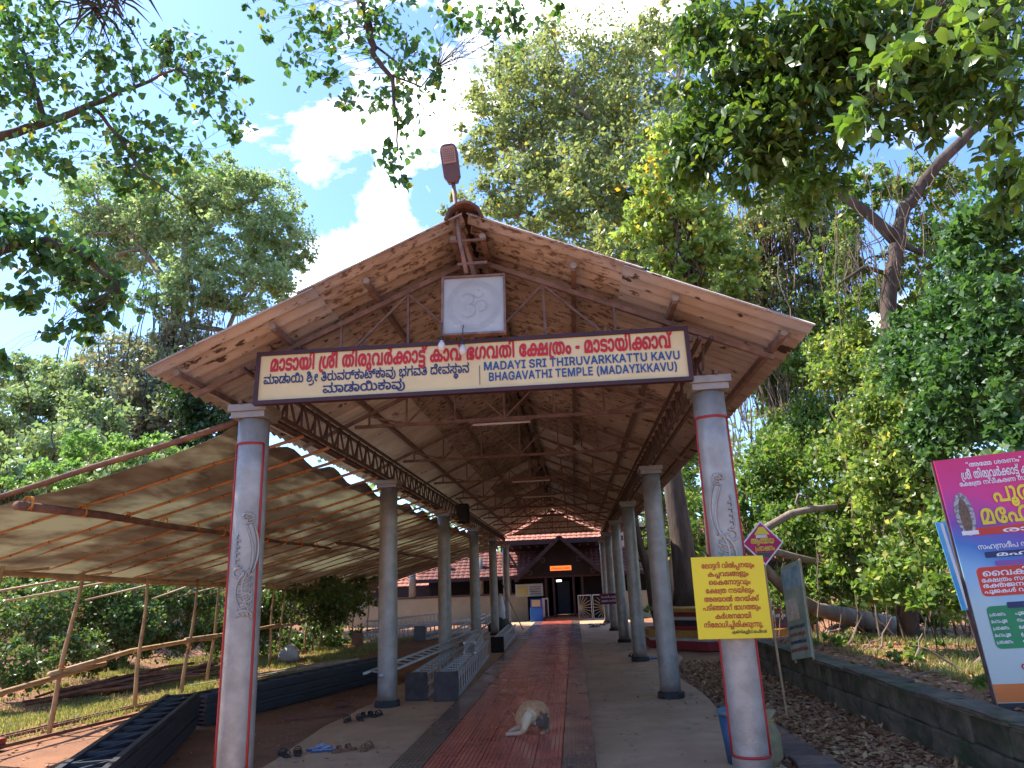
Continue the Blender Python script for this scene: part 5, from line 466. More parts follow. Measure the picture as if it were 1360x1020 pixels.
def cluster_points(blobs, n, per=45, spread=.14, shell=.45, depth=.8, hang=0.0, rng=None, sub=None):
    """leaf positions: every blob is filled with small clumps, so gaps stay between them"""
    rng = rng or RNG
    w = np.array([b[3] * b[4] for b in blobs]); w = w / w.sum(); out = []; tips = []
    for b, wi in zip(blobs, w):
        cx, cy, cz, r1, r2 = b; m = max(2, int(n * wi / per)); rd = min(r1, r2) * depth + .2 * max(r1, r2)
        d = rng.normal(size=(m, 3)); d /= np.linalg.norm(d, axis=1)[:, None]
        ph = rng.random(6) * 6.28
        lob = 1 + .16 * np.sin(3 * np.arctan2(d[:, 1], d[:, 0]) + ph[0]) + .14 * np.sin(5 * d[:, 2] * 1.5 + ph[1] + 2 * d[:, 0]) + .10 * np.sin(7 * d[:, 0] + ph[2])
        rr = ((shell + (1.02 - shell) * rng.random(m) ** .6) * lob)
        out_ = rng.random(m) < .10; rr[out_] *= 1 + .35 * rng.random(out_.sum()); rr = rr[:, None]
        c = d * rr * np.array([r1, rd, r2]) + np.array([cx, cy, cz])
        wl = 5.5 / max(r1, r2); cx3 = c * wl
        hole = np.sin(cx3[:, 0] * 1.3 + ph[3]) * np.sin(cx3[:, 1] * .9 + cx3[:, 2] * .7 + ph[4]) + .6 * np.sin(cx3[:, 2] * 1.7 + cx3[:, 0] * .8 + ph[5]) + .35 * rng.normal(size=m)
        keep = hole > -.38; c = c[keep]; m = len(c)
        if m == 0: continue
        s = spread * min(r1, r2) * (0.35 + 1.15 * rng.random(m) ** 1.5)
        tips.append(c)
        p = c[:, None, :] + rng.normal(size=(m, per, 3)) * s[:, None, None] * np.array([1.15, 1.15, .75])
        if hang: p[:, :, 2] -= (rng.random((m, per)) ** 2) * hang * s[:, None] * 3
        out.append(p.reshape(-1, 3))
    return np.concatenate(out), np.concatenate(tips)

def wobble(a, b, n, amp, rng=None):
    a = Vector(a); b = Vector(b); L = (b - a).length
    r = random
    return [a.lerp(b, i / n) + (Vector((r.uniform(-1, 1), r.uniform(-1, 1), r.uniform(-1, 1))) * amp * L if 0 < i < n else Vector()) for i in range(n + 1)]
def boughs(mb, roots, tips, n, r0, k=5):
    """limbs from the nearest root point to some clump centres"""
    idx = RNG.choice(len(tips), size=min(n, len(tips)), replace=False)
    for i in idx:
        t = Vector(tips[i]); b = min(roots, key=lambda q: (Vector(q) - t).length + max(0, q[2] - t.z) * .8)
        p = wobble(b, t, 5, .06); L = (t - Vector(b)).length
        rr = r0 * min(1, .3 + L / 6)
        mb.tube(p, [rr * (1 - .82 * q / 5) for q in range(6)], k, cap=False)
def rpath(p, r0, r1): return [r0 + (r1 - r0) * i / (len(p) - 1) for i in range(len(p))]

# ================================================================ materials used
M_soil = mat('red_soil', (.29, .13, .062), (.18, .08, .038), scale=1.6, rough=.95, bump=.55, coords='World', bscale=26, c3=(.30, .15, .07), scale3=.35, cut3=(.5, .7))
M_slab = mat('worn_concrete', (.55, .33, .18), (.40, .235, .125), scale=1.2, rough=.72, bump=.25, coords='World', bscale=40, c3=(.27, .175, .115), scale3=2.3, cut3=(.56, .74))
M_roof = mat('stained_roof_sheet', (.46, .355, .295), (.31, .23, .185), scale=2.4, rough=.92, bump=.3, stretch=(1.1, 2.6, 1), c3=(.14, .085, .06), scale3=10, cut3=(.52, .60), rand=.12, bscale=22)
M_roof2 = mat('paler_roof_sheet', (.50, .40, .335), (.38, .29, .235), scale=2.4, rough=.92, bump=.25, stretch=(1.1, 2.6, 1), c3=(.07, .04, .028), scale3=4.5, cut3=(.59, .64), rand=.12, bscale=22)
M_roof3 = mat('greyish_roof_sheet', (.66, .60, .53), (.52, .44, .37), scale=2.4, rough=.92, bump=.25, stretch=(1.2, 1.2, 1), c3=(.12, .085, .06), scale3=3.0, cut3=(.62, .72), rand=.1, bscale=22)
M_rust = mat('rusty_steel', (.26, .16, .125), (.15, .085, .065), scale=9, rough=.7, bump=.15, metal=.15)
M_rustd = mat('dark_rusty_steel', (.13, .075, .06), (.07, .04, .032), scale=9, rough=.75, bump=.15)
M_silver = mat('silver_paint', (.345, .32, .275), (.25, .23, .195), scale=7, rough=.38, metal=.25, bump=.18, spec=.5, c3=(.27, .22, .18), scale3=1.3, cut3=(.60, .80), bscale=60)
M_silver2 = mat('silver_paint_capital', (.30, .27, .23), (.23, .20, .17), scale=7, rough=.5, metal=.2, bump=.1)
M_red = mat('red_paint', (.36, .016, .014), (.28, .012, .012), scale=8, rough=.5)
M_black = mat('black_paint', (.018, .016, .016), (.035, .028, .024), scale=8, rough=.6)
M_relief = mat('relief_line', (.11, .11, .115), (.07, .07, .07), scale=20, rough=.5)
M_board = mat('cream_board', (.66, .52, .26), (.58, .45, .22), scale=3, rough=.55, c3=(.45, .33, .16), scale3=1.5, cut3=(.62, .85))
M_frame = mat('dark_maroon_frame', (.055, .012, .014), (.035, .01, .01), scale=5, rough=.5)
M_tred = mat('red_lettering', (.48, .012, .014), rough=.5)
M_tblue = mat('dark_blue_lettering', (.016, .07, .20), rough=.5)
M_tnavy = mat('navy_lettering', (.012, .028, .11), rough=.5)
M_yel = mat('yellow_sheet', (.72, .56, .025), (.68, .51, .02), scale=2, rough=.4, spec=.3)
M_ytxt = mat('red_print', (.40, .03, .012), rough=.5)
M_white = mat('white_print', (.78, .76, .74), rough=.5)
M_dots = mat('led_panel_face', (.40, .41, .38), (.33, .335, .31), scale=4, rough=.5, c3=(.62, .65, .70), scale3=9, cut3=(.66, .70))
M_dot = mat('led_dot', (.33, .335, .315), rough=.4)
M_lampb = mat('lamp_housing', (.12, .055, .05), (.08, .04, .036), scale=5, rough=.5)
M_lampg = mat('lamp_lens', (.36, .19, .13), (.28, .14, .1), scale=6, rough=.25)
M_glass = mat('bulb_glass', (.62, .58, .52), rough=.15, spec=.6)
M_tube = mat('tube_lamp_white', (.62, .55, .48), rough=.3)
M_bamboo = mat('bamboo', (.50, .23, .085), (.34, .14, .05), scale=5, rough=.55, stretch=(1, 1, 1), c3=(.14, .05, .02), scale3=4, cut3=(.62, .7), rand=.15, bump=.1)
M_bamboo2 = mat('dry_bamboo', (.50, .32, .15), (.34, .19, .085), scale=5, rough=.6, c3=(.20, .09, .045), scale3=2, cut3=(.58, .7), rand=.15, bump=.1)
M_log = mat('reddish_log', (.24, .11, .06), (.12, .055, .035), scale=6, rough=.85, bump=.4)
M_rope = mat('orange_rope', (.65, .24, .03), rough=.8)
M_tarp = mat('tarpaulin', (.30, .255, .20), (.17, .135, .10), scale=2.2, rough=.75, stretch=(1, .4, 1), c3=(.48, .47, .36), scale3=.8, cut3=(.48, .60), bump=1.0, bscale=4, transl=.42)
M_alu = mat('aluminium_paint', (.56, .55, .53), (.40, .38, .36), scale=6, rough=.45, metal=.4)
M_plate = mat('dark_plate', (.075, .052, .046), (.04, .028, .025), scale=6, rough=.7, c3=(.12, .08, .07), scale3=5, cut3=(.55, .75))
M_plate2 = mat('rusty_pink_plate', (.34, .19, .15), (.25, .12, .09), scale=3, rough=.8)
M_plate3 = mat('grey_plate', (.20, .215, .24), (.15, .16, .18), scale=3, rough=.6)
M_charcoal = mat('charcoal_steel', (.035, .038, .045), (.022, .024, .028), scale=5, rough=.5, spec=.5)
M_bark = mat('bark', (.12, .08, .055), (.05, .034, .024), scale=5, rough=.95, bump=1.0, stretch=(1, 1, .25), bscale=14)
M_barkl = mat('pale_bark', (.34, .25, .18), (.18, .125, .09), scale=5, rough=.95, bump=.6, stretch=(1, 1, .3), bscale=12)
M_vine = mat('dry_vine', (.17, .115, .075), (.08, .055, .035), scale=3, rough=.95, coords='World')
M_wall = mat('mossy_masonry', (.17, .13, .08), (.075, .06, .036), scale=4, rough=.95, bump=.6, c3=(.05, .065, .022), scale3=2.2, cut3=(.5, .68), rand=.2, bscale=20)
M_stone = mat('kerb_stone', (.20, .125, .085), (.12, .075, .052), scale=5, rough=.9, bump=.4, rand=.15)
M_cream = mat('cream_wall', (.42, .325, .18), (.35, .27, .15), scale=1, rough=.85, c3=(.33, .24, .14), scale3=.8, cut3=(.6, .8))
M_wood = mat('dark_wood', (.05, .02, .015), (.025, .012, .009), scale=6, rough=.7)
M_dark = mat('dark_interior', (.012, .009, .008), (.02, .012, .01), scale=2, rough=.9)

def grime(m, z1=.55):
    """rain splashed soil on the foot of a shaft"""
    t = m.node_tree; N = t.nodes; L = t.links; bs = next(n for n in N if n.type == 'BSDF_PRINCIPLED'); src = bs.inputs['Base Color'].links[0].from_socket
    g = N.new('ShaderNodeNewGeometry'); s = N.new('ShaderNodeSeparateXYZ'); L.new(g.outputs['Position'], s.inputs[0])
    nz = N.new('ShaderNodeTexNoise'); nz.inputs['Scale'].default_value = 7; nz.inputs['Detail'].default_value = 6; L.new(g.outputs['Position'], nz.inputs['Vector'])
    a = N.new('ShaderNodeMath'); a.operation = 'MULTIPLY_ADD'; a.inputs[1].default_value = 1.1; L.new(nz.outputs[0], a.inputs[0]); L.new(s.outputs['Z'], a.inputs[2])
    r = N.new('ShaderNodeMapRange'); r.inputs['From Min'].default_value = z1; r.inputs['From Max'].default_value = z1 + .55; r.inputs['To Min'].default_value = .75; r.inputs['To Max'].default_value = 0; L.new(a.outputs[0], r.inputs['Value'])
    x = N.new('ShaderNodeMix'); x.data_type = 'RGBA'; L.new(r.outputs[0], x.inputs['Factor']); L.new(src, x.inputs[6]); x.inputs[7].default_value = (.16, .085, .05, 1); L.new(x.outputs[2], bs.inputs['Base Color'])
grime(M_silver)
def mat_tiles():
    """glossy red cement tiles: each cast in a grid of small raised bars"""
    res = []
    for nm, a, b in (('red_floor_tile', (.70, .155, .095), (.52, .105, .065)), ('dark_floor_tile', (.24, .155, .11), (.15, .105, .078))):
        m = mat(nm, a, b, scale=1.4, rough=.30, coords='World', spec=.5, c3=tuple(x * .6 for x in a), scale3=.6, cut3=(.5, .75), rand=.06)
        t = m.node_tree; N = t.nodes; L = t.links
        bs = next(n for n in N if n.type == 'BSDF_PRINCIPLED')
        g = N.new('ShaderNodeNewGeometry'); s = N.new('ShaderNodeSeparateXYZ'); L.new(g.outputs['Position'], s.inputs[0])
        def groove(sock, per, w):
            d = N.new('ShaderNodeMath'); d.operation = 'DIVIDE'; L.new(sock, d.inputs[0]); d.inputs[1].default_value = per
            f = N.new('ShaderNodeMath'); f.operation = 'FRACT'; L.new(d.outputs[0], f.inputs[0])
            p = N.new('ShaderNodeMath'); p.operation = 'PINGPONG'; L.new(f.outputs[0], p.inputs[0]); p.inputs[1].default_value = .5
            q = N.new('ShaderNodeMapRange'); q.inputs['From Min'].default_value = 0; q.inputs['From Max'].default_value = w
            L.new(p.outputs[0], q.inputs['Value']); return q.outputs[0]
        gx = groove(s.outputs['X'], .0423, .17); gyv = groove(s.outputs['Y'], .0833, .10)
        mn = N.new('ShaderNodeMath'); mn.operation = 'MINIMUM'; L.new(gx, mn.inputs[0]); L.new(gyv, mn.inputs[1])
        bp = N.new('ShaderNodeBump'); bp.inputs['Strength'].default_value = .7; bp.inputs['Distance'].default_value = .006
        L.new(mn.outputs[0], bp.inputs['Height']); L.new(bp.outputs[0], bs.inputs['Normal'])
        src = bs.inputs['Base Color'].links[0].from_socket
        dk = N.new('ShaderNodeMix'); dk.data_type = 'RGBA'; dk.blend_type = 'MULTIPLY'
        iv = N.new('ShaderNodeMath'); iv.operation = 'SUBTRACT'; iv.inputs[0].default_value = 1; L.new(mn.outputs[0], iv.inputs[1])
        L.new(iv.outputs[0], dk.inputs['Factor']); L.new(src, dk.inputs[6]); dk.inputs[7].default_value = (.24, .22, .22, 1)
        L.new(dk.outputs[2], bs.inputs['Base Color'])
        nr = N.new('ShaderNodeTexNoise'); nr.inputs['Scale'].default_value = 2.2; nr.inputs['Detail'].default_value = 4; L.new(g.outputs['Position'], nr.inputs['Vector'])
        rr = N.new('ShaderNodeMapRange'); rr.inputs['From Min'].default_value = .3; rr.inputs['From Max'].default_value = .7; rr.inputs['To Min'].default_value = .13; rr.inputs['To Max'].default_value = .32
        L.new(nr.outputs[0], rr.inputs['Value']); L.new(rr.outputs[0], bs.inputs['Roughness'])
        res.append(m)
    return res
M_tile, M_tiled = mat_tiles()

def mat_rooftile(nm, c1, c2):
    m = mat(nm, c1, c2, scale=1.2, rough=.85, coords='World', c3=tuple(x * .45 for x in c1), scale3=1.5, cut3=(.55, .72), pr=.18)
    return m
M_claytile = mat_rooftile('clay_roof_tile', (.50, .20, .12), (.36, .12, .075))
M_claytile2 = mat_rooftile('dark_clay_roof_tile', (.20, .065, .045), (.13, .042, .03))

# ================================================================ ground
def sstep(t):
    t = max(0., min(1., t)); return t * t * (3 - 2 * t)
def ground_h(x, y):
    h = 0
    xb = 3.22 + 2.2 * sstep((y - 14.2) / 2.2)
    w = .14 + 1.0 * sstep((y - 14.2) / 1.5)
    if x > xb: h += .45 * sstep((x - xb) / w) + .05 * math.sin(x * 1.7 + y) * sstep((x - xb) / 2) + 1.2 * sstep((x - 8) / 14)
    xl = -9.2 - .12 * max(0, y - 9)
    if x < xl: h += 2.6 * sstep((xl - x) / 6) + .08 * math.sin(x * 2.1 + y * .7)
    if -9.5 < x < 3.1 and y < 60: h += .012 * math.sin(x * 5.1 + y * 1.3) * math.sin(y * 2.9 + x) - .012
    return h
xs = sorted(set([-160, -110, -70, -45, -32, -24, -19, -16, -14, -12.5] + [round(-12 + .3 * i, 3) for i in range(68)] + [3.2, 3.24, 3.30, 3.36, 8.6, 9.5, 11, 13, 16, 20, 26, 35, 50, 80, 120, 170]))
ys = sorted(set([-80, -40, -20, -10, -5] + [round(-2 + .3 * i, 3) for i in range(130)] + [38, 40, 44, 50, 58, 70, 90, 130, 200]))
V = [(x, y, ground_h(x, y)) for y in ys for x in xs]; nx = len(xs)
F = [(j * nx + i, j * nx + i + 1, (j + 1) * nx + i + 1, (j + 1) * nx + i) for j in range(len(ys) - 1) for i in range(nx - 1)]
me = bpy.data.meshes.new('ground'); me.from_pydata(V, [], F); me.materials.append(M_soil); me.shade_smooth()
kind(link('ground', me), 'structure')

# concrete aprons either side of the tiled walk
def apron(name, x0f, x1f, y0, y1, z):
    b = MB(); n = 60; L = []; Rr = []
    for i in range(n + 1):
        y = y0 + (y1 - y0) * i / n
        L.append((x0f(y), y)); Rr.append((x1f(y), y))
    b.prism(L[::-1] + Rr, -.05, z); return kind(b.build(name, M_slab), 'structure')
apron('concrete_apron', lambda y: -3.12 + .05 * math.sin(y * 1.9) + .03 * math.sin(y * 5.3), lambda y: -1.8, 0, 33, .028)
apron('concrete_apron', lambda y: .115, lambda y: 1.66 + .05 * math.sin(y * 1.3) + .02 * math.sin(y * 6) + .5 * sstep((y - 13) / 4), 0, 33, .026)
walk = kind(MB().box(-1.8, .115, 0, 33, -.06, .03).build('tiled_walk', M_slab), 'structure')
T = .2505
def tile_mesh(w, l, m):
    b = MB(); g = .003; c = .004
    b.box(g, w - g, g, l - g, 0, .022); o = b.mesh('tile', m); return o
tm_r, tm_d = tile_mesh(T, T, M_tile), tile_mesh(.31, T, M_tiled)
cnt = 0; far_r = MB(); far_d = MB()
row = 0; y = 5.0
while y < 33:
    for c, (x0, mm) in enumerate([(-1.785, tm_d)] + [(-1.47 + i * T, tm_r) for i in range(5)] + [(-.212, tm_d)]):
        z = .0305 + random.uniform(-.0012, .0012)
        if cnt < 294 and y > 6.3:
            link('tile', mm, walk, (x0, y, z)); cnt += 1
        else:
            (far_d if mm is tm_d else far_r).box(x0 + .003, x0 + (.307 if mm is tm_d else T - .003), y + .003, y + T - .003, z, z + .022)
    y += T
kind(far_r.build('tile', M_tile, walk), 'stuff'); kind(far_d.build('tile', M_tiled, walk), 'stuff')

# kerb slabs on the ground right of the apron
kerb = thing('stone_kerb', 'row of worn flat stones set in the soil beside the right apron', 'kerb', (0, 0, 0))
y = 5.2; i = 0
while y < 9.9:
    l = random.uniform(.26, .36)
    b = MB().box(-.17, .17, 0, l - .02, 0, .05); o = b.build('stone', M_stone, kerb, loc=(1.98 + random.uniform(-.015, .015) - .02 * i * .3, y, -.012 + random.uniform(0, .008)))
    o.rotation_euler = (random.uniform(-.02, .02), random.uniform(-.02, .02), random.uniform(-.04, .04)); bevel(o, .012); y += l; i += 1

# ================================================================ the long open hall
CY = [5.95 + 4.75 * k for k in range(6)]
XL, XR, XC = -2.75, 1.23, -.74
hall = thing('open_hall', 'long open hall with silver columns and a stained corrugated gable roof', 'hall', (0, 0, 0))
# --- columns
def column_parts():
    b = MB(); b.lathe([(.144, 0), (.142, .2), (.139, 1.4), (.134, 2.6), (.133, 3.08)], 28)
    shaft = b.mesh('column', M_silver, True)
    cap = MB(); cap.box(-.150, .150, -.150, .150, 3.085, 3.138); cap.box(-.172, .172, -.172, .172, 3.14, 3.20)
    cap = cap.mesh('capital', M_silver2)
    ba = MB(); ba.lathe([(.185, 0), (.183, .07), (.176, .085), (.148, .09)], 12); base = ba.mesh('base_ring', M_black)
    return shaft, cap, base
sh_m, cap_m, base_m = column_parts()
COLS = {}
for k, y in enumerate(CY):
    for s, x in (('L', XL), ('R', XR)):
        o = link('column', sh_m, hall, (x, y, .02)); o.rotation_euler = (0, 0, random.uniform(0, 6))
        if k == 0: o.rotation_euler = (0, 0, 0)
        link('capital', cap_m, o)
        o.children[0].rotation_euler = (0, 0, -o.rotation_euler[2])
        link('base_ring', base_m, o); COLS[s, k] = o
# painted red outline and carved scroll on the two front columns
def wrap(c, th, z, r): return (r * math.sin(th), -r * math.cos(th), z)
def arc_scroll(cx, cz, r0, r1, a0, a1, n=18):
    return [(cx + (r0 + (r1 - r0) * i / n) * math.cos(a0 + (a1 - a0) * i / n), cz + (r0 + (r1 - r0) * i / n) * math.sin(a0 + (a1 - a0) * i / n)) for i in range(n + 1)]
def decorate(col, side, zt, zb, ts, zc):
    rr = .1375
    b = MB()
    def rc(z): return .144 - .0037 * z + .0012
    th0, th1 = ts
    for th in (th0, th1):
        b.tube([wrap(None, th, zb + (zt - zb) * i / 12, rc(zb + (zt - zb) * i / 12)) for i in range(13)], .0105, 6)
    for z in (zt, zb):
        b.tube([wrap(None, th0 + (th1 - th0) * i / 14, z, rc(z)) for i in range(15)], .0105, 6)
    b.build('painted_border', M_red, col, True)
    # carved scroll: raised silver leaves with dark incised outlines
    f = 1 if side == 'L' else -1
    S = []
    S.append(arc_scroll(.00, .36, .055, .012, -1.6, 4.2)); S.append(arc_scroll(.01, .36, .03, .004, -1.6, 5.5))
    S.append([(.0 + .045 * math.sin(t * 2.6), .30 - t * .42) for t in [i / 20 for i in range(21)]])
    S.append([(.03 + .045 * math.sin(t * 2.6 + .2), .31 - t * .40) for t in [i / 20 for i in range(21)]])
    S.append(arc_scroll(-.02, -.10, .05, .012, 1.4, 7.5)); S.append(arc_scroll(.012, -.30, .055, .015, 2.4, -3.2))
    S.append([(.03 - .035 * math.sin(t * 3.4), -.06 - t * .34) for t in [i / 16 for i in range(17)]])
    S.append([(.005 - .045 * math.sin(t * 3.4), -.08 - t * .36) for t in [i / 16 for i in range(17)]])
    for q in range(5):
        z0 = -.18 - q * .05
        S.append([(-.02 + .0 * q, z0), (.015, z0 + .015), (.045, z0 + .05)]); S.append([(.045, z0 + .05), (.05, z0 + .02), (.03, z0 - .005)])
        z1 = .16 - q * .05
        S.append([(-.045, z1 + .06), (-.055, z1 + .02), (-.03, z1)])
    S.append(arc_scroll(-.0, -.43, .06, .02, -.5, 3.6)); S.append(arc_scroll(.0, -.42, .035, .01, -.5, 4.6))
    d = MB(); e = MB()
    for P in S:
        pts = [wrap(None, f * px * 1.45 / .138 + (.30 if side == 'L' else -.12), zc + pz, .1395) for px, pz in P]
        d.tube(pts, .0046, 5); e.tube([(p[0] * 1.012 + .004, p[1] * 1.012, p[2] + .004) for p in pts], .010, 6)
    e.build('carved_scroll', M_silver, col, True); d.build('incised_line', M_relief, col, True)
decorate(COLS['L', 0], 'L', 2.86, .30, (-.88, 1.12), 1.86)
decorate(COLS['R', 0], 'R', 2.86, .30, (-1.40, 1.02), 1.98)

# --- trusses
def zt(d): return 4.51 - .44 * d                 # rafter axis height at distance d from the ridge
TY = [5.95 + 2.62 * k for k in range(10)]
TIE = 3.60
def truss_mesh_parts():
    out = []
    for s in (-1, 1):
        b = MB().bar((XC, 0, zt(0)), (XC + s * 2.56, 0, zt(2.56)), .042, .042); out.append(('rafter', b.mesh('rafter', M_rust)))
    out.append(('tie_bar', MB().bar((XC - 1.9, 0, TIE), (XC + 1.9, 0, TIE), .04, .04).mesh('tie_bar', M_rust)))
    for s in (-1, 1):
        nodes = [.62, 1.24, 1.72]
        for i, d in enumerate(nodes): out.append(('strut', MB().bar((XC + s * d, .001, TIE + .02), (XC + s * d, .001, zt(d) - .02), .022).mesh('strut', M_rust)))
        prev = 0
        for i, d in enumerate(nodes):
            a = (XC + s * prev, .012, TIE + .01) if i % 2 == 0 else (XC + s * prev, .012, zt(prev) - .02)
            b_ = (XC + s * d, .012, zt(d) - .02) if i % 2 == 0 else (XC + s * d, .012, TIE + .01)
            out.append(('brace', MB().bar(a, b_, .02).mesh('brace', M_rust))); prev = d
    out.append(('king_post', MB().bar((XC, .001, TIE + .02), (XC, .001, zt(0) - .02), .026).mesh('king_post', M_rust)))
    out.append(('gusset_plate', MB().box(XC - .13, XC + .13, -.024, -.02, zt(0) - .10, zt(0) - .005).mesh('gusset_plate', M_rustd)))
    return out
tp = truss_mesh_parts()
for y in TY:
    t = bpy.data.objects.new('truss', None); COL.objects.link(t); t.parent = hall; t.location = (0, y, 0)
    for n, me in tp: link(n, me, t)
# --- lattice girders along the columns
for gx_ in (XL, XR):
    g = bpy.data.objects.new('lattice_girder', None); COL.objects.link(g); g.parent = hall; g.location = (gx_, 0, 0)
    for n, z in (('bottom_chord', 3.235), ('top_chord', 3.54)):
        for sx in (-.05, .05): MB().bar((sx, 5.75, z), (sx, 30.1, z), .032).build(n, M_rustd, g)
    y = 5.9; i = 0; gm1 = MB().bar((0, 0, 3.25), (0, .20, 3.53), .018, .03).mesh('lattice_bar', M_rustd); gm2 = MB().bar((0, 0, 3.53), (0, .20, 3.25), .018, .03).mesh('lattice_bar', M_rustd)
    gm3 = MB().bar((0, 0, 3.25), (0, 0, 3.53), .018, .03).mesh('lattice_bar', M_rustd)
    while y < 29.8:
        link('lattice_bar', gm1 if i % 2 else gm2, g, (.002, y, 0)); y += .2; i += 1
        if i % 2 == 0: link('lattice_bar', gm3, g, (-.02, y, 0))
# --- purlins
RF, RB = 5.36, 30.3
for s in (-1, 1):
    for d in (.13, .90, 1.72, 2.55):
        MB().bar((XC + s * d, RF + .22, zt(d) + .075), (XC + s * d, RB, zt(d) + .085), .045, .055).build('purlin', M_rust, hall)
        b = MB(); b.tube([(XC + s * d, RF + .19, zt(d) + .085), (XC + s * d, RF + .225, zt(d) + .088)], .028, 14); b.build('purlin_cap', M_silver2, hall)
# --- corrugated sheets
SL = math.atan(.44)
def sheet_mesh(length, m, width=1.06):
    pitch = .177; n = int(width / pitch * 6); amp = .024; V = []; F = []; K = 3
    for side in (0, 1):
        for j in range(K + 1):
            for i in range(n + 1):
                yy = i * width / n; V.append((length * j / K, yy, amp * math.sin(2 * math.pi * yy / pitch) + (.012 if side else 0)))
    q = (K + 1) * (n + 1)
    for j in range(K):
        for i in range(n):
            a = j * (n + 1) + i; F.append((a, a + 1, a + n + 2, a + n + 1)[::-1]); F.append((q + a, q + a + 1, q + a + n + 2, q + a + n + 1))
    for j in range(K):
        for i in (0, n):
            a = j * (n + 1) + i; F.append((a, a + n + 1, q + a + n + 1, q + a))
    for i in range(n):
        for j in (0, K):
            a = j * (n + 1) + i; F.append((a, a + 1, q + a + 1, q + a))
    me = bpy.data.meshes.new('roof_sheet'); me.from_pydata(V, [], F); me.materials.append(m); me.shade_smooth()
    return me
L1 = 1.56
sm = {(m.name, k): sheet_mesh(L1, m) for k in (0,) for m in (M_roof, M_roof2, M_roof3)}
i = 0; y = RF
while y < RB - .3:
    for s in (-1, 1):
        for row_ in (0, 1):
            st = .02 + row_ * 1.40
            z = zt(st * math.cos(SL)) + .155 - row_ * .022 + random.uniform(0, .004)
            x = XC + s * st * math.cos(SL)
            m = M_roof
            if row_ == 1 and random.random() < .75: m = M_roof2
            if s < 0 and y > 8.2 and (row_ == 1 and random.random() < .9 or random.random() < .25): m = M_roof3
            if s > 0 and y > 12 and random.random() < .5: m = M_roof3
            o = link('roof_sheet', sm[m.name, 0], hall)
            if s > 0: o.matrix_local = Matrix.Translation((x, y, z)) @ Matrix.Rotation(SL, 4, 'Y')
            else: o.matrix_local = Matrix.Translation((x, y, z)) @ Matrix.Scale(-1, 4, (1, 0, 0)) @ Matrix.Rotation(SL, 4, 'Y')
    y += 1.0; i += 1
# --- clay ridge caps
y = RF - .03; rc = MB()
prof = [(-.17, -.07), (-.13, .03), (-.06, .085), (0, .10), (.06, .085), (.13, .03), (.17, -.07), (.145, -.07), (.11, .015), (.05, .062), (0, .075), (-.05, .062), (-.11, .015), (-.145, -.07)]
rb = MB(); Mr = Matrix.Rotation(R(90), 4, 'X'); rb.prism([(p[0], p[1]) for p in prof], -.47, 0, Mr); rcm = rb.mesh('ridge_cap', mat('clay_ridge', (.20, .085, .055), (.09, .045, .03), scale=6, rough=.9, bump=.5))
i = 0
while y < RB:
    o = link('ridge_cap', rcm, hall, (XC, y, zt(0) + .165 + (i % 2) * .012)); o.rotation_euler = (random.uniform(-.02, .02), 0, random.uniform(-.02, .02)); y += .43; i += 1
# --- far gable with a louvre
gb = MB(); gb.v = [(XC - 1.85, RB, 3.62), (XC + 1.85, RB, 3.62), (XC, RB, zt(0)), (XC - 1.85, RB + .03, 3.62), (XC + 1.85, RB + .03, 3.62), (XC, RB + .03, zt(0))]; gb.f = [(0, 1, 2), (3, 5, 4), (0, 3, 4, 1), (1, 4, 5, 2), (2, 5, 3, 0)]
fg = gb.build('end_gable', M_roof3, hall)
for i in range(9):
    x = XC - .64 + i * .16; link('louvre_slat', MB().box(0, .07, -.02, -.005, 3.72, 3.86 + .12 * (1 - abs(i - 4) / 4)).mesh('louvre_slat', M_white), fg, (x, RB, 0))

# --- tube lamps and fans under the ties
for k, (x, w) in {1: (-.78, .78), 3: (-.72, .8), 4: (-.7, .8), 5: (-.65, .85), 6: (-.6, .9)}.items():
    t = thing('tube_lamp', ['', 'first tube lamp from the entrance, under the nearest visible roof tie', '', 'second tube lamp back from the entrance, under a roof tie', 'third tube lamp back from the entrance', 'fourth tube lamp back from the entrance', 'tube lamp nearest the temple end of the hall roof'][k], 'lamp', (x, TY[k], TIE - .035), group='tube lamps under the hall roof')
    MB().box(-w / 2, w / 2, -.03, .03, 0, .014).build('batten', M_rust, t); b = MB(); b.tube([(-w / 2 + .03, 0, -.02), (w / 2 - .03, 0, -.02)], .016, 10); b.build('tube', M_tube, t, True)
fan = thing('ceiling_fan', 'small ceiling fan hanging on the right under the hall roof', 'fan', (.28, 12.4, 3.86))
b = MB(); b.tube([(0, 0, 0), (0, 0, .26)], .012, 6); b.build('rod', M_rustd, fan); MB().lathe([(.03, -.07), (.10, -.05), (.11, 0), (.05, .03)], 16).build('motor', M_silver2, fan, True)
for a in (.3, .3 + 2.094, .3 + 4.189):
    o = MB().box(.1, .58, -.05, .05, -.03, -.022).build('blade', M_tube, fan); o.rotation_euler = (.12, 0, a)
sp = thing('loudspeaker', 'dark box loudspeaker fixed to the left lattice girder far inside the hall', 'loudspeaker', (XL + .12, 17.5, 3.12))
bevel(MB().box(-.14, .14, -.18, .18, 0, .46).build('cabinet', M_dark, sp), .01)
MB().box(-.12, .12, -.187, -.1815, .03, .43).build('grille', M_black, sp)
MB().bar((0, .0, .46), (-.1, .0, .6), .03).build('bracket', M_rustd, sp)
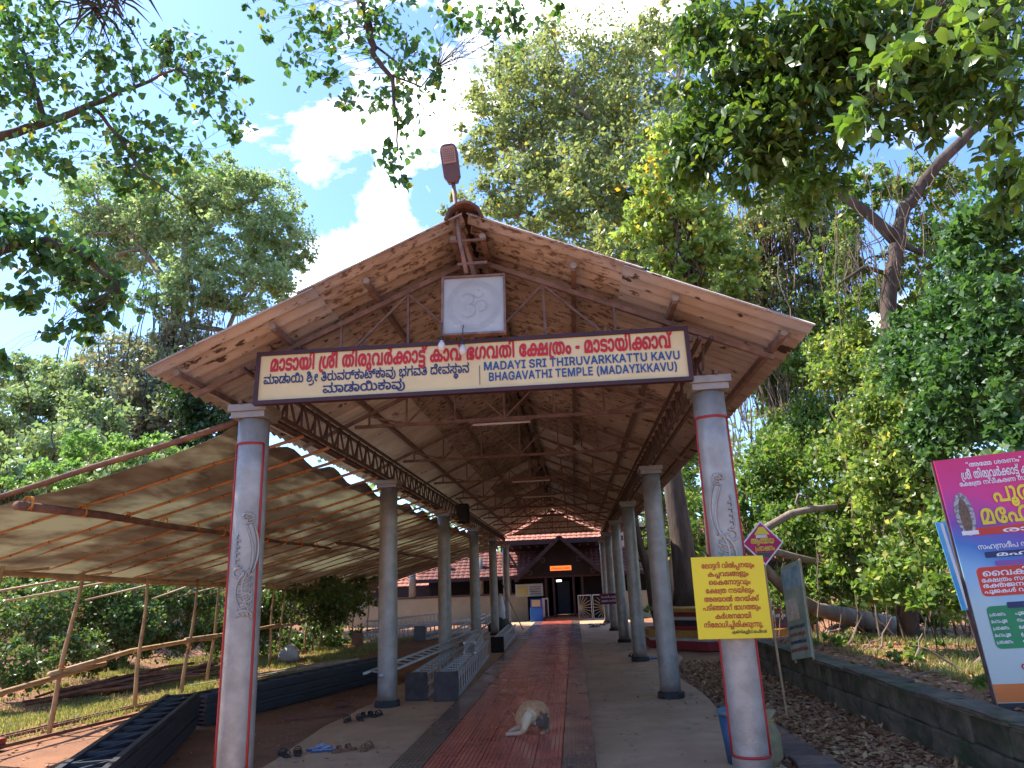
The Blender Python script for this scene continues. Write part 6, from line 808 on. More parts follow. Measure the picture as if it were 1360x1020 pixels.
# ================================================================ main sign board
sgn = thing('sign_board', 'long cream temple name board with red and blue lettering between the front columns', 'sign', (0, 5.70, 0))
sgn.rotation_euler = (R(-2.0), R(.35), 0)
sgn.location = (-.785, 5.70, 3.405)
MB().box(-1.83, 1.83, 0, .03, -.205, .205).build('board', M_board, sgn)
for n, a in (('frame_rail', (-1.864, 1.864, -.018, .04, .205, .239)), ('frame_rail', (-1.864, 1.864, -.018, .04, -.239, -.205)), ('frame_rail', (-1.864, -1.83, -.018, .04, -.205, .205)), ('frame_rail', (1.83, 1.864, -.018, .04, -.205, .205))):
    MB().box(*a).build(n, M_frame, sgn)
script_text(RUN['title'], M_tred, sgn, (-1.74, -.004, .062), width=3.46, height=.188, track=.0)
script_text(RUN['k'][0], M_tnavy, sgn, (-1.79, -.004, -.055), width=1.80, height=.115, track=.01)
script_text(RUN['k'][1], M_tnavy, sgn, (-1.26, -.004, -.165), width=.72, height=.115)
script_text(RUN['e'][0], M_tblue, sgn, (.13, -.004, -.045), width=1.65, height=.098)
script_text(RUN['e'][1], M_tblue, sgn, (.17, -.004, -.142), width=1.58, height=.098)
MB().box(.095, .099, -.005, -.001, -.17, .0).build('divider_line', M_tnavy, sgn)
for x in (-1.5, -.9, -.1, .5, 1.2): b = MB(); b.tube([(x, .02, .245), (x, .03, .30)], .007, 6); b.build('hanger', M_rustd, sgn)
for q, (x, lbl) in enumerate(((-.18, 'bare bulb hanging left below the square panel, over the name board'), (.0, 'bare bulb hanging right below the square panel, over the name board'))):
    t = thing('light_bulb', lbl, 'bulb', (-.83 + x * 1.0 + .02, 5.58, 3.66 - .05 * q), group='bare bulbs over the sign')
    b = MB(); b.tube([(0, 0, -.02), (.0, .02, .10), (0, .12, .2)], .004, 5); b.build('wire', M_black, t)
    MB().lathe([(.014, -.01), (.015, -.05)], 10).build('socket', M_black, t); MB().lathe([(.013, -.05), (.030, -.085), (.033, -.11), (.022, -.135), (.006, -.145)], 14).build('glass', M_glass, t, True)

# square dotted light panel above the board
lp = thing('dotted_light_sign', 'square grey light board dotted with unlit bulbs, above the name board', 'light sign', (-.72, 5.66, 3.945)); lp.rotation_euler = (R(-3), R(1.0), 0)
MB().box(-.262, .262, 0, .03, -.262, .262).build('panel_face', M_dots, lp)
for a in ((-.28, .28, -.02, .045, .262, .28), (-.28, .28, -.02, .045, -.28, -.262), (-.28, -.262, -.02, .045, -.262, .262), (.262, .28, -.02, .045, -.262, .262)): MB().box(*a).build('frame_rail', M_rust, lp)
b = MB()
def dot(x, z, r=.0032):
    P = [(x + r * math.cos(k * math.pi / 3), -.003, z + r * math.sin(k * math.pi / 3)) for k in range(6)]; b.quad(*P)
for rr in (.232, .219, .205, .190):
    n = int(rr * 2 * math.pi / .0125)
    for k in range(n): dot(rr * math.cos(6.2832 * k / n), rr * math.sin(6.2832 * k / n))
om = arc_scroll(-.05, .055, .06, .05, 2.6, -1.4, 22) + arc_scroll(-.05, -.05, .065, .075, 1.3, -2.6, 26) + arc_scroll(.07, -.01, .05, .055, 3.0, -1.8, 22) + arc_scroll(.045, .115, .045, .045, 3.3, 6.1, 12)
for x, z in om: dot(x, z); dot(x * .9, z * .9)
dot(.045, .14, .008)
kind(b.build('bulb_dots', M_dot, lp), 'stuff')

# street lamp on the ridge
sl = thing('street_lamp', 'brown street lamp on a thin pole rising from the roof peak', 'street lamp', (-.79, 5.42, 4.38)); sl.rotation_euler = (R(-3), R(-4.5), 0)
b = MB(); b.tube([(0.03, 0, -.25), (0, 0, .1), (0, -.02, .62)], .019, 10); b.build('pole', M_rust, sl, True)
Mh = Matrix.Translation((0, -.03, .62)) @ Matrix.Rotation(R(18), 4, 'X')
b = MB(); pl_ = [(-.045, 0), (.045, 0), (.052, .03), (.072, .05), (.076, .28), (.066, .325), (.04, .345), (-.04, .345), (-.066, .325), (-.076, .28), (-.072, .05), (-.052, .03)]
Mx = Mh @ Matrix.Rotation(R(90), 4, 'X'); b.prism(pl_, -.045, .04, Mx); bevel(b.build('housing', M_lampb, sl), .012)
b = MB(); pl2 = [(-.058, .165), (.058, .165), (.06, .29), (.05, .32), (-.05, .32), (-.06, .29)]; b.prism(pl2, .0405, .048, Mx); bevel(b.build('lens', M_lampg, sl), .006)
b = MB()
for i in range(6):
    for j in range(6): b.box(-.045 + .0165 * i, -.045 + .0165 * i + .008, .185 + .02 * j, .194 + .02 * j, .0481, .0495, Mx)
b.build('led_dots', M_lampb, sl)
# little brackets at the roof peak
MB().bar((XC - .16, RF + .2, zt(0) + .0), (XC + .16, RF + .2, zt(0) + .0), .02).build('peak_bracket', M_rust, hall); br = MB(); br.bar((XC - .10, RF + .22, 4.30), (XC + .16, RF + .22, 4.30), .02)
br.build('peak_bracket', M_rust, hall)
MB().bar((XC - .05, RF + .24, 4.62), (XC + .06, RF + .55, 4.1), .035).build('peak_stay', M_rust, hall)

# ================================================================ yellow notice
yn = thing('notice_board', 'square yellow notice with red lettering tied to the front right column', 'notice', (1.18, 5.745, 1.448)); yn.rotation_euler = (R(-1), R(.8), R(1))
bevel(MB().box(-.275, .275, 0, .006, -.30, .30).build('sheet', M_yel, yn), .003)
W = [.40, .31, .315, .365, .41, .43, .27, .44]
for i, w in enumerate(W):
    script_text(RUN['y'][i], M_ytxt, yn, (-.0 - .005 * (i % 2), -.003, .215 - i * .0617), width=w, height=.054, align='C')
script_text(RUN['y'][8], M_black, yn, (.235, -.003, -.262), width=.26, height=.030, align='R')
for z in (.302, -.302):
    b = MB(); b.tube([(.06 + .148 * math.sin(a), .205 - .148 * math.cos(a), z * .93) for a in [i * .45 for i in range(15)]], .003, 5); b.build('tie_wire', M_black, yn)

# ================================================================ diamond placard and standing poster
dm = thing('diamond_placard', 'small tilted magenta and yellow diamond placard beside the yellow notice', 'placard', (2.30, 9.0, 1.97)); dm.rotation_euler = (0, 0, R(12))
M_mag = mat('magenta_print', (.55, .01, .13), (.38, .01, .05), scale=6, rough=.4)
M_yprint = mat('yellow_print', (.80, .62, .03), rough=.4)
Md = Matrix.Rotation(R(90), 4, 'X')
MB().prism([(0, -.265), (.265, 0), (0, .265), (-.265, 0)], -.004, .004, Md).build('white_edge', M_white, dm)
MB().prism([(0, -.24), (.24, 0), (0, .24), (-.24, 0)], .0045, .006, Md).build('print', M_mag, dm)
MB().prism([(-.10, .10), (.10, .10), (.03, .19), (-.03, .19)], .0062, .0072, Md).build('top_patch', M_yprint, dm)
MB().prism([(-.08, .06), (.06, .06), (.06, .095), (-.08, .095)], .0062, .0072, Md).build('white_patch', M_white, dm)
MB().prism([(-.06, -.17), (.06, -.17), (.1, -.115), (-.1, -.115)], .0062, .0072, Md).build('dark_band', mat('dark_green_print', (.03, .10, .06), rough=.4), dm)
script_text(RUN['b'][13], M_yprint, dm, (-.155, -.0085, -.005), width=.30, height=.10, track=.0)
script_text(RUN['b'][14], M_yprint, dm, (-.11, -.0085, -.09), width=.25, height=.09)
b = MB(); b.tube([(0.03, .03, -1.95), (.0, .03, -.9), (0, .03, .24)], .014, 8); b.build('stake', M_bamboo2, dm)

ps = thing('standing_poster', 'narrow white and green poster board leaning behind the yellow notice', 'poster board', (3.02, 10.6, .44)); ps.rotation_euler = (R(-5), R(-9), R(-80))
M_post = mat('poster_print', (.38, .40, .28), (.24, .28, .17), scale=5, rough=.5)
MB().box(-.30, .30, 0, .02, .04, 1.32).build('board', M_post, ps)
MB().box(-.27, .27, -.003, -.001, .98, 1.26).build('blue_block', mat('blue_print', (.10, .26, .30), (.4, .45, .40), scale=6, rough=.4), ps)
MB().box(-.28, .1, -.003, -.001, .55, .84).build('tan_block', mat('tan_print', (.5, .34, .16), (.62, .55, .42), scale=9, rough=.5), ps)
for i in range(4): script_text(RUN['b'][[11, 8, 10, 9][i]], M_ytxt if i % 2 else M_tnavy, ps, (-.27, -.004, .44 - i * .1), width=.5, height=.07)
for x in (-.27, .27): MB().bar((x, .035, 0), (x, .035, 1.34), .025).build('leg', M_bamboo2, ps)
rf = thing('hanging_ribbons', 'little white and orange paper ornament hanging behind the yellow notice', 'ornament', (2.80, 11.2, 1.30))
for i, (m, z) in enumerate(((M_yprint, 0), (M_white, -.10), (mat('violet_paper', (.35, .12, .35), rough=.6), -.18), (M_white, -.26), (mat('orange_paper', (.7, .25, .06), rough=.6), -.36))):
    b = MB(); b.lathe([(.02, -.03), (.07, -.02), (.075, .02), (.03, .04)], 12); b.build('paper_ball', m, rf, True, loc=(.008 * i, 0, z))
b = MB(); b.tube([(0, 0, .75), (0, 0, -.38)], .003, 4); b.build('string', M_white, rf)

# ================================================================ festival banner on the right
bn = thing('festival_banner', 'large pink to white festival banner in a frame on the right wall', 'banner', (3.40, 6.62, .42)); bn.rotation_euler = (R(-2.5), R(-2.2), R(-13.5))
def grad_mat():
    m = bpy.data.materials.new('banner_print'); m.use_nodes = True; t = m.node_tree; N = t.nodes; L = t.links
    bs = N['Principled BSDF']; bs.inputs['Roughness'].default_value = .38
    co = N.new('ShaderNodeTexCoord'); s = N.new('ShaderNodeSeparateXYZ'); L.new(co.outputs['Object'], s.inputs[0])
    nz = N.new('ShaderNodeTexNoise'); nz.inputs['Scale'].default_value = 2.2; L.new(co.outputs['Object'], nz.inputs['Vector'])
    a = N.new('ShaderNodeMath'); a.operation = 'MULTIPLY_ADD'; a.inputs[1].default_value = .30; L.new(nz.outputs[0], a.inputs[0]); L.new(s.outputs['Z'], a.inputs[2])
    b = N.new('ShaderNodeMath'); b.operation = 'MULTIPLY_ADD'; b.inputs[1].default_value = .34; L.new(s.outputs['X'], b.inputs[0]); L.new(a.outputs[0], b.inputs[2])
    r = N.new('ShaderNodeMapRange'); r.inputs['From Min'].default_value = .15; r.inputs['From Max'].default_value = 2.35; L.new(b.outputs[0], r.inputs['Value'])
    c = N.new('ShaderNodeValToRGB'); L.new(r.outputs[0], c.inputs[0]); e = c.color_ramp.elements
    e[0].position = 0; e[0].color = (.50, .50, .40, 1); e[1].position = 1; e[1].color = (.62, .015, .12, 1)
    for p, q in ((.40, (.42, .54, .52, 1)), (.53, (.22, .42, .60, 1)), (.63, (.05, .16, .42, 1)), (.72, (.17, .06, .32, 1)), (.84, (.60, .03, .20, 1))):
        k = e.new(p); k.color = q
    L.new(c.outputs[0], bs.inputs['Base Color']); return m
M_ban = grad_mat()
BW = 1.36
MB().box(0, BW, 0, .025, .02, 2.12).build('print_sheet', M_ban, bn)
M_orange = mat('orange_print', (.72, .18, .03), rough=.4); M_redp = mat('banner_red', (.60, .045, .02), rough=.4); M_green = mat('banner_green', (.02, .24, .08), rough=.4)
M_navy = mat('banner_navy', (.02, .03, .10), rough=.4); M_crim = mat('banner_text_red', (.45, .02, .03), rough=.4); M_grey = mat('grey_print', (.42, .40, .38), (.16, .15, .15), scale=40, contrast=(.45, .55), rough=.5)
MB().box(0, BW, -.0025, -.0005, .09, .23).build('orange_strip', M_orange, bn)
MB().box(0, BW, -.003, -.0005, .02, .085).build('black_strip', M_black, bn)
def rrect(x0, x1, z0, z1, r, m, name, y=-.004):
    P = []
    for cx, cz, a0 in ((x1 - r, z1 - r, 0), (x0 + r, z1 - r, 90), (x0 + r, z0 + r, 180), (x1 - r, z0 + r, 270)):
        for i in range(6): a = R(a0 + 18 * i); P.append((cx - .10 + r * math.cos(a), cz + r * math.sin(a)))
    o = MB(); n = len(P); o.v = [(x, y, z) for x, z in P] + [(x, y + .003, z) for x, z in P]; o.f = [tuple(range(n))[::-1]] + [(i, (i + 1) % n, n + (i + 1) % n, n + i) for i in range(n)]
    return o.build(name, m, bn)
rrect(.20, .93, .92, 1.16, .04, M_redp, 'red_price_box'); rrect(.20, 1.30, .50, .84, .04, M_green, 'green_list_box')
rrect(.36, 1.30, .815, .865, .01, M_navy, 'navy_bar', -.0075); rrect(.30, 1.30, 1.235, 1.285, .01, M_navy, 'date_bar'); rrect(.26, 1.30, 1.43, 1.495, .012, M_redp, 'red_ribbon'); rrect(.36, .78, 1.165, 1.205, .012, mat('purple_print', (.22, .08, .30), rough=.4), 'purple_tab')
st = lambda k, x, z, w, h, m, al='L': script_text(RUN['b'][k], m, bn, (x - .12, -.0085, z), width=w, height=h, align=al)
st(0, .58, 2.03, .44, .055, M_white, 'C'); st(1, .30, 1.925, 1.0, .105, M_white); st(2, .58, 1.865, .62, .055, M_white, 'C')
st(3, .50, 1.70, .30, .22, M_yprint, 'L'); st(4, .36, 1.52, .96, .23, M_yprint, 'L')
st(15, .84, 1.50, .0001 + .36, .05, M_white); st(16, .50, 1.438, .72, .055, M_white); st(8, .28, 1.31, .62, .06, M_white); st(9, .92, 1.31, .38, .05, M_white); st(15, .40, 1.243, .62, .045, M_white)
st(17, .26, 1.085, .40, .07, M_white)
script_text(RUN['e'][2], M_yprint, bn, (.62, -.0085, 1.085), width=.15, height=.085)
b = MB()
for z in (1.142, 1.122): b.bar((.57, -.0085, z), (.605, -.0085, z), .006, .002, up=(0, 1, 0))
b.bar((.58, -.0087, 1.122), (.602, -.0087, 1.087), .006, .002, up=(0, 1, 0)); b.build('rupee_sign', M_yprint, bn)
st(9, .24, 1.035, .60, .05, M_white); st(10, .24, .99, .60, .05, M_white); st(11, .24, .945, .60, .045, M_white)
for i in range(5):
    z = .76 - i * .055; st(14 + i % 2, .23, z, .12, .04, M_white); st([11, 8, 9, 14, 12][i], .42, z, .34, .04, M_white)
    if i < 4: st([14, 12, 10, 11][i], .84, z, .38, .04, M_white)
st(10, .44, .415, .80, .07, M_crim); st(8, .36, .335, .90, .075, M_crim); st(9, .36, .255, .90, .07, M_crim)
st(2, .34, .150, .9, .05, M_white); st(5, .5, .82, .6, .038, M_white)
# plain figures: a standing grey ornament with halo rays and a small parasol
P = [(.13 + .075 * math.cos(a), 1.62 + .19 * math.sin(a)) for a in [i * 6.2832 / 26 for i in range(26)]]
o = MB(); o.v = [(x, -.005, z) for x, z in P]; o.f = [tuple(range(26))[::-1]]; o.build('halo', M_grey, bn)
o = MB(); P = [(.13 + .04 * math.cos(a), 1.60 + .16 * math.sin(a)) for a in [i * 6.2832 / 20 for i in range(20)]]; o.v = [(x, -.0065, z) for x, z in P]; o.f = [tuple(range(20))[::-1]]; o.build('halo_core', mat('bronze_print', (.20, .12, .06), (.10, .06, .04), scale=30, rough=.5), bn)
MB().box(.07, .20, -.007, -.005, 1.44, 1.475).build('pedestal_print', M_white, bn)
for i in range(16):
    a0, a1 = i * 6.2832 / 16, (i + 1) * 6.2832 / 16
    def e(a, q=1): return (.86 + q * (.10 * math.cos(a) + .04 * math.sin(a)), -.006, 1.80 + q * (.115 * math.sin(a) - .03 * math.cos(a)))
    o = MB(); o.v = [(.86, -.0065, 1.80), e(a0), e(a1)]; o.f = [(0, 2, 1)]; o.build('parasol_panel', M_white if i % 2 else M_grey, bn)
o = MB().bar((.84, -.006, 1.72), (.76, -.006, 1.56), .008, .002, up=(0, 1, 0)); o.build('parasol_handle', M_yprint, bn)
for x in (0, BW):
    MB().bar((x, .045, -.15), (x, .045, 2.12), .035).build('frame_post', M_rustd, bn)
for z in (.06, 1.0, 2.08): MB().bar((.02, .045, z), (BW - .02, .045, z), .03).build('frame_rail', M_rustd, bn)
bn2 = thing('second_banner', 'blue edged banner standing just behind the pink festival banner', 'banner', (3.98, 7.9, .45)); bn2.rotation_euler = (R(-3), R(-5), R(-16))
MB().box(0, 1.1, 0, .02, .72, 1.62).build('print_sheet', mat('sky_blue_print', (.05, .30, .62), (.16, .45, .72), scale=2, rough=.4), bn2)
MB().box(.045, .07, -.003, -.001, .74, 1.60).build('white_stripe', M_white, bn2)
for x in (.05, 1.05): MB().bar((x, .03, -.05), (x, .03, 1.62), .03).build('frame_post', M_rustd, bn2)

# ================================================================ retaining wall
rw = thing('retaining_wall', 'low mossy masonry wall along the leaf strewn ground on the right', 'wall', (0, 0, 0))
wm = [bm_mesh(rough_block(0, .20, 0, l, 0, .235), 'block', M_wall) for l in (.52, .44, .60)]
for cidx, z in enumerate((0.0, .238)):
    y = 3.2 - .2 * cidx
    while y < 14.6:
        k = random.randrange(3); l = (.52, .44, .60)[k]
        o = link('block', wm[k], rw, (3.14 + random.uniform(-.012, .012) - (.02 if cidx == 0 else 0), y, z - .02)); o.rotation_euler = (0, 0, random.uniform(-.012, .012)); bevel(o, .018); y += l + .006
y = 3.0
while y < 14.7:
    l = random.uniform(.7, 1.3); o = link('coping_stone', bm_mesh(rough_block(-.02, .26, 0, l - .01, 0, .045, .007, 5), 'coping_stone', M_wall), rw, loc=(3.12 + random.uniform(-.01, .01), y, .455)); o.rotation_euler = (random.uniform(-.01, .01), 0, 0); bevel(o, .012); y += l

# ================================================================ tarpaulin shelter on the left
ts = thing('tarpaulin_shelter', 'sloping brown and green tarpaulin lean-to on bamboo poles left of the hall', 'shelter', (0, 0, 0))
def tz(x): return 3.12 + (x + 2.8) * .272
def ox(y): return -6.75 - .07 * (y - 9.6)
nyy, nxx = 120, 22; V = []; F = []
Y0, Y1 = 6.2, 29.5
for j in range(nyy + 1):
    y = Y0 + (Y1 - Y0) * j / nyy
    for i in range(nxx + 1):
        u = i / nxx; x = -3.02 + (ox(y) - .35 + 3.02) * u
        sag = -.055 * abs(math.sin(math.pi * (y - Y0) / .74)) * math.sin(math.pi * min(1, u * 1.0)) ** .5
        z = tz(x) + .045 + (-.018 * math.sin(y * 3.1 + x * 4) * math.sin(x * 2.2)) + sag * -.6 + (.06 * math.sin(y * 4.4) if u < .04 else 0)
        yy = y + (.12 * math.sin(u * 5) if j == 0 else 0)
        V.append((x, yy, z))
for j in range(nyy):
    for i in range(nxx): a = j * (nxx + 1) + i; F.append((a, a + 1, a + nxx + 2, a + nxx + 1))
me = bpy.data.meshes.new('tarpaulin'); me.from_pydata(V, [], F); me.materials.append(M_tarp); me.shade_smooth(); o = link('tarpaulin', me, ts)
sd = o.modifiers.new('thick', 'SOLIDIFY'); sd.thickness = .003
y = 6.12; i = 0
while y < 29.4:
    dy0, dy1 = random.uniform(-.08, .08), random.uniform(-.1, .1)
    a = (-2.62 + random.uniform(-.08, .1), y + dy0, tz(-2.7) + .015); e_ = (ox(y) - random.uniform(.15, .5), y + dy1, tz(ox(y)) - .05)
    if i == 0: a = (-2.9, 6.06, tz(-2.9) + .06); e_ = (-7.2, 6.1, tz(-7.2) + .12)
    pts = [Vector(a).lerp(Vector(e_), t / 9) + Vector((0, random.uniform(-.012, .012), random.uniform(-.008, .008))) for t in range(10)]
    b = MB(); b.tube(pts, [.032 - .0012 * t for t in range(10)] if i == 0 else [.019 - .0006 * t for t in range(10)], 8)
    o = b.build('bamboo_rafter', M_log if i == 0 else M_bamboo, ts, True)
    if y < 15:
        kb = MB()
        for t in range(1, 9): p = pts[t]; d = (pts[t] - pts[t - 1]).normalized() * .006; kb.tube([p - d, p + d], .0212 - .0006 * t, 8)
        kind(kb.build('bamboo_node', M_log, o, True), 'stuff')
    y += .74; i += 1
# middle purlin log and its lashings, outer beam and posts
b = MB(); b.tube([(-4.90 + random.uniform(-.02, .02), y, tz(-4.9) - .075 + .012 * math.sin(y * 2)) for y in [5.98 + 1.2 * k for k in range(8)]], [.042 - .003 * k for k in range(8)], 10); b.build('middle_log', M_log, ts, True)
b = MB(); b.tube([(-4.6, y, tz(-4.6) - .075 + .015 * math.sin(y * 3)) for y in [13.9 + 1.3 * k for k in range(12)]], .035, 8); b.build('middle_log', M_log, ts, True)
for k in range(11):
    yy = 6.1 + .74 * k; b = MB(); b.tube([(-4.9 + .042 * math.cos(a), yy + .03 * math.sin(a * .5), tz(-4.9) - .05 + .06 * math.sin(a)) for a in [i * .55 for i in range(24)]], .007, 4); b.build('lashing', M_rope, ts)
for (ya, yb, dz, r) in ((5.6, 14.5, -.06, .034), (9.0, 21, -.10, .028), (17, 29.6, -.05, .034)):
    pts = [(ox(y) + random.uniform(-.03, .03), y, tz(ox(y)) - .03 + dz + random.uniform(-.012, .012)) for y in [ya + (yb - ya) * k / 9 for k in range(10)]]
    b = MB(); b.tube(pts, r, 8); b.build('outer_beam', M_bamboo2, ts, True)
PY = [7.85, 9.55, 11.2, 13.0, 14.2, 15.7, 17.3, 18.2, 19.0, 20.4, 21.2, 22.0, 23.0, 24.0, 26.2, 28.4]
for k, y in enumerate(PY):
    x = ox(y); top = Vector((x + random.uniform(-.03, .08), y + random.uniform(-.05, .08), tz(x) - .02)); bot = Vector((x - random.uniform(-.02, .18), y + random.uniform(-.1, .1), -.1))
    pts = [bot.lerp(top, t / 6) + Vector((.02 * math.sin(t * 1.3 + k), 0, 0)) for t in range(7)]
    b = MB(); b.tube(pts, [.034 - .002 * t for t in range(7)], 8); b.build('post', M_bamboo2, ts, True)
    if k in (1, 3, 6, 10):
        c_ = bot.lerp(top, .42); b = MB(); b.tube([(c_.x + .04 * math.cos(q), c_.y + .04 * math.sin(q), c_.z - .05 + .008 * q) for q in [i * .6 for i in range(22)]], .007, 4); b.build('lashing', M_rope, ts)
rails = [[(-6.75, 7.0, .50), (-6.8, 8.5, .63), (-6.85, 9.6, .70), (-6.95, 10.6, .74)], [(-6.85, 9.3, .73), (-6.95, 11.2, .86), (-7.0, 13.2, .88), (-7.05, 14.0, .84)], [(-7.0, 12.9, .90), (-7.1, 15.5, .88), (-7.2, 17.6, .92)], [(-7.15, 17.0, .88), (-7.3, 19.2, .88), (-7.4, 21.2, 1.02), (-7.5, 23.2, 1.05)]]
for P in rails: b = MB(); b.tube(P, [.038, .036, .034, .03][:len(P)], 8); b.build('rail', M_bamboo2, ts, True)
for k in range(9):
    y = 8.3 + k * 1.35; x = ox(y); b = MB(); b.tube([(x + .3, y + .1, tz(x) - .04), (x - .5, y + random.uniform(-.6, .2), tz(x) - .12), (x - random.uniform(1.0, 1.6), y + random.uniform(-1.4, .2), tz(x) - .34)], .018, 6); b.build('eave_stick', M_bamboo2, ts, True)

# ================================================================ stacked charcoal trusses
def flat_truss(L, W, H=.05):
    b = MB(); root = []
    r1 = MB().box(-W / 2, -W / 2 + .05, 0, L, 0, H).mesh('chord', M_charcoal); r2 = MB().box(W / 2 - .05, W / 2, 0, L, 0, H).mesh('chord', M_charcoal)
    z = MB(); n = int(L / .38)
    for i in range(n + 1):
        y = L * i / n; y = min(max(y, .02), L - .02); z.bar((-W / 2 + .045, y, H / 2), (W / 2 - .045, y, H / 2), .03, .03)
        if i < n: z.bar((-W / 2 + .045, L * i / n, H / 2 + .004), (W / 2 - .045, L * (i + 1) / n, H / 2 + .004), .022, .022)
    return r1, r2, z.mesh('web', M_charcoal)
def stack(x, y, rz, L, W, n, tx, desc, group):
    r1, r2, zz = flat_truss(L, W)
    for i in range(n):
        t = thing('steel_truss', (f'{["lowest","second lowest","third lowest","fourth lowest","fifth lowest","sixth lowest","second from the top","topmost"][i if i<n-1 else 7]} charcoal truss {desc}'), 'truss', (x + random.uniform(-.012, .012), y + random.uniform(-.03, .03), .01 + i * .054), R(rz + random.uniform(-.25, .25)), group)
        t.rotation_euler = (R(tx), 0, t.rotation_euler[2])
        link('chord', r1, t); link('chord', r2, t); link('web', zz, t)
stack(-3.66, 5.4, 19.5, 4.35, .40, 8, 0, 'in the near stack at the lower left', 'charcoal trusses in the near stack')
stack(-5.08, 9.75, -17, 4.75, .40, 7, 0, 'in the long stack behind the near one', 'charcoal trusses in the long stack')

# ================================================================ silver lattice masts lying along the walk
def mast(w, h, L, name, label, loc, rz, pm, plate=True, step=.36, group='silver lattice masts lying on the ground', rx=0):
    t = thing(name, label, 'lattice mast', loc, R(rz), group); t.rotation_euler = (R(rx), 0, R(rz))
    for x in (-w / 2 + .02, w / 2 - .02):
        for z in (.02, h - .02): MB().box(x - .02, x + .02, 0, L, z - .02, z + .02).build('rail', M_alu, t)
    n = int(L / step); rm = MB().box(-.006, .006, -.014, .014, .04, h - .04).mesh('rung', M_alu); tm = MB().box(-w / 2 + .04, w / 2 - .04, -.014, .014, -.006, .006).mesh('rung', M_alu)
    for i in range(n):
        y = .12 + i * (L - .2) / n
        for x in (-w / 2 + .012, w / 2 - .012): link('rung', rm, t, (x, y, 0))
        link('rung', tm, t, (0, y, h - .018))
    if plate: bevel(MB().box(-w / 2 - .03, w / 2 + .03, -.035, -.002, 0, h + .03).build('base_plate', pm, t), .006)
    return t
mast(.30, .37, 6.6, 'lattice_mast', 'silver lattice mast with dark base plate nearest the tiled walk', (-1.95, 10.98, .03), 2.5, M_plate)
mast(.27, .36, 5.6, 'lattice_mast', 'silver lattice mast with dark base plate close beside the second left column', (-2.42, 11.12, .03), 1.5, M_plate)
mast(.24, .22, 2.9, 'lattice_mast', 'short silver lattice mast lying on top of the one nearest the walk', (-2.02, 13.9, .405), 4, M_alu, False)
mast(.26, .34, 6.2, 'lattice_mast', 'silver lattice mast farther back along the walk, just past the third left column', (-1.98, 18.4, .03), 1.5, M_dark)
mast(.34, .36, 7.5, 'lattice_mast', 'silver lattice mast with pinkish rusty plate far left under the tarpaulin edge', (-6.75, 22.6, 0), -14, M_plate2)
mast(.30, .30, 6.5, 'lattice_mast', 'silver lattice mast lying on top of the far left one with the rusty plate', (-6.55, 23.2, .40), -13, M_alu, False)
mast(.34, .42, 6, 'lattice_mast', 'silver lattice mast with smooth grey plate in front of the cream wall', (-5.1, 24.0, 0), -12, M_plate3)
mast(.34, .30, 4.6, 'lattice_mast', 'silver lattice mast tilted behind the third left column', (-3.5, 22.4, .12), -4, M_alu, False, rx=3)
ld = thing('long_ladder', 'long silver ladder tied low against the second left column', 'ladder', (-2.92, 10.5, .47), R(-5.5)); ld.rotation_euler = (R(1.2), R(8), R(-5.5))
for x in (-.12, .12): b = MB(); b.tube([(x, 0, 0), (x, 6.9, 0)], .022, 8); b.build('rail', M_alu, ld, True)
rg = MB(); rg.tube([(-.12, 0, 0), (.12, 0, 0)], .012, 6); rgm = rg.mesh('rung', M_alu)
for i in range(20): link('rung', rgm, ld, (0, .25 + i * .33, 0))
# ================================================================ temple front at the end of the walk
tp_ = thing('temple_building', 'dark wooden temple front with tiled roofs and gabled porch ending the walk', 'temple', (0, 0, 0))
def tiled_slope(name, m, parent, x0, x1, y0, z0, y1, z1, step=.30, w=.24):
    """overlapping clay tiles in courses, one mesh"""
    b = MB(); L = math.hypot(y1 - y0, z1 - z0); n = max(1, int(L / step)); sx = int((x1 - x0) / w)
    dy, dz = (y1 - y0) / L, (z1 - z0) / L
    for j in range(n):
        for i in range(sx):
            xa = x0 + i * w + random.uniform(-.004, .004); s0 = j * step - .03; s1 = s0 + step + .05; lift0 = .045 + random.uniform(0, .008); lift1 = .012
            p = lambda x, s, l: (x, y0 + dy * s - dz * l, z0 + dz * s + dy * l)
            q = w - .012
            b.quad(p(xa, s0, lift0), p(xa + q * .5, s0, lift0 + .02), p(xa + q * .5, s1, lift1 + .02), p(xa, s1, lift1))
            b.quad(p(xa + q * .5, s0, lift0 + .02), p(xa + q, s0, lift0), p(xa + q, s1, lift1), p(xa + q * .5, s1, lift1 + .02))
            b.quad(p(xa, s0, lift0), p(xa, s0, 0), p(xa + q, s0, 0), p(xa + q, s0, lift0))
    o = b.build(name, m, parent); o['kind'] = 'stuff'; return o
def slab_slope(parent, x0, x1, y0, z0, y1, z1, m, name='roof_deck'):
    b = MB(); b.v = [(x0, y0, z0), (x1, y0, z0), (x1, y1, z1), (x0, y1, z1), (x0, y0, z0 - .08), (x1, y0, z0 - .08), (x1, y1, z1 - .08), (x0, y1, z1 - .08)]
    b.f = [(0, 1, 2, 3), (7, 6, 5, 4), (0, 4, 5, 1), (1, 5, 6, 2), (2, 6, 7, 3), (3, 7, 4, 0)]; return b.build(name, m, parent)
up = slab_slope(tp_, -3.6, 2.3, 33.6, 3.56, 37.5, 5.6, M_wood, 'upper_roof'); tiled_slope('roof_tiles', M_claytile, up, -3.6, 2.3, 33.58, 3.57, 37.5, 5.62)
MB().box(-3.65, 2.35, 33.5, 33.58, 3.38, 3.60).build('eave_board', M_wood, up)
lo = slab_slope(tp_, -7.2, 4.8, 33.3, 1.98, 35.4, 3.15, M_wood, 'lower_roof'); tiled_slope('roof_tiles', M_claytile2, lo, -7.2, 4.8, 33.28, 1.99, 35.4, 3.17)
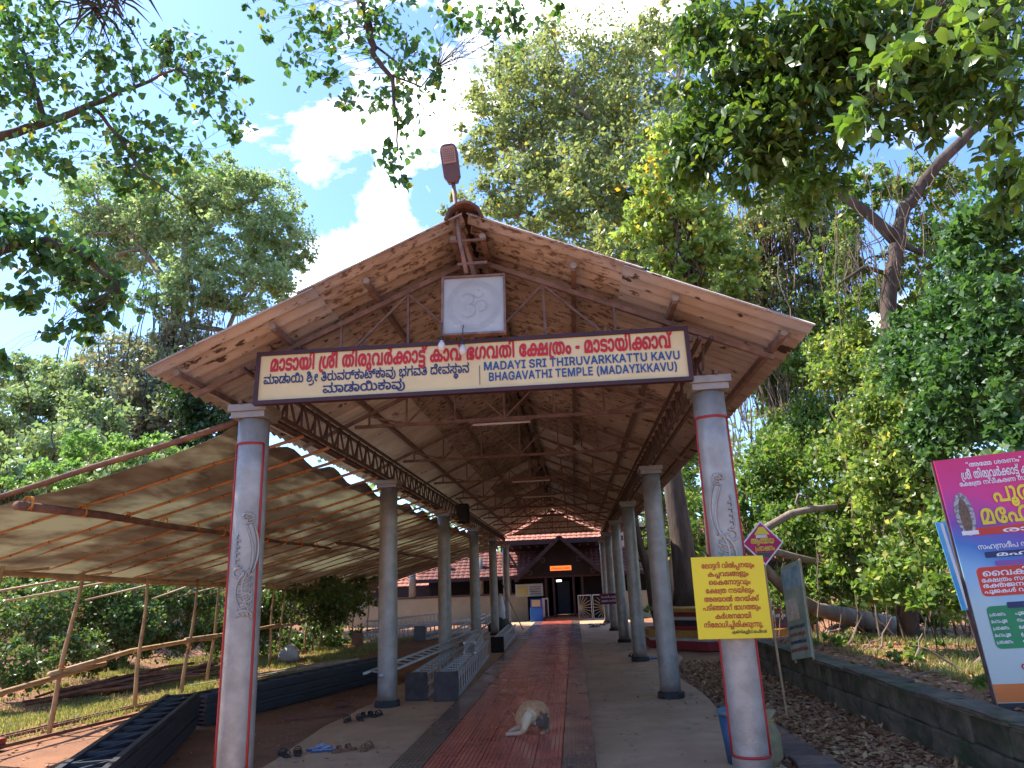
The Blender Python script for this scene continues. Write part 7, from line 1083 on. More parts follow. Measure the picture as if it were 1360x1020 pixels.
MB().box(-7.25, 4.85, 33.22, 33.28, 1.86, 2.02).build('eave_board', M_wood, lo)
MB().box(-3.5, 2.2, 35.4, 35.6, 2.9, 3.6).build('upper_wall', M_wood, tp_)
for i in range(14): MB().box(-3.3 + i * .4, -3.22 + i * .4, 33.9, 35.4, 3.28, 3.34).build('rafter_end', M_claytile2, tp_)
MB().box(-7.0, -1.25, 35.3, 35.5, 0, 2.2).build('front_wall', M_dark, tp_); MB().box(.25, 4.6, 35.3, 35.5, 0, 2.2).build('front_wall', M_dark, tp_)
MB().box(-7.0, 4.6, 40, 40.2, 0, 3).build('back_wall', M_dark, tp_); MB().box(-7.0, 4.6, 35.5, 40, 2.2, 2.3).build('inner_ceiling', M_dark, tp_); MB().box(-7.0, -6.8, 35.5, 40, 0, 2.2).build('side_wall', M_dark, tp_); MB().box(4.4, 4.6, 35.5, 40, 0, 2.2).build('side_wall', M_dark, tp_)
# gabled porch
g = bpy.data.objects.new('porch_gable', None); COL.objects.link(g); g.parent = tp_
cx = -.56
for s in (-1, 1):
    MB().bar((cx, 32.6, 3.62), (cx + s * 2.08, 32.6, 1.78), .06, .16).build('bargeboard', M_wood, g)
    b = MB(); b.v = [(cx, 32.62, 3.66), (cx + s * 2.1, 32.62, 1.8), (cx + s * 2.1, 35.3, 1.8), (cx, 35.3, 3.66)] + [(cx, 32.62, 3.60), (cx + s * 2.1, 32.62, 1.74), (cx + s * 2.1, 35.3, 1.74), (cx, 35.3, 3.60)]
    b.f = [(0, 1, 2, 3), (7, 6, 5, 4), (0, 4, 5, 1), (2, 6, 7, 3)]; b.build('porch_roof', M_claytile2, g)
    for t in (.45, .75):   # carved curls under the boards
        b = MB(); b.tube([(cx + s * (2.0 * t - .1 + px), 32.58, 3.5 - 1.75 * t - .12 + pz) for px, pz in arc_scroll(0, 0, .16, .03, 0, 6.5)], .022, 6); b.build('carved_curl', M_wood, g)
b = MB(); b.v = [(cx - 1.9, 33.2, 1.95), (cx + 1.9, 33.2, 1.95), (cx, 33.2, 3.55)]; b.f = [(0, 1, 2)]; b.build('gable_panel', M_dark, g)
for x in (-1.35, -1.0, -.1, .3): MB().box(x, x + .10, 33.3, 33.4, 0, 2.1).build('porch_post', M_wood, tp_)
MB().box(-1.9, .8, 32.9, 35, -.02, .16).build('porch_floor', mat('red_oxide_floor', (.24, .05, .035), rough=.4), tp_)
MB().box(-1.35, .25, 32.7, 32.88, 0, .10).build('threshold_step', mat('orange_oxide', (.55, .20, .06), rough=.6), tp_)
MB().box(-.85, -.25, 35.9, 36.0, .2, 1.7).build('inner_door', mat('blue_door', (.008, .018, .05), rough=.5), tp_)
MB().box(-1.5, -1.38, 33.05, 33.1, .2, 1.0).build('side_rail', M_alu, tp_); MB().box(-1.25, -1.22, 33.05, 33.1, .2, 1.0).build('side_rail', M_alu, tp_); MB().box(-1.37, -1.26, 33.05, 33.08, .94, 1.0).build('side_rail', M_alu, tp_)
s_ = thing('lit_sign', 'small glowing orange sign in the dark temple gable', 'sign', (-.57, 32.5, 2.25))
MB().box(-.50, .50, 0, .06, -.13, .13).build('case', M_dark, s_); MB().box(-.47, .47, -.006, -.001, -.10, .10).build('lit_face', mat('lit_orange', (.7, .2, .03), (.4, .06, .01), scale=14, emit=((1, .22, .04), .30)), s_)
script_text(RUN['b'][1], mat('lit_red', (.4, .02, .01), emit=((.6, .03, .01), .15)), s_, (-.42, -.009, -.045), width=.84, height=.13)
l_ = thing('porch_lamp', 'small white lamp glowing over the temple doorway', 'lamp', (-.72, 34.6, 1.72)); MB().box(-.12, .12, -.03, .03, -.04, .04).build('lit_tube', mat('lit_white', (.8, .8, .8), emit=((1, .97, .9), 1.2)), l_); MB().box(-.14, .14, -.01, .04, .04, .07).build('batten', M_wood, l_)
nb = thing('information_board', 'pale information board with yellow block on the dark temple wall', 'board', (-2.05, 33.1, 1.36)); MB().box(-.62, .62, 0, .04, -.27, .27).build('board', mat('pale_board', (.34, .34, .28), (.26, .27, .23), scale=6, rough=.5), nb); MB().box(-.54, -.06, -.004, -.001, -.2, .18).build('yellow_block', mat('dull_yellow', (.36, .30, .08), (.28, .24, .07), scale=9, rough=.6), nb)
for i in range(4): script_text(RUN['b'][[2, 9, 10, 11][i]], M_black, nb, (.02, -.005, .12 - i * .1), width=.5, height=.08)
bb = thing('blue_box', 'blue donation box with pale panel beside the temple door', 'box', (-1.75, 32.6, 0)); bevel(MB().box(-.27, .27, 0, .35, 0, .62).build('body', mat('blue_paint', (.02, .12, .42), rough=.5), bb), .02); MB().box(-.25, .25, .04, .3, .62, .98).build('frame', mat('blue_paint2', (.02, .08, .26), rough=.5), bb); MB().box(-.19, .19, .03, .039, .66, .94).build('pale_panel', M_cream, bb)
gt = thing('metal_gate', 'pair of low metal gate leaves with white fanned bars right of the temple door', 'gate', (.72, 32.75, .03))
for s in (-1, 1):
    x0, x1 = (-.62, -.02) if s < 0 else (.02, .62)
    lf = bpy.data.objects.new('gate_leaf', None); COL.objects.link(lf); lf.parent = gt
    for a in ((x0, x1, 0, .04), (x0, x1, 1.0, 1.04)): MB().box(a[0], a[1], 0, .03, a[2], a[3]).build('rail', M_alu, lf)
    for x in (x0, x1 - .03): MB().box(x, x + .03, 0, .03, .04, 1.0).build('stile', M_alu, lf)
    c = Vector(((x0 + x1) / 2 + s * .26, .015, .5))
    for k in range(11):
        a = R(90 + s * (8 + k * 16.4)); e2 = c + Vector((math.cos(a), 0, math.sin(a))) * .56; e2.x = min(max(e2.x, x0 + .02), x1 - .02); e2.z = min(max(e2.z, .04), 1.0)
        MB().bar(c, e2, .022, .02, up=(0, 1, 0)).build('fan_bar', M_cream, lf)
MB().box(1.42, 3.6, 33.6, 33.8, 0, 1.15).build('low_wall', M_cream, tp_)
# ================================================================ side building on the left
sb = thing('veranda_building', 'long low building with cream wall, round columns and sunlit clay tiled roof on the left', 'building', (0, 0, 0))
MB().box(-10.6, -2.2, 34.0, 34.25, 0, 1.18).build('cream_wall', M_cream, sb); MB().box(-10.65, -2.15, 33.95, 34.3, 1.182, 1.26).build('wall_coping', M_rustd, sb)
for x in (-9.9, -7.6, -6.0, -4.4, -3.1):
    b = MB(); b.lathe([(.17, 1.26), (.16, 2.9)], 16); b.build('column', M_silver, sb, True, loc=(x, 34.1, 0))
MB().box(-7.2, -6.5, 36.0, 36.2, 1.26, 2.7).build('dark_door', M_dark, sb); MB().box(-12, -2.4, 35.6, 35.8, 1.26, 1.62).build('inner_wall', M_wood, sb)
rr_ = slab_slope(sb, -21, -4.2, 37.0, 1.75, 41.5, 4.6, M_wood, 'roof'); tiled_slope('roof_tiles', M_claytile, rr_, -21, -4.2, 36.98, 1.76, 41.5, 4.62)
MB().box(-21, -4.2, 36.9, 36.97, 1.5, 1.75).build('fascia', M_wood, sb); MB().box(-20.8, -4.4, 37.4, 37.6, 0, 1.7).build('back_wall', M_dark, sb)
b = MB(); b.v = [(-5.6, 37.2, 4.1), (-4.7, 37.2, 4.1), (-5.15, 37.2, 4.75), (-5.6, 41, 4.1), (-4.7, 41, 4.1), (-5.15, 41, 4.75)]; b.f = [(0, 1, 2), (3, 5, 4), (0, 2, 5, 3), (1, 4, 5, 2)]; b.build('dormer', M_claytile2, sb)
fn = thing('bar_fence', 'grey fence of closely set upright bars left of the cream wall', 'fence', (0, 0, 0))
for i in range(34): MB().box(-15.6 + i * .15, -15.53 + i * .15, 34.6, 34.65, 0, 1.3).build('upright', M_rust if i % 3 else M_alu, fn)
for z in (.3, 1.15): MB().box(-15.7, -10.5, 34.65, 34.68, z, z + .05).build('rail', M_rust, fn)
# right hand building glimpsed behind the columns
rb_ = thing('rear_building', 'low tiled building glimpsed between the right columns behind the big trunk', 'building', (0, 0, 0))
r2 = slab_slope(rb_, 2.4, 13, 36.0, 2.3, 39.5, 4.6, M_wood, 'roof'); tiled_slope('roof_tiles', M_claytile2, r2, 4.9, 13, 35.98, 2.31, 39.5, 4.62)
MB().box(5, 12.8, 36.4, 36.6, 0, 2.3).build('wall', M_dark, rb_); MB().box(4.65, 13, 35.2, 35.4, 0, 1.1).build('low_wall', M_cream, rb_)

# ================================================================ stepped platform round the tree
pf = thing('tree_platform', 'stepped masonry platform painted in red, white, black and yellow bands round a tree', 'platform', (3.72, 19.0, 0))
M_py = mat('platform_yellow', (.52, .27, .05), (.38, .19, .04), scale=4, rough=.7); M_pr = mat('platform_red', (.30, .03, .03), (.20, .025, .025), scale=4, rough=.7); M_pw = mat('platform_white', (.55, .50, .44), (.42, .37, .32), scale=4, rough=.7)
for r_, z0, z1, m in ((2.02, 0, .20, M_pr), (2.0, .202, .27, M_pw), (2.0, .272, .42, M_py), (1.72, .422, .52, M_pr), (1.72, .522, .64, M_black), (1.72, .642, .72, M_pw), (1.70, .722, .82, M_pr), (1.76, .822, .92, M_py)):
    b = MB(); b.prism([(r_ * math.cos(R(22.5 + 45 * i)) * 1.08, r_ * math.sin(R(22.5 + 45 * i))) for i in range(8)], z0, z1); bevel(b.build('painted_course', m, pf), .012)
pt = thing('red_placard', 'small maroon placard fixed low on a right column deep in the hall', 'placard', (1.15, 24.4, 1.05)); MB().box(-.36, .36, 0, .02, -.17, .17).build('board', mat('maroon_board', (.20, .02, .05), rough=.6), pt)
for i in range(2): script_text(RUN['b'][8 + i], M_white, pt, (-.30, -.004, .03 - .12 * i), width=.6, height=.09)
MB().box(-.3, .3, .021, .03, -.02, .02).build('strap', M_black, pt)

# ================================================================ small things on the ground
def sandal(m1, m2, kind_):
    out = []
    P = [(0, -.13), (.03, -.125), (.037, -.08), (.033, -.02), (.044, .05), (.042, .10), (.02, .135), (-.012, .135), (-.036, .10), (-.036, .04), (-.028, -.02), (-.034, -.08), (-.026, -.125)]
    b = MB(); b.prism(P[::-1] if False else P, 0, .018); out.append(('sole', b.mesh('sole', m1)))
    b = MB(); b.prism([(x * .86, y * .92) for x, y in P], .0185, .022); out.append(('footbed', b.mesh('footbed', m2)))
    if kind_ == 'thong':
        for s in (-1, 1):
            b = MB(); b.tube([(0, .075, .02), (s * .018, .05, .045), (s * .036, .0, .035), (s * .036, -.03, .015)], .0065, 6); out.append(('strap', b.mesh('strap', m2, True)))
    else:
        for y0, w in ((.045, .04), (-.055, .03)):
            b = MB(); n = 8
            pts = [(.042 * math.cos(math.pi * i / n), .02 + .045 * math.sin(math.pi * i / n)) for i in range(n + 1)]
            b.v = [(x, y0 - w / 2, z) for x, z in pts] + [(x, y0 + w / 2, z) for x, z in pts] + [(x * 1.08, y0 - w / 2, z + .004) for x, z in pts] + [(x * 1.08, y0 + w / 2, z + .004) for x, z in pts]
            k = n + 1
            for i in range(n): b.f += [(i, i + 1, k + i + 1, k + i), (2 * k + i, 3 * k + i, 3 * k + i + 1, 2 * k + i + 1), (i, 2 * k + i, 2 * k + i + 1, i + 1), (k + i, k + i + 1, 3 * k + i + 1, 3 * k + i)]
            out.append(('strap', b.mesh('strap', m1, True)))
    return out
K1 = sandal(mat('brown_leather', (.22, .09, .045), (.15, .06, .03), scale=20, rough=.6), mat('tan_leather', (.36, .17, .08), scale=20, rough=.6), 'slide')
K2 = sandal(mat('blue_grey_rubber', (.06, .08, .14), rough=.6), mat('pale_blue_rubber', (.30, .35, .48), rough=.6), 'thong')
K3 = sandal(M_black, mat('dark_brown_leather', (.06, .035, .025), rough=.6), 'slide')
for kk, x, y, rz, lab in ((K3, -3.05, 7.72, 40, 'dark round strapped sandal at the far left end of the row of footwear'), (K3, -2.93, 7.78, 20, 'dark strapped sandal just left of the blue thong sandals'), (K2, -2.78, 7.98, -60, 'blue grey thong sandal lying sideways, the one set farther back'), (K2, -2.69, 7.88, -75, 'blue grey thong sandal lying sideways, the one set nearer'), (K1, -2.47, 7.86, -50, 'brown strapped sandal lying turned, nearer the blue pair'), (K1, -2.25, 7.93, -5, 'brown strapped sandal standing apart at the right end of the front row'),
                      (K3, -2.98, 9.58, 10, 'black sandal at the left of the group before the second left column'), (K3, -2.84, 9.66, 25, 'black sandal in the middle of the group before the second left column'), (K3, -2.80, 9.86, -50, 'black sandal tipped behind the others before the second left column'), (K3, -2.68, 9.90, -10, 'black sandal at the right of the group before the second left column')):
    t = thing('sandal', lab, 'sandal', (x, y, .03), R(rz), 'sandals left beside the walk')
    for n, me in kk: link(n, me, t)
random.seed(21)
for i in range(16):
    g_, x, y = (('shoes left near the right columns', random.uniform(1.0, 1.9), random.uniform(15.7, 16.6)) if i < 8 else ('shoes left in a heap beside the right edge of the walk', random.uniform(.4, 1.1), random.uniform(27, 29)))
    t = thing('sandal', 'dark sandal in the heap behind the third right column' if i < 8 else 'dark sandal in the far heap near the temple gate', 'sandal', (x, y, .03), random.uniform(0, 6), g_)
    for n, me in (K3, K2, K1)[i % 3]: link(n, me, t)
# blue bin and sack beside the front right column
bk = thing('plastic_bin', 'tall blue plastic bin standing just left of the front right column', 'bin', (1.33, 7.35, .0)); bk.location = (1.36, 7.0, 0)
M_bin = mat('blue_plastic', (.035, .10, .18), (.025, .07, .13), scale=4, rough=.45)
MB().lathe([(.115, 0), (.16, .42), (.152, .42), (.108, .02)], 24).build('body', M_bin, bk, True); MB().lathe([(.158, .42), (.172, .43), (.172, .455), (.156, .46), (.15, .43)], 24).build('rim', mat('grey_blue_rim', (.12, .18, .20), rough=.5), bk, True)
sk = thing('woven_sack', 'pale rumpled sack behind the front right column beside the bin', 'sack', (1.55, 6.9, 0))
b = MB(); b.lathe([(.10, 0), (.13, .1), (.125, .28), (.10, .40), (.12, .46)], 18); o = b.build('sack_body', mat('woven_pale', (.30, .24, .11), (.2, .16, .08), scale=18, rough=.9, bump=.4), sk, True)
for v in o.data.vertices: v.co.x += .018 * math.sin(v.co.z * 30 + v.co.y * 20); v.co.y += .012 * math.sin(v.co.z * 25 + 1)
b = MB(); b.tube([(.1 * math.cos(a), .1 * math.sin(a), .39 + .006 * math.sin(3 * a)) for a in [i * .45 for i in range(15)]], .006, 5); b.build('tie', M_rope, sk)
wc = thing('white_cup', 'small white paper cup on the leaf strewn ground behind the front right column', 'cup', (1.98, 9.3, .0)); o = MB().lathe([(.025, 0), (.036, .10), (.033, .10), (.023, .01)], 14).build('cup_body', M_white, wc, True); o2 = MB().lathe([(.033, .098), (.038, .1), (.038, .106), (.034, .107)], 14).build('rim', M_cream, wc, True)
bk_ = thing('brick', 'loose dark brick on the red soil left of the second left column', 'brick', (-3.48, 10.95, .01), R(12)); bevel(MB().box(-.09, .09, -.05, .05, 0, .07).build('block', mat('brick_red', (.16, .05, .03), scale=9, rough=.9), bk_), .008); MB().box(-.05, .05, -.02, .02, .0702, .072).build('hollow_shade', M_dark, bk_)  # dark patch laid on top paints the shade inside a hollow
tag(MB().bar((-3.95, 9.9, .03), (-3.1, 10.35, .035), .05, .03).build('plank', mat('reddish_plank', (.20, .06, .04), scale=8, rough=.8)), 'reddish plank lying on the soil left of the sandals', 'plank')
tag(bevel(MB().box(-.16, .16, -.09, .09, 0, .12).build('red_brick', mat('brick_bright', (.32, .08, .05), scale=9, rough=.9), loc=(-6.95, 8.55, .0)), .01), 'red brick on the grass edge at the far left', 'brick')
lean = thing('leaning_pole', 'thin pole leaning diagonally in front of the information board', 'pole', (0, 0, 0)); b = MB(); b.tube([(-2.0, 27.5, .03), (-2.45, 27.6, 1.0), (-2.75, 27.7, 1.75)], .022, 6); b.build('pole_shaft', M_bamboo2, lean, True); MB().lathe([(.03, 0), (.03, .06)], 8, (-2.0, 27.5, 0)).build('foot', M_black, lean)
hp = thing('cloth_bundle', 'dark green bundle with a pale cloth slumped against the fifth left column', 'bundle', (-2.6, 25.6, .0))
def lump(prof, seed, k=16):
    b = MB(); b.lathe(prof, k); r = random.Random(seed); ph = [r.uniform(0, 6) for _ in range(4)]
    b.v = [(x * (1 + .28 * math.sin(9 * z + 3 * math.atan2(y, x) + ph[0])), y * (1 + .25 * math.sin(7 * z + 2 * math.atan2(y, x) + ph[1])), z + .05 * math.sin(6 * x + ph[2])) for x, y, z in b.v]; return b
lump([(.28, 0), (.42, .12), (.40, .3), (.22, .48), (.08, .55)], 3).build('green_sheet', mat('green_sheeting', (.03, .07, .04), (.06, .05, .035), scale=5, rough=.8, bump=.5), hp, True)
lump([(.08, .35), (.16, .45), (.13, .8), (.07, 1.15), (.03, 1.3)], 8).build('pale_cloth', M_white, hp, True)
# white sack on the grass, sticks, long rods
ws = tag(MB().lathe([(.10, 0), (.22, .08), (.24, .2), (.17, .34), (.08, .40)], 14).build('white_sack', mat('white_sacking', (.55, .53, .5), (.40, .38, .35), scale=6, rough=.9, bump=.5), None, True, loc=(-7.15, 18.2, 0)), 'crumpled whitish sack on the grass under the tarpaulin edge', 'sack')
for v in ws.data.vertices: v.co.x *= 1.0 + .25 * math.sin(v.co.z * 17 + v.co.y * 9); v.co.y *= 1 + .2 * math.sin(v.co.x * 22)
random.seed(5)
for i in range(9):
    x = -6.9 + i * .13; tag(MB().bar((x - .5, 13.6 + .1 * i, .03 + .012 * (i % 3)), (x + .95, 17.5 + random.uniform(-.4, .4), .03 + .012 * (i % 3)), .045, .035).build('metal_strip', M_alu if i % 2 else M_bamboo2), 'pale long strip lying in the flat bundle on the grass behind the charcoal trusses', 'strip', 'strips bundled on the grass')
for i in range(22):
    x0 = random.uniform(-9.4, -8.6); y0 = random.uniform(11.4, 12.6); a = R(random.uniform(-26, -4)); l = random.uniform(1.6, 4.2)
    p0 = Vector((x0, y0 + i * .06, .06 + .02 * (i % 5))); p1 = p0 + Vector((-math.sin(a) * l, math.cos(a) * l, random.uniform(0, .12)))
    b = MB(); b.tube(wobble(p0, p1, 4, .015), random.uniform(.018, .035), 5); tag(b.build('stick', M_log), 'old stick in the brushwood pile at the foot of the left undergrowth', 'stick', 'sticks in the brushwood pile')
for i, (a, b_) in enumerate((((-7.6, 7.4, .03), (-6.9, 12.0, .03)), ((-7.45, 7.4, .03), (-6.75, 12.0, .035)), ((-7.0, 7.3, .03), (-6.3, 11.3, .03)))):
    bb_ = MB(); bb_.tube([a, b_], .022, 6); tag(bb_.build('long_rod', M_log), ['dark rod lying along the grass edge, outermost of three', 'dark rod lying along the grass edge, middle of three', 'thin dark rod on bare soil, innermost of three'][i], 'rod')

# ================================================================ dog
def skin(name, pts, edges, rad, m, parent, sub=2, root=0):
    me = bpy.data.meshes.new(name); me.from_pydata(pts, edges, []); o = link(name, me, parent)
    o.modifiers.new('skin', 'SKIN'); o.modifiers['skin'].use_smooth_shade = True
    for i, v in enumerate(me.skin_vertices[0].data): v.radius = (rad[i], rad[i]) if not hasattr(rad[i], '__len__') else rad[i]; v.use_root = (i == root)
    s = o.modifiers.new('sub', 'SUBSURF'); s.levels = sub; s.render_levels = sub
    dg = bpy.context.evaluated_depsgraph_get(); m2 = bpy.data.meshes.new_from_object(o.evaluated_get(dg)); o.modifiers.clear(); o.data = m2; m2.materials.clear(); m2.materials.append(m); m2.shade_smooth(); m2.name = name
    return o
def dog_mat():
    m = mat('dog_fur', (.58, .30, .14), (.42, .20, .09), scale=22, rough=.9, bump=.6, bscale=110)
    t = m.node_tree; N = t.nodes; L = t.links; bs = next(n for n in N if n.type == 'BSDF_PRINCIPLED'); src = bs.inputs['Base Color'].links[0].from_socket
    co = N.new('ShaderNodeTexCoord'); nz = N.new('ShaderNodeTexNoise'); nz.inputs['Scale'].default_value = 14; nz.inputs['Detail'].default_value = 4; L.new(co.outputs['Object'], nz.inputs['Vector'])
    def patch(src, c, r0, r1, colr, amp=.05):
        v = N.new('ShaderNodeVectorMath'); v.operation = 'DISTANCE'; L.new(co.outputs['Object'], v.inputs[0]); v.inputs[1].default_value = c
        a = N.new('ShaderNodeMath'); a.operation = 'MULTIPLY_ADD'; a.inputs[1].default_value = amp * 4; L.new(nz.outputs[0], a.inputs[0]); L.new(v.outputs['Value'], a.inputs[2])
        r = N.new('ShaderNodeMapRange'); r.inputs['From Min'].default_value = r0 + amp * 2; r.inputs['From Max'].default_value = r1 + amp * 2; r.inputs['To Min'].default_value = 1; r.inputs['To Max'].default_value = 0; L.new(a.outputs[0], r.inputs['Value'])
        x = N.new('ShaderNodeMix'); x.data_type = 'RGBA'; L.new(r.outputs[0], x.inputs['Factor']); L.new(src, x.inputs[6]); x.inputs[7].default_value = (*colr, 1); return x.outputs[2]
    src = patch(src, (-.03, -.14, .15), .09, .13, (.72, .50, .29)); src = patch(src, (-.22, -.14, .03), .10, .16, (.60, .36, .22)); src = patch(src, (.13, -.14, .12), .07, .11, (.12, .07, .045), .06)
    L.new(src, bs.inputs['Base Color']); return m
M_dog = dog_mat()
dg_ = thing('dog', 'curled tan and white dog licking its flank on the red tiled walk', 'dog', (-.545, 8.42, .053), R(-4)); dg_.scale = (1.08, 1.08, 1.08)
P = [(-.10, .02, .085), (-.115, .03, .17), (-.07, .04, .235), (.0, .035, .24), (.07, .02, .225), (.12, -.01, .175), (.125, -.06, .12), (.085, -.11, .10), (.03, -.135, .085),   # 0-8 rump to muzzle
     (-.03, -.09, .13), (-.025, -.13, .205), (-.06, -.155, .08), (-.09, -.17, .03), (-.20, -.165, .022), (-.262, -.16, .018),                        # 9-14 raised thigh, shank, foot
     (-.14, -.03, .05), (-.19, -.06, .045), (-.225, -.04, .025), (-.25, -.03, .018),                                              # 15-18 other hind leg
     (.15, -.05, .07), (.14, -.12, .03), (.09, -.175, .018),                                                                     # 19-21 foreleg
     (-.155, .05, .07), (-.185, .06, .12), (-.20, .05, .17), (-.225, .045, .19), (.02, .0, .12), (-.03, .02, .07)]                                                     # 22-25 tail
E = [(0, 1), (1, 2), (2, 3), (3, 4), (4, 5), (5, 6), (6, 7), (7, 8), (0, 9), (9, 10), (10, 11), (11, 12), (12, 13), (13, 14), (0, 15), (15, 16), (16, 17), (17, 18), (6, 19), (19, 20), (20, 21), (0, 22), (22, 23), (23, 24), (24, 25), (3, 26), (26, 27)]
Rd = [.078, .072, .070, .074, .078, .075, .066, .055, .026, .055, .052, .036, .026, .019, .022, .034, .024, .017, .018, .036, .022, .018, .016, .012, .009, .005, .085, .07]
skin('body', P, E, Rd, M_dog, dg_, 2, 0)
for x, y, z, a in ((.155, -.115, .165, .5), (.085, -.085, .165, -.3)):
    b = MB(); b.v = [(0, 0, 0), (.03, .004, 0), (.022, -.022, .045), (.0, -.014, .01), (.028, -.012, .012)]; b.f = [(0, 1, 2), (0, 2, 3), (1, 4, 2), (3, 2, 4)]; o = b.build('ear', M_dog, dg_, True, loc=(x, y, z)); o.rotation_euler = (-.5, .3, a)
MB().lathe([(.003, -.007), (.009, 0), (.003, .007)], 10).build('nose', M_black, dg_, True, loc=(.035, -.148, .088))
for s in (.02, -.018): MB().lathe([(.002, -.004), (.006, 0), (.002, .004)], 8).build('eye', M_black, dg_, True, loc=(.092 + s * .3, -.165, .118 + s))

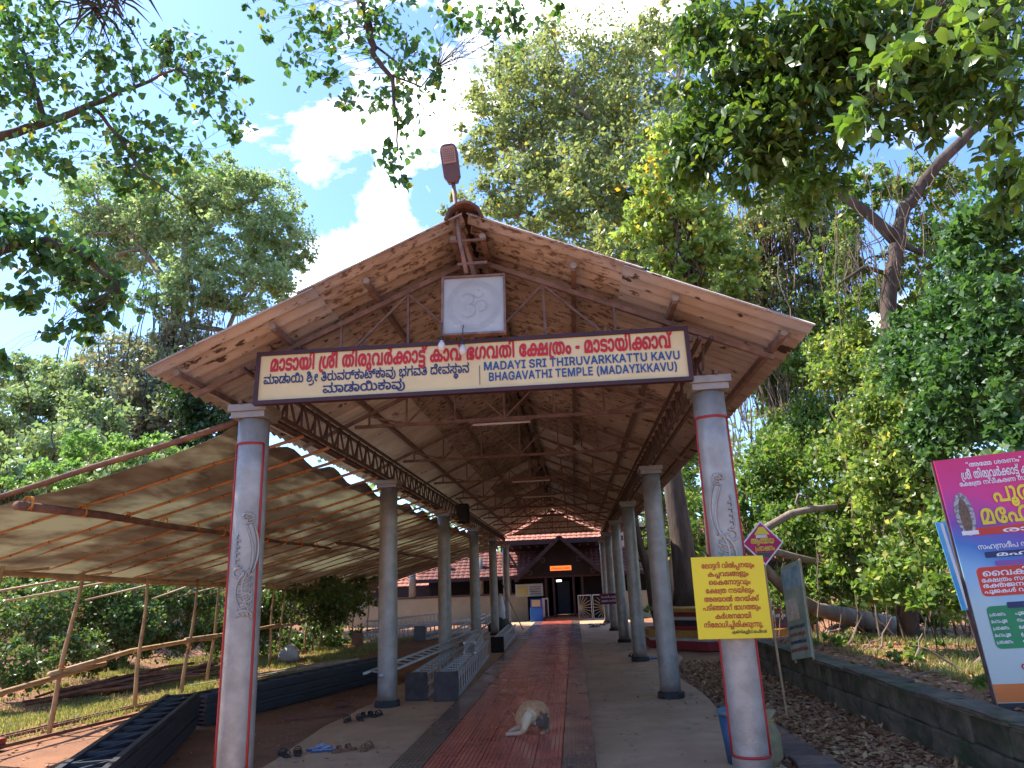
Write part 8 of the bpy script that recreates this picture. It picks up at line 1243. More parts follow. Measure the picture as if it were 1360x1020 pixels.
# tree crowns as ellipsoids: centre x, y, z, horizontal radius, vertical radius (metres)
BLOBS = {
  'left_big': [(-19.82, 32.0, 22.21, 2.52, 1.85), (-16.28, 32.0, 21.89, 2.88, 1.83), (-14.03, 32.0, 19.58, 1.45, 1.75), (-17.29, 32.0, 19.0, 3.03, 1.88), (-22.16, 33.0, 20.8, 2.36, 2.22), (-14.67, 31.0, 16.25, 2.29, 1.4), (-25.3, 34.0, 23.5, 2.05, 2.13), (-18.12, 31.0, 16.11, 2.33, 1.37), (-25.78, 34.0, 20.24, 2.0, 2.27), (-13.43, 32.0, 17.83, 0.87, 1.05)],
  'left_big_vines': [(-20.77, 31.0, 12.01, 2.66, 2.61), (-18.2, 30.0, 9.06, 1.96, 2.4), (-20.45, 30.0, 8.49, 1.79, 1.7), (-18.03, 31.0, 12.97, 1.51, 2.05)],
  'left_dark': [(-15.29, 28.0, 10.11, 1.51, 1.63), (-15.41, 28.0, 7.5, 1.31, 1.24), (-14.85, 29.0, 11.04, 1.04, 1.01)],
  'hill': [(-22.49, 27.0, 8.99, 1.67, 1.43), (-21.44, 28.0, 10.5, 1.56, 1.16), (-26.62, 32.0, 12.69, 2.01, 0.97), (-17.05, 22.0, 6.26, 1.85, 1.12), (-12.36, 18.0, 4.71, 1.48, 0.59), (-15.13, 18.0, 4.66, 0.87, 0.8), (-12.14, 20.0, 5.43, 1.05, 0.66), (-18.06, 25.0, 8.28, 1.22, 1.15)],
  'fern': [(-11.48, 16.0, 5.31, 0.77, 0.4), (-10.41, 16.0, 5.06, 0.57, 0.36), (-9.67, 16.0, 5.21, 0.3, 0.25), (-11.76, 15.0, 4.44, 0.9, 0.33)],
  'tall_right': [(-0.68, 24.0, 20.22, 2.09, 2.04), (2.15, 25.0, 21.79, 2.46, 2.15), (0.97, 24.0, 17.98, 2.74, 2.11), (3.77, 25.0, 19.09, 2.38, 2.73), (-0.3, 23.0, 15.21, 2.32, 1.49), (1.79, 22.0, 14.43, 1.8, 1.7), (-2.25, 24.0, 18.3, 1.04, 1.47), (3.87, 22.0, 14.53, 2.03, 2.27), (-2.09, 23.0, 15.37, 1.11, 0.89), (-0.94, 25.0, 22.7, 1.59, 1.09), (4.93, 26.0, 23.85, 1.76, 1.5), (0.14, 22.0, 12.84, 1.78, 1.09), (2.38, 20.0, 11.12, 1.81, 1.21), (4.41, 20.0, 10.96, 1.33, 1.45), (-4.1, 26.0, 16.8, 0.7, 0.67), (-1.96, 25.0, 21.13, 0.94, 0.88)],
  'yellow_tree': [(2.79, 16.0, 10.79, 0.74, 1.22), (2.16, 16.0, 10.01, 0.55, 0.79), (3.44, 16.0, 9.9, 0.81, 1.19), (3.1, 16.0, 12.06, 0.53, 0.84), (4.04, 16.0, 8.84, 0.79, 0.95), (2.93, 16.0, 8.54, 0.8, 0.56)],
  'vine_mass': [(6.8, 17.0, 10.36, 0.65, 1.04), (6.27, 17.0, 8.11, 0.63, 0.97), (7.31, 17.0, 9.47, 0.55, 0.81), (5.49, 17.0, 9.83, 0.93, 1.66), (4.9, 17.0, 8.21, 1.1, 0.88), (6.18, 17.0, 11.3, 0.76, 1.07), (4.14, 17.0, 8.07, 0.92, 0.58)],
  'over_right': [(1.76, 6.6, 7.39, 0.36, 0.48), (2.15, 6.2, 6.79, 0.52, 0.53), (2.73, 5.8, 6.55, 0.55, 0.46), (3.28, 5.5, 6.13, 0.44, 0.43), (3.76, 5.2, 5.88, 0.35, 0.44), (1.81, 6.6, 6.41, 0.39, 0.54), (2.29, 6.3, 5.96, 0.51, 0.51), (2.9, 6.0, 5.93, 0.48, 0.45), (2.09, 6.6, 5.57, 0.52, 0.34), (2.55, 6.3, 5.25, 0.35, 0.32), (3.41, 5.6, 5.56, 0.37, 0.3), (3.66, 5.2, 5.16, 0.28, 0.41), (1.46, 6.8, 5.85, 0.24, 0.35), (3.82, 5.6, 4.7, 0.18, 0.28), (1.62, 6.7, 6.04, 0.31, 0.44), (2.64, 6.4, 6.63, 0.6, 0.54), (3.32, 6.2, 6.66, 0.57, 0.53), (3.82, 5.8, 6.17, 0.52, 0.48)],
  'near_leaves': [(1.7, 3.0, 3.99, 0.17, 0.12), (1.62, 3.4, 3.91, 0.11, 0.11), (1.97, 2.8, 3.95, 0.16, 0.16), (2.1, 3.0, 3.37, 0.06, 0.19)],
  'mid_right': [(6.23, 13.0, 8.88, 0.57, 0.4), (7.11, 13.0, 8.96, 0.49, 0.4), (5.81, 13.0, 8.08, 0.35, 0.39), (7.89, 13.0, 8.89, 0.42, 0.48), (6.09, 14.0, 7.56, 0.45, 0.41), (6.55, 13.0, 5.99, 0.54, 0.43), (5.96, 13.0, 6.49, 0.82, 0.37), (7.48, 13.0, 7.94, 0.48, 0.7), (7.16, 13.0, 7.01, 0.68, 0.75), (5.72, 14.0, 8.1, 0.45, 0.33)],
  'right_far_shrub': [(5.68, 9.0, 5.61, 0.47, 0.75), (5.3, 8.5, 4.3, 0.34, 0.76), (5.68, 10.0, 5.05, 0.46, 0.67), (5.37, 9.5, 3.81, 0.56, 0.6), (5.57, 11.0, 4.81, 0.56, 0.6), (4.88, 8.0, 3.1, 0.23, 0.41), (5.15, 10.0, 3.42, 0.39, 0.41)],
  'shrub_a': [(4.3, 15.0, 3.74, 0.68, 0.76), (3.72, 15.0, 2.84, 0.52, 0.88), (5.33, 16.0, 4.52, 0.81, 0.83), (5.23, 14.0, 3.24, 0.76, 0.77), (5.9, 16.0, 5.0, 0.73, 0.58), (4.27, 14.0, 2.44, 0.69, 0.54), (5.76, 16.0, 6.25, 0.67, 0.52), (5.33, 17.5, 6.36, 0.73, 0.85), (6.43, 16.5, 7.31, 0.69, 0.65), (5.27, 16.5, 0.98, 0.78, 0.3), (5.98, 15.5, 0.97, 0.73, 0.25), (4.64, 17.0, 1.15, 0.49, 0.39), (5.84, 13.0, 0.92, 0.6, 0.23)],
  'shrub_b': [(5.59, 12.5, 4.06, 0.69, 0.71), (5.29, 12.0, 2.84, 0.64, 0.59), (5.13, 11.0, 1.96, 0.52, 0.42), (4.87, 12.5, 2.05, 0.6, 0.41), (5.76, 14.0, 5.62, 0.65, 0.69), (5.97, 13.0, 5.0, 0.53, 0.56), (5.38, 12.0, 3.33, 0.47, 0.48)],
  'shrub_c': [(4.39, 10.6, 1.46, 0.4, 0.27), (4.67, 10.0, 1.26, 0.33, 0.23), (4.46, 13.0, 1.47, 0.5, 0.3), (4.27, 14.5, 1.48, 0.49, 0.33), (4.82, 9.5, 2.08, 0.32, 0.45), (4.28, 11.0, 1.36, 0.31, 0.18)],
  'behind_col': [(3.51, 24.0, 4.7, 0.86, 0.97), (3.8, 23.0, 3.13, 0.69, 1.12), (2.87, 28.0, 2.98, 0.71, 0.81), (4.03, 25.0, 5.87, 0.78, 0.77)],
  'under_left': [(-9.7, 12.5, 1.4, 0.78, 0.56), (-9.08, 11.5, 0.73, 0.58, 0.39), (-9.64, 14.0, 1.62, 0.79, 0.63), (-9.14, 15.0, 1.57, 0.83, 0.59), (-8.7, 16.0, 1.69, 0.79, 0.55), (-8.96, 14.0, 1.17, 0.78, 0.48), (-8.92, 12.5, 0.87, 0.56, 0.36), (-10.33, 13.0, 2.01, 0.75, 0.4), (-10.56, 15.0, 2.09, 0.85, 0.46), (-10.24, 17.0, 2.18, 0.95, 0.51), (-10.27, 17.0, 0.71, 1.12, 0.41), (-9.49, 14.0, 0.49, 0.62, 0.27)],
  'under_left_b': [(-8.6, 18.0, 1.66, 0.79, 0.62), (-7.83, 19.0, 1.42, 0.82, 0.64), (-6.95, 20.0, 1.36, 0.85, 0.67), (-7.02, 23.0, 1.52, 0.61, 0.66), (-8.41, 19.0, 0.88, 0.82, 0.45), (-8.91, 17.0, 1.0, 0.74, 0.41), (-9.24, 19.5, 0.49, 0.94, 0.46), (-8.37, 21.0, 0.31, 1.0, 0.43), (-7.72, 23.0, 0.27, 0.97, 0.47), (-10.25, 20.0, 2.1, 1.1, 0.6), (-8.38, 22.0, 1.92, 1.42, 0.64)],
  'peepal_l': [(-5.61, 6.2, 7.85, 0.69, 0.52), (-5.57, 6.0, 6.93, 0.48, 0.48), (-4.92, 6.2, 6.72, 0.52, 0.38), (-4.42, 6.4, 6.43, 0.52, 0.37), (-3.91, 6.6, 7.32, 0.41, 0.5), (-4.32, 6.6, 7.89, 0.37, 0.31), (-5.36, 6.2, 6.2, 0.52, 0.41), (-3.6, 6.6, 6.78, 0.22, 0.24), (-4.37, 6.4, 5.96, 0.34, 0.22), (-3.95, 6.5, 6.36, 0.35, 0.28), (-4.83, 6.3, 7.59, 0.36, 0.4), (-5.94, 6.0, 7.55, 0.36, 0.6), (-3.55, 6.6, 7.39, 0.18, 0.22)],
  'peepal_l2': [(-5.2, 6.0, 5.03, 0.44, 0.33), (-4.68, 6.1, 4.78, 0.4, 0.28), (-4.34, 6.1, 4.51, 0.27, 0.23), (-5.19, 6.0, 4.46, 0.35, 0.23), (-4.75, 6.0, 4.12, 0.31, 0.13), (-5.49, 6.0, 5.39, 0.25, 0.25), (-5.12, 5.8, 3.85, 0.1, 0.22), (-4.45, 6.1, 4.21, 0.19, 0.11)],
  'peepal_c': [(-2.65, 7.0, 8.28, 0.43, 0.38), (-2.92, 7.0, 7.75, 0.24, 0.26), (-2.54, 7.0, 7.6, 0.23, 0.26), (-1.99, 7.0, 8.31, 0.52, 0.32), (-1.62, 7.0, 7.82, 0.37, 0.37), (-1.3, 7.0, 7.57, 0.23, 0.36), (-1.98, 7.0, 7.27, 0.32, 0.25), (-1.57, 7.0, 6.97, 0.27, 0.25), (-1.75, 7.0, 6.48, 0.19, 0.24), (-1.7, 7.0, 6.08, 0.19, 0.15), (-1.26, 7.0, 7.14, 0.16, 0.2), (-3.54, 7.0, 8.73, 0.39, 0.16), (-1.06, 7.0, 8.31, 0.32, 0.21), (-3.37, 7.0, 8.3, 0.19, 0.13), (-2.34, 7.0, 7.15, 0.18, 0.16), (-0.62, 7.2, 8.44, 0.42, 0.22), (-0.25, 7.2, 8.17, 0.23, 0.17), (0.28, 7.2, 8.47, 0.23, 0.11), (-0.62, 7.2, 8.16, 0.11, 0.15)],
  'far': [(-18.34, 60.0, 3.2, 3.85, 0.82)],
}
# ================================================================ trees and undergrowth
random.seed(3)
LF_back = leaf_mat('leaf_grey_green', (.15, .225, .115), (.36, .44, .23), warm=(.30, .27, .11), transl=.45)
LF_vine = leaf_mat('leaf_dusty', (.17, .20, .11), (.38, .39, .24), warm=(.34, .26, .17), warm_amt=.16, transl=.3)
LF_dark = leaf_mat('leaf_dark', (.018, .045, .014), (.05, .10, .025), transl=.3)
LF_hill = leaf_mat('leaf_hill', (.11, .18, .08), (.30, .38, .18), warm=(.20, .18, .08), transl=.35)
LF_fern = leaf_mat('leaf_bright_fern', (.10, .20, .05), (.22, .34, .09), transl=.45)
LF_olive = leaf_mat('leaf_olive', (.12, .16, .065), (.30, .335, .14), warm=(.36, .29, .07), warm_amt=.08, transl=.42)
LF_yel = leaf_mat('leaf_yellow_green', (.14, .21, .04), (.32, .38, .10), warm=(.50, .30, .04), warm_amt=.04, transl=.5)
LF_over = leaf_mat('leaf_glossy_dark', (.03, .07, .014), (.11, .17, .028), warm=(.16, .20, .02), warm_amt=.10, transl=.42, rough=.35, tcol=2.1)
LF_near = leaf_mat('leaf_near', (.06, .13, .018), (.14, .22, .03), transl=.45, rough=.35)
LF_shr = leaf_mat('leaf_shrub', (.06, .13, .024), (.20, .28, .055), warm=(.34, .34, .08), warm_amt=.10, transl=.42, rough=.5)
LF_shr2 = leaf_mat('leaf_shrub_yellowish', (.09, .16, .035), (.25, .32, .08), warm=(.42, .38, .10), warm_amt=.15, transl=.45, rough=.4)
LF_shrd = leaf_mat('leaf_shrub_dark', (.035, .09, .026), (.11, .20, .05), transl=.42, rough=.5)
LF_und = leaf_mat('leaf_under', (.045, .10, .028), (.15, .22, .055), warm=(.20, .15, .07), warm_amt=.14, transl=.35, rough=.4)
LF_peep = leaf_mat('leaf_peepal', (.035, .095, .028), (.085, .16, .04), warm=(.24, .24, .03), warm_amt=.05, transl=.48, rough=.35)
LF_grass = leaf_mat('grass_blade', (.10, .14, .035), (.24, .26, .08), warm=(.36, .28, .13), warm_amt=.35, transl=.4)
LF_lit = leaf_mat('fallen_leaf', (.24, .105, .045), (.38, .185, .085), warm=(.50, .30, .13), warm_amt=.2, transl=.1, rough=.7, tcol=1.0)

def tree(key, name, label, cat, n, size, lm, bark, trunkpaths, group=None, shape='diamond', nb=30, r0=.09, parent_loc=None, per=45, spread=.15, droop=.15, vines=None, hang=0, shell=.45, crown='crown', depth=.8, width=.34, extra=None):
    root_loc = trunkpaths[0][0][0] if trunkpaths else (BLOBS[key][0][0], BLOBS[key][0][1], 0)
    t = thing(name, label, cat, root_loc, 0, group); O = Vector(root_loc)
    P, tips = cluster_points(BLOBS[key], n, per=per, spread=spread, hang=hang, shell=shell, depth=depth)
    P = P - np.array(O); tips = tips - np.array(O)
    leaves(crown, P.astype(np.float32), size, lm, t, shape, droop=droop, width=width)
    mb = MB(); roots = []
    for path, ra, rb in trunkpaths:
        pp = [Vector(p) - O for p in path]; q = []
        for i in range(len(pp) - 1):
            for s_ in range(4): q.append(pp[i].lerp(pp[i + 1], s_ / 4) + Vector((random.uniform(-1, 1), random.uniform(-1, 1), 0)) * ra * (.18 if s_ or i else 0))
        q.append(pp[-1]); mb.tube(q, rpath(q, ra, rb), 10); roots += q[len(q) // 3:]
    if not roots: roots = [Vector((b[0], b[1], max(0, b[2] - b[4]))) - O for b in BLOBS[key]]
    boughs(mb, roots, tips, nb, r0)
    o_ = mb.build('trunk' if trunkpaths else 'stems', bark, t, True)
    if not trunkpaths: kind(o_, 'stuff')
    if vines:
        vb = MB(); blist, nv, lo, hi = vines
        for i in range(nv):
            c = random.choice(blist); x = c[0] + random.gauss(0, .5) * c[3]; y_ = c[1] + random.gauss(0, .4) * c[3]; z = c[2] + random.uniform(-.2, 1) * c[4]; l = random.uniform(lo, hi)
            p = [Vector((x, y_, z)) - O]
            for k in range(5): p.append(p[-1] + Vector((random.uniform(-.12, .12), random.uniform(-.12, .12), -l / 5)))
            vb.tube(p, random.uniform(.012, .03) * extra if extra else .02, 3, False)
        vb.build('hanging_vines', M_vine, t)
    return t

B_ = BLOBS
tree('left_big', 'forest_tree', 'tall pale green tree draped in climbers left of the hall roof', 'tree', 95000, .18, LF_back, M_barkl,
     [([(-19.3, 32, 0), (-19.68, 32, 8.46), (-19.79, 32, 13.4), (-19.07, 32, 16.2), (-19.03, 32, 18.1), (-19.04, 32, 20.4), (-17.5, 32, 21.2), (-15.4, 32, 21.7)], .5, .10), ([(-19.55, 32, 15), (-18, 31.5, 14.6), (-16.5, 32, 14.4), (-15.9, 32, 16)], .2, .08), ([(-19.07, 32, 16.2), (-21.4, 32, 19.3), (-23.3, 32, 21.3)], .22, .07)],
     nb=60, r0=.10, per=60, spread=.13, vines=(B_['left_big_vines'] + B_['left_big'][-3:-1], 260, 1.5, 5), extra=1.2)
tree('left_big_vines', 'climber_curtain', 'dusty curtain of climbers hanging down the tall pale tree left of the hall', 'climber', 42000, .19, LF_vine, M_vine, [], nb=40, r0=.05, per=70, spread=.13, hang=1.2, vines=(B_['left_big_vines'], 300, 2, 6), extra=1.2, droop=.5, crown='foliage')
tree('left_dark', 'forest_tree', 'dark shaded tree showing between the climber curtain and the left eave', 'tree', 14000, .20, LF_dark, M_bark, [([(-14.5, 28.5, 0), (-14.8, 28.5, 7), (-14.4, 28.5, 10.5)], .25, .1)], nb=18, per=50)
tree('hill', 'hillside_thicket', 'pale sunlit thicket of bushes covering the rise at the far left', 'thicket', 52000, .17, LF_hill, M_vine, [], nb=60, r0=.05, per=55, crown='foliage', vines=(B_['hill'], 160, 1, 3), extra=1)
tree('fern', 'acacia_shrub', 'bright light green feathery shrub above the tarpaulin edge', 'shrub', 9000, .085, LF_fern, M_barkl, [], nb=14, r0=.03, per=60, spread=.16, crown='foliage')
tree('tall_right', 'forest_tree', 'very tall olive green tree rising behind the right half of the hall roof', 'tree', 95000, .16, LF_olive, M_barkl,
     [([(2.9, 24, .2), (2.72, 24, 8.4), (2.89, 24, 13.3), (2.4, 24, 15.5), (2.15, 24, 18.2), (1.1, 24, 20.4)], .38, .09), ([(2.5, 24, 14.9), (.9, 24, 16.7), (-.8, 24, 17.8)], .18, .06), ([(2.8, 24, 14.3), (4.3, 24, 16.7), (5.2, 24, 19.9)], .2, .06)], nb=90, r0=.08, per=70, spread=.15, shell=.3, droop=.1)
tree('yellow_tree', 'young_tree', 'bright yellow green tree with some orange leaves in front of the tall olive one', 'tree', 15000, .14, LF_yel, M_bark, [([(3.0, 16.3, .4), (3.1, 16.3, 5), (3.3, 16, 8)], .12, .05)], nb=30, r0=.05, per=45)
tree('vine_mass', 'climber_curtain', 'brown green curtain of dry climbers right of the hall eave tip', 'climber', 24000, .11, LF_olive, M_bark, [([(5.2, 17.2, .5), (5.0, 17, 5), (5.2, 17, 9)], .15, .08)], nb=60, r0=.05, per=50, hang=.8, vines=(B_['vine_mass'] + [(4.6, 16.5, 6.2, 1.0, 1.6), (5.6, 16.5, 5.2, 1.2, 1.6)], 520, 1, 3.2), extra=.6, droop=.5, crown='foliage')
tree('over_right', 'overhanging_tree', 'dark glossy leaved boughs hanging over the upper right of the view', 'tree', 30000, .105, LF_over, M_bark,
     [([(7.2, 4.6, .5), (6.8, 4.8, 3), (6.2, 5.2, 5.4), (5.2, 5.5, 7.0), (3.6, 6.0, 8.2), (2.4, 6.3, 8.4)], .22, .03), ([(6.2, 5.2, 5.4), (4.6, 5.6, 6.6), (3.2, 6.1, 7.0), (2.2, 6.5, 6.6)], .12, .02)], nb=120, r0=.03, per=26, spread=.22, shape='long', droop=.45, width=.22, shell=.15, depth=.9)
tree('near_leaves', 'leafy_branch_tree', 'tree whose backlit broad leaves hang closest at the top right corner', 'tree', 380, .072, LF_near, M_bark, [([(3.9, 2.4, .5), (3.6, 2.5, 3), (2.9, 2.8, 4.1), (2.2, 2.9, 4.5)], .10, .012)], nb=20, r0=.012, per=9, spread=.35, shape='long', droop=.6, width=.3)
tree('mid_right', 'gnarled_tree', 'gnarled brown trunk forking against the sky at the right', 'tree', 17000, .095, LF_shr, M_bark,
     [([(5.3, 12.6, .4), (5.51, 12.5, 3.28), (5.74, 12.5, 4.87), (6.02, 12.5, 6.28), (6.31, 12.5, 7.31), (6.59, 12.5, 8.06), (7.21, 12.5, 8.81), (8.14, 12.5, 9.63), (9.12, 12.5, 10.3)], .165, .09), ([(6.34, 12.5, 7.46), (5.91, 12.5, 8.12), (5.43, 12.5, 8.57), (4.8, 12.5, 9.04)], .12, .05), ([(6.1, 12.5, 6.8), (5.6, 12.3, 6.9), (5.1, 12.3, 6.6)], .05, .02), ([(6.4, 12.5, 7.4), (6.9, 12.4, 7.0), (7.2, 12.4, 6.5)], .06, .02)],
     nb=60, r0=.03, per=40, vines=([(5.5, 12.5, 7.2, 1.0, .9), (7.2, 12.5, 7.2, 1.0, .9), (6.4, 12.4, 8.2, 1.4, .8)], 130, .5, 2.0), extra=.35)
tree('right_far_shrub', 'evergreen_tree', 'deep green dense tree at the right edge above the festival banner', 'tree', 42000, .088, LF_shrd, M_bark, [([(6.6, 8.6, .5), (6.4, 8.8, 3), (6.2, 9, 5)], .12, .05)], nb=40, r0=.04, per=40, spread=.17)
tree('shrub_a', 'roadside_thicket', 'sunlit leafy thicket just right of the front right column', 'thicket', 72000, .088, LF_shr, M_vine, [], nb=60, r0=.03, per=36, spread=.17, crown='foliage', vines=(B_['shrub_a'], 240, .6, 2.4), extra=.5, width=.38)
tree('shrub_b', 'roadside_thicket', 'yellowish sunlit thicket between the fallen branch and the festival banner', 'thicket', 56000, .088, LF_shr2, M_vine, [], nb=60, r0=.03, per=36, spread=.17, crown='foliage', vines=(B_['shrub_b'], 160, .6, 2), extra=.5, width=.36)
tree('shrub_c', 'low_shrub', 'low bright shrub with broad leaves beside the fallen trunk roots', 'shrub', 13000, .085, LF_shr, M_barkl, [], nb=40, r0=.02, per=26, spread=.2, crown='foliage', width=.38)
tree('behind_col', 'forest_tree', 'leafy tree seen past the right columns of the hall', 'tree', 20000, .12, LF_shr, M_bark, [([(2.49, 23, 0), (2.28, 23, 1.8), (2.05, 23, 3.2), (1.95, 23.2, 5)], .16, .10)], nb=30, r0=.05, per=45)
tree('under_left', 'undergrowth', 'shady green undergrowth beyond the first bamboo posts on the left', 'undergrowth', 68000, .07, LF_und, M_vine, [], nb=90, r0=.03, per=40, spread=.19, crown='foliage', shell=.25)
tree('under_left_b', 'undergrowth', 'sun flecked bushes beyond the farther bamboo posts on the left', 'undergrowth', 42000, .10, LF_und, M_vine, [], nb=60, r0=.03, per=40, spread=.19, crown='foliage', shell=.25)
tree('peepal_l', 'fig_tree', 'fig tree whose branch and heart shaped leaves reach in from the upper left', 'tree', 4600, .068, LF_peep, M_bark,
     [([(-8.6, 6.0, .0), (-8.4, 6.1, 3), (-7.6, 6.2, 5.4), (-6.4, 6.2, 6.26), (-5.93, 6.2, 6.51), (-5.27, 6.2, 6.71), (-4.61, 6.2, 6.96), (-3.99, 6.2, 7.19)], .11, .010), ([(-4.84, 6.2, 6.74), (-4.54, 6.2, 6.35), (-4.24, 6.2, 5.91), (-3.8, 6.2, 5.56)], .022, .008), ([(-5.43, 6.2, 6.63), (-5.64, 6.2, 7.19), (-5.98, 6.2, 7.94), (-6.24, 6.2, 8.4)], .03, .015)],
     nb=140, r0=.010, per=14, spread=.26, shape='heart', droop=1.3, width=.42, shell=.1)
tree('peepal_l2', 'fig_tree', 'lower leafy fig bough reaching in at the left edge over the thicket', 'tree', 2600, .07, LF_peep, M_bark,
     [([(-8.9, 5.6, .0), (-8.0, 5.8, 3.2), (-6.6, 6.0, 4.7), (-5.52, 6.0, 5.05), (-5.05, 6.0, 5.1), (-4.63, 6.0, 4.9), (-4.2, 6.0, 4.54)], .12, .01)], nb=60, r0=.01, per=16, spread=.3, shape='heart', droop=1.3, width=.42, shell=.1)
tree('peepal_c', 'fig_tree', 'fig tree with thin dark twigs of small leaves hanging at top centre against clouds', 'tree', 2300, .072, LF_peep, M_bark,
     [([(-3.2, -3.0, 0), (-3.0, -1.0, 5), (-2.6, 3.5, 9.2), (-2.24, 7, 9.39), (-2.19, 7, 8.67), (-2.06, 7, 8.09), (-2.01, 7, 7.81), (-1.8, 7, 7.47), (-1.74, 7, 6.99), (-1.72, 7, 6.48)], .09, .008), ([(-2.02, 7, 7.98), (-1.71, 7, 7.67), (-1.57, 7, 7.39)], .016, .006), ([(-1.8, 7, 7.52), (-1.44, 7, 7.32), (-1.25, 7, 7.57)], .014, .005)],
     nb=120, r0=.009, per=10, spread=.34, shape='heart', droop=1.3, width=.42, shell=.1)
# orange tinted sprig on the olive tree
OS_ = thing('orange_sprig', 'small orange leaved sprig glowing beside the dark boughs at top right', 'foliage')
leaves('leaves', (np.array([2.55, 6.9, 7.1]) * 0 + np.array([3.05, 16.0, 11.2]) + RNG.normal(size=(420, 3)) * np.array([.35, .3, .5])).astype(np.float32), .13, leaf_mat('leaf_orange', (.55, .27, .02), (.62, .40, .05), transl=.5), OS_)
# spiky epiphyte in the upper left branches
ep = thing('epiphyte', 'brown spiky epiphyte with hanging roots in the branches at the top left', 'plant', (-5.1, 6.3, 8.35))
b = MB()
for i in range(70):
    a = random.uniform(0, 6.28); e_ = random.uniform(-.9, .5); l = random.uniform(.2, .5); c = Vector((random.gauss(0, .22), random.gauss(0, .12), random.gauss(0, .08)))
    d = Vector((math.cos(a) * math.cos(e_), math.sin(a) * math.cos(e_), math.sin(e_))); b.tube([c, c + d * l * .5, c + d * l + Vector((0, 0, -.12))], [.012, .016, .002], 3, False)
b.build('blades', mat('brown_blade', (.10, .055, .035), (.05, .06, .02), scale=6, rough=.8, pr=.3), ep)
b = MB()
for i in range(26):
    x = random.gauss(0, .2); p = [Vector((x, 0, 0))]
    for k in range(5): p.append(p[-1] + Vector((random.uniform(-.05, .05), 0, -random.uniform(.08, .16))))
    b.tube(p, .003, 3, False)
b.build('roots', M_bark, ep)
# far treeline behind the temple, both sides
FT = [(-34, 52, 6, 8, 7), (-24, 50, 6, 7, 6.5), (-15, 54, 5.5, 7, 6), (-6, 58, 5.5, 7, 6), (4, 56, 5.5, 7, 6), (13, 50, 6, 7, 7), (22, 46, 7, 8, 8), (32, 42, 7, 8, 9), (-44, 46, 6, 8, 8), (18, 34, 5, 6, 7), (26, 28, 5, 6, 7.5)]
P, tips = cluster_points(FT, 46000, per=60, spread=.13); o = leaves('far_wood', P.astype(np.float32), .42, LF_hill, None, droop=.1); kind(o, 'stuff'); o['label'] = 'far wood behind the temple roofs'; 
# big trunk on the platform and its low crown
bt = thing('platform_tree', 'thick dark leaning trunk growing from the painted platform beside the hall', 'tree', (2.95, 19.4, .86))
mb = MB(); pts = [Vector((0, 0, 0)), Vector((-.03, 0, .5)), Vector((-.06, 0, 1.1)), Vector((-.06, .1, 2.0)), Vector((-.12, .1, 3.2)), Vector((-.15, .2, 4.6)), Vector((0, .4, 6.5)), Vector((.4, .8, 8.5))]
mb.tube(pts, [.50, .36, .31, .29, .27, .24, .2, .14], 14)
for a in range(5): mb.tube([(.42 * math.cos(a * 1.26), .42 * math.sin(a * 1.26), -.02), (.22 * math.cos(a * 1.26), .22 * math.sin(a * 1.26), .5), (0, 0, 1.3)], [.16, .12, .05], 7)
mb.build('trunk', M_bark, bt, True)
P, tips = cluster_points([(3.6, 20.5, 9.5, 2.2, 1.6), (2.6, 20, 8.2, 1.2, .9)], 9000, per=45); P = P - np.array([2.95, 19.4, .86]); leaves('crown', P.astype(np.float32), .13, LF_dark, bt)
P, t_ = cluster_points([(3.4, 21.8, .65, 1.3, .35), (5.0, 20.5, 1.2, .8, .6)], 5000, per=40); kind(leaves('ground_plants', P.astype(np.float32), .09, LF_fern), 'stuff')['label'] = 'bright low plants behind the painted platform'
# fallen branchy trunk
ft = thing('fallen_trunk', 'pale fallen tree trunk with lifted bare branches behind the yellow notice', 'fallen tree', (5.92, 14.5, .45)); O = Vector((5.92, 14.5, .45)); mb = MB()
A_ = [(6.3, 14.7, .42), (5.92, 14.5, .55), (5.09, 14, .76), (4.22, 13.5, .98), (3.67, 13, 1.25), (3.24, 12.6, 1.64), (2.96, 12.3, 1.95), (2.74, 12, 2.18)]
mb.tube([Vector(p) - O for p in A_], [.16, .20, .17, .12, .10, .09, .08, .06], 10)
mb.build('trunk', M_barkl, ft, True)
mb = MB(); mb.tube([Vector(p) - O for p in [(2.96, 12.3, 1.95), (3.26, 12.3, 2.36), (3.66, 12.3, 2.56), (4.07, 12.4, 2.63), (4.5, 12.5, 2.65)]], [.06, .07, .06, .055, .05], 9); mb.build('branch', M_barkl, ft, True)
mb = MB(); mb.tube([Vector(p) - O for p in [(3.0, 12.3, 2.06), (3.12, 12.4, 2.03), (3.71, 12.8, 1.89), (4.44, 13.2, 1.72)]], [.05, .07, .06, .05], 9); mb.build('branch', M_barkl, ft, True)
mb = MB(); mb.tube([Vector(p) - O for p in [(3.9, 12.4, 2.6), (3.8, 12.4, 2.75), (3.86, 12.4, 2.88), (4.0, 12.4, 2.84), (4.05, 12.4, 2.62)]], .02, 6); mb.build('twig', M_barkl, ft, True)
mb = MB()
for k in range(14):
    a = random.uniform(-2.6, .6); l = random.uniform(.4, 1.3); p0 = Vector((random.uniform(-1.2, .2), random.uniform(-.3, .1), random.uniform(.0, .3)))
    mb.tube(wobble(p0, p0 + Vector((math.cos(a) * l, math.sin(a) * l, -p0.z + .03)), 4, .05), [.045, .04, .03, .02, .012], 6)
mb.build('roots', M_barkl, ft, True)
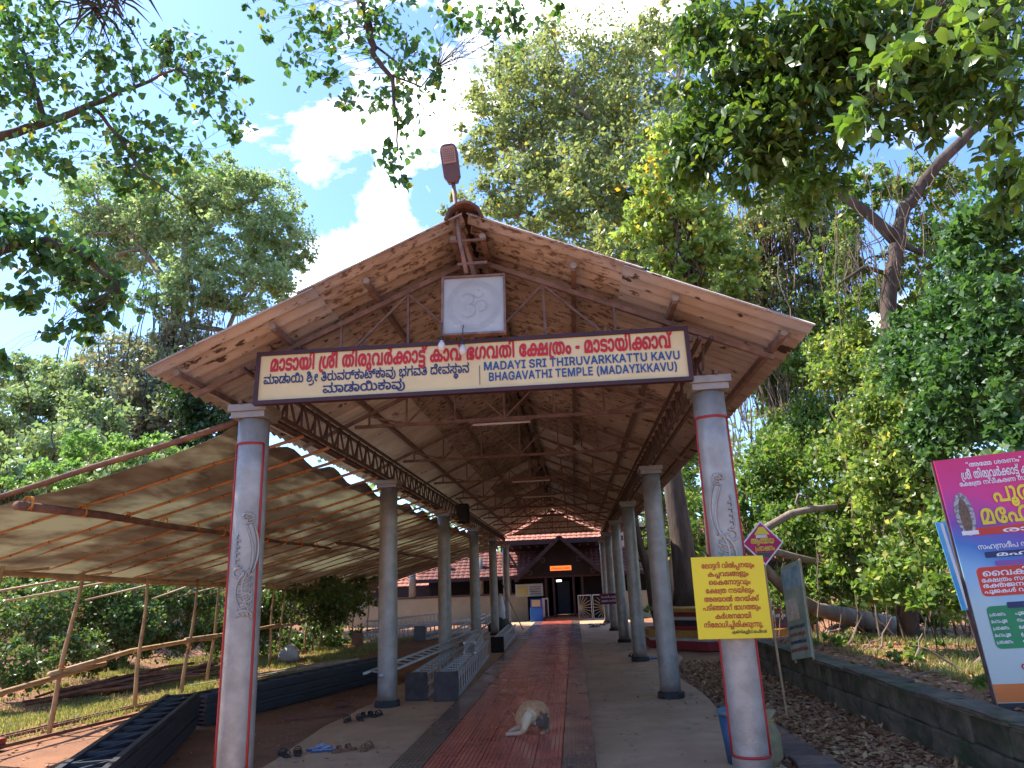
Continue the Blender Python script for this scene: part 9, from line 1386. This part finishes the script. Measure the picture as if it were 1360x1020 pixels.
# bare stems and dry sticks on the right bank
for k in range(26):
    x = random.uniform(3.9, 6.6); y = random.uniform(8.2, 13); a = random.uniform(-1, 1); l = random.uniform(.6, 2.2); z0 = ground_h(x, y) + .02; b = MB()
    b.tube(wobble((x, y, z0), (x + a * l * .7, y + random.uniform(-.5, .3), z0 + abs(random.gauss(0, .5)) * l), 4, .05), [.018, .016, .013, .01, .006], 5)
    tag(b.build('dry_stem', M_barkl), 'bare dry stem sticking out of the litter on the right bank', 'stem', 'dry stems on the right bank')

# ---------------------------------------------------------------- ground cover
def scatter(n, x0, x1, y0, y1, zoff=.0, dens=None):
    out = []
    while len(out) < n:
        x = random.uniform(x0, x1); y = y0 + (y1 - y0) * random.random() ** 1.4
        if dens and random.random() > dens(x, y): continue
        out.append((x, y, ground_h(x, y) + zoff))
    return np.array(out, dtype=np.float32)
def litter(name, P, size, m, lab):
    o = leaves(name, P, size, m, None, 'diamond', flat=.85, width=.3); kind(o, 'stuff'); o['label'] = lab; return o
litter('leaf_litter', scatter(15000, 1.6, 3.15, 4.5, 15.5, .012, lambda x, y: 1 if x > 1.75 + .5 * sstep((y - 13) / 4) else .05), .06, LF_lit, 'brown fallen leaves between the apron and the low wall')
litter('leaf_litter', scatter(15000, 3.3, 8.5, 5, 20, .015), .065, LF_lit, 'fallen leaves covering the bank above the low wall')
litter('leaf_litter', scatter(5200, -12.5, -5.2, 6.5, 22, .012, lambda x, y: .25 + .75 * (x < -8.2)), .06, LF_lit, 'scattered dry leaves on the soil at the left')
litter('leaf_litter', scatter(900, 1.7, 3.12, 4.5, 14, .016, lambda x, y: 1 if x > 1.8 else .1), .08, LF_lit, 'larger curled leaves lying on the litter by the low wall')
litter('leaf_litter', scatter(700, -5, -3.1, 6, 14, .008), .045, LF_lit, 'few dry leaves and chips on the red soil')
litter('leaf_litter', np.array([(random.uniform(.2, 1.6), random.uniform(6.5, 22), .032) for _ in range(240)] + [(random.uniform(-1.75, .1), random.uniform(6.5, 24), .054) for _ in range(90)] + [(random.uniform(-3.1, -1.8), random.uniform(6.5, 14), .034) for _ in range(130)], dtype=np.float32), .04, LF_lit, 'leaf scraps blown over the aprons and the walk')
def grass(name, P, h, m, lab):
    n = len(P); r = RNG; a = r.random(n) * 6.28; w = .004 + .004 * r.random(n); H = h * (.5 + r.random(n)); lean = r.normal(size=(n, 2)) * .35
    dx = np.stack([np.cos(a) * w, np.sin(a) * w, np.zeros(n)], 1)
    tip = P + np.stack([lean[:, 0] * H, lean[:, 1] * H, H], 1); mid = P + np.stack([lean[:, 0] * H * .35, lean[:, 1] * H * .35, H * .6], 1)
    V = np.stack([P - dx, P + dx, mid + dx * .8, tip, mid - dx * .8], 1).reshape(-1, 3); T_ = (np.arange(n)[:, None, None] * 5 + np.array([(0, 1, 2), (0, 2, 4), (4, 2, 3)])[None]).reshape(-1, 3)
    me = bpy.data.meshes.new(name); me.vertices.add(len(V)); me.vertices.foreach_set('co', V.astype(np.float32).ravel()); me.loops.add(T_.size); me.loops.foreach_set('vertex_index', T_.astype(np.int32).ravel())
    me.polygons.add(len(T_)); me.polygons.foreach_set('loop_start', np.arange(0, T_.size, 3, dtype=np.int32)); me.materials.append(m); me.update(calc_edges=True)
    o = link(name, me); kind(o, 'stuff'); o['label'] = lab; return o
clump = lambda x, y: .15 + .85 * (math.sin(x * 2.3 + 1.2 * math.sin(y * 1.1)) * math.sin(y * 1.9 + x) > -.1)
grass('grass', scatter(17000, -10, -6.75, 8.9, 15, .0, lambda x, y: clump(x, y) * (1 if y > 9.2 - (x + 8) * .3 else .0)), .06, LF_grass, 'patchy grass outside the first bamboo posts')
grass('grass', scatter(42000, -11, -5.4, 13.5, 26, .0, lambda x, y: clump(x, y) if x < -5.6 - .0 * y else .1), .07, LF_grass, 'bright grass beyond the long charcoal stack')
grass('grass', scatter(12000, 3.9, 6.4, 6.5, 14, .0, clump), .09, LF_grass, 'weeds on the bank above the low wall')
P, t_ = cluster_points([(3.9 + .5 * (k % 3), 7.4 + .75 * k, .56, .34, .10) for k in range(8)], 3200, per=30); kind(leaves('bank_weeds', P.astype(np.float32), .05, LF_shr, None), 'stuff')['label'] = 'low leafy weeds growing on the bank behind the wall'
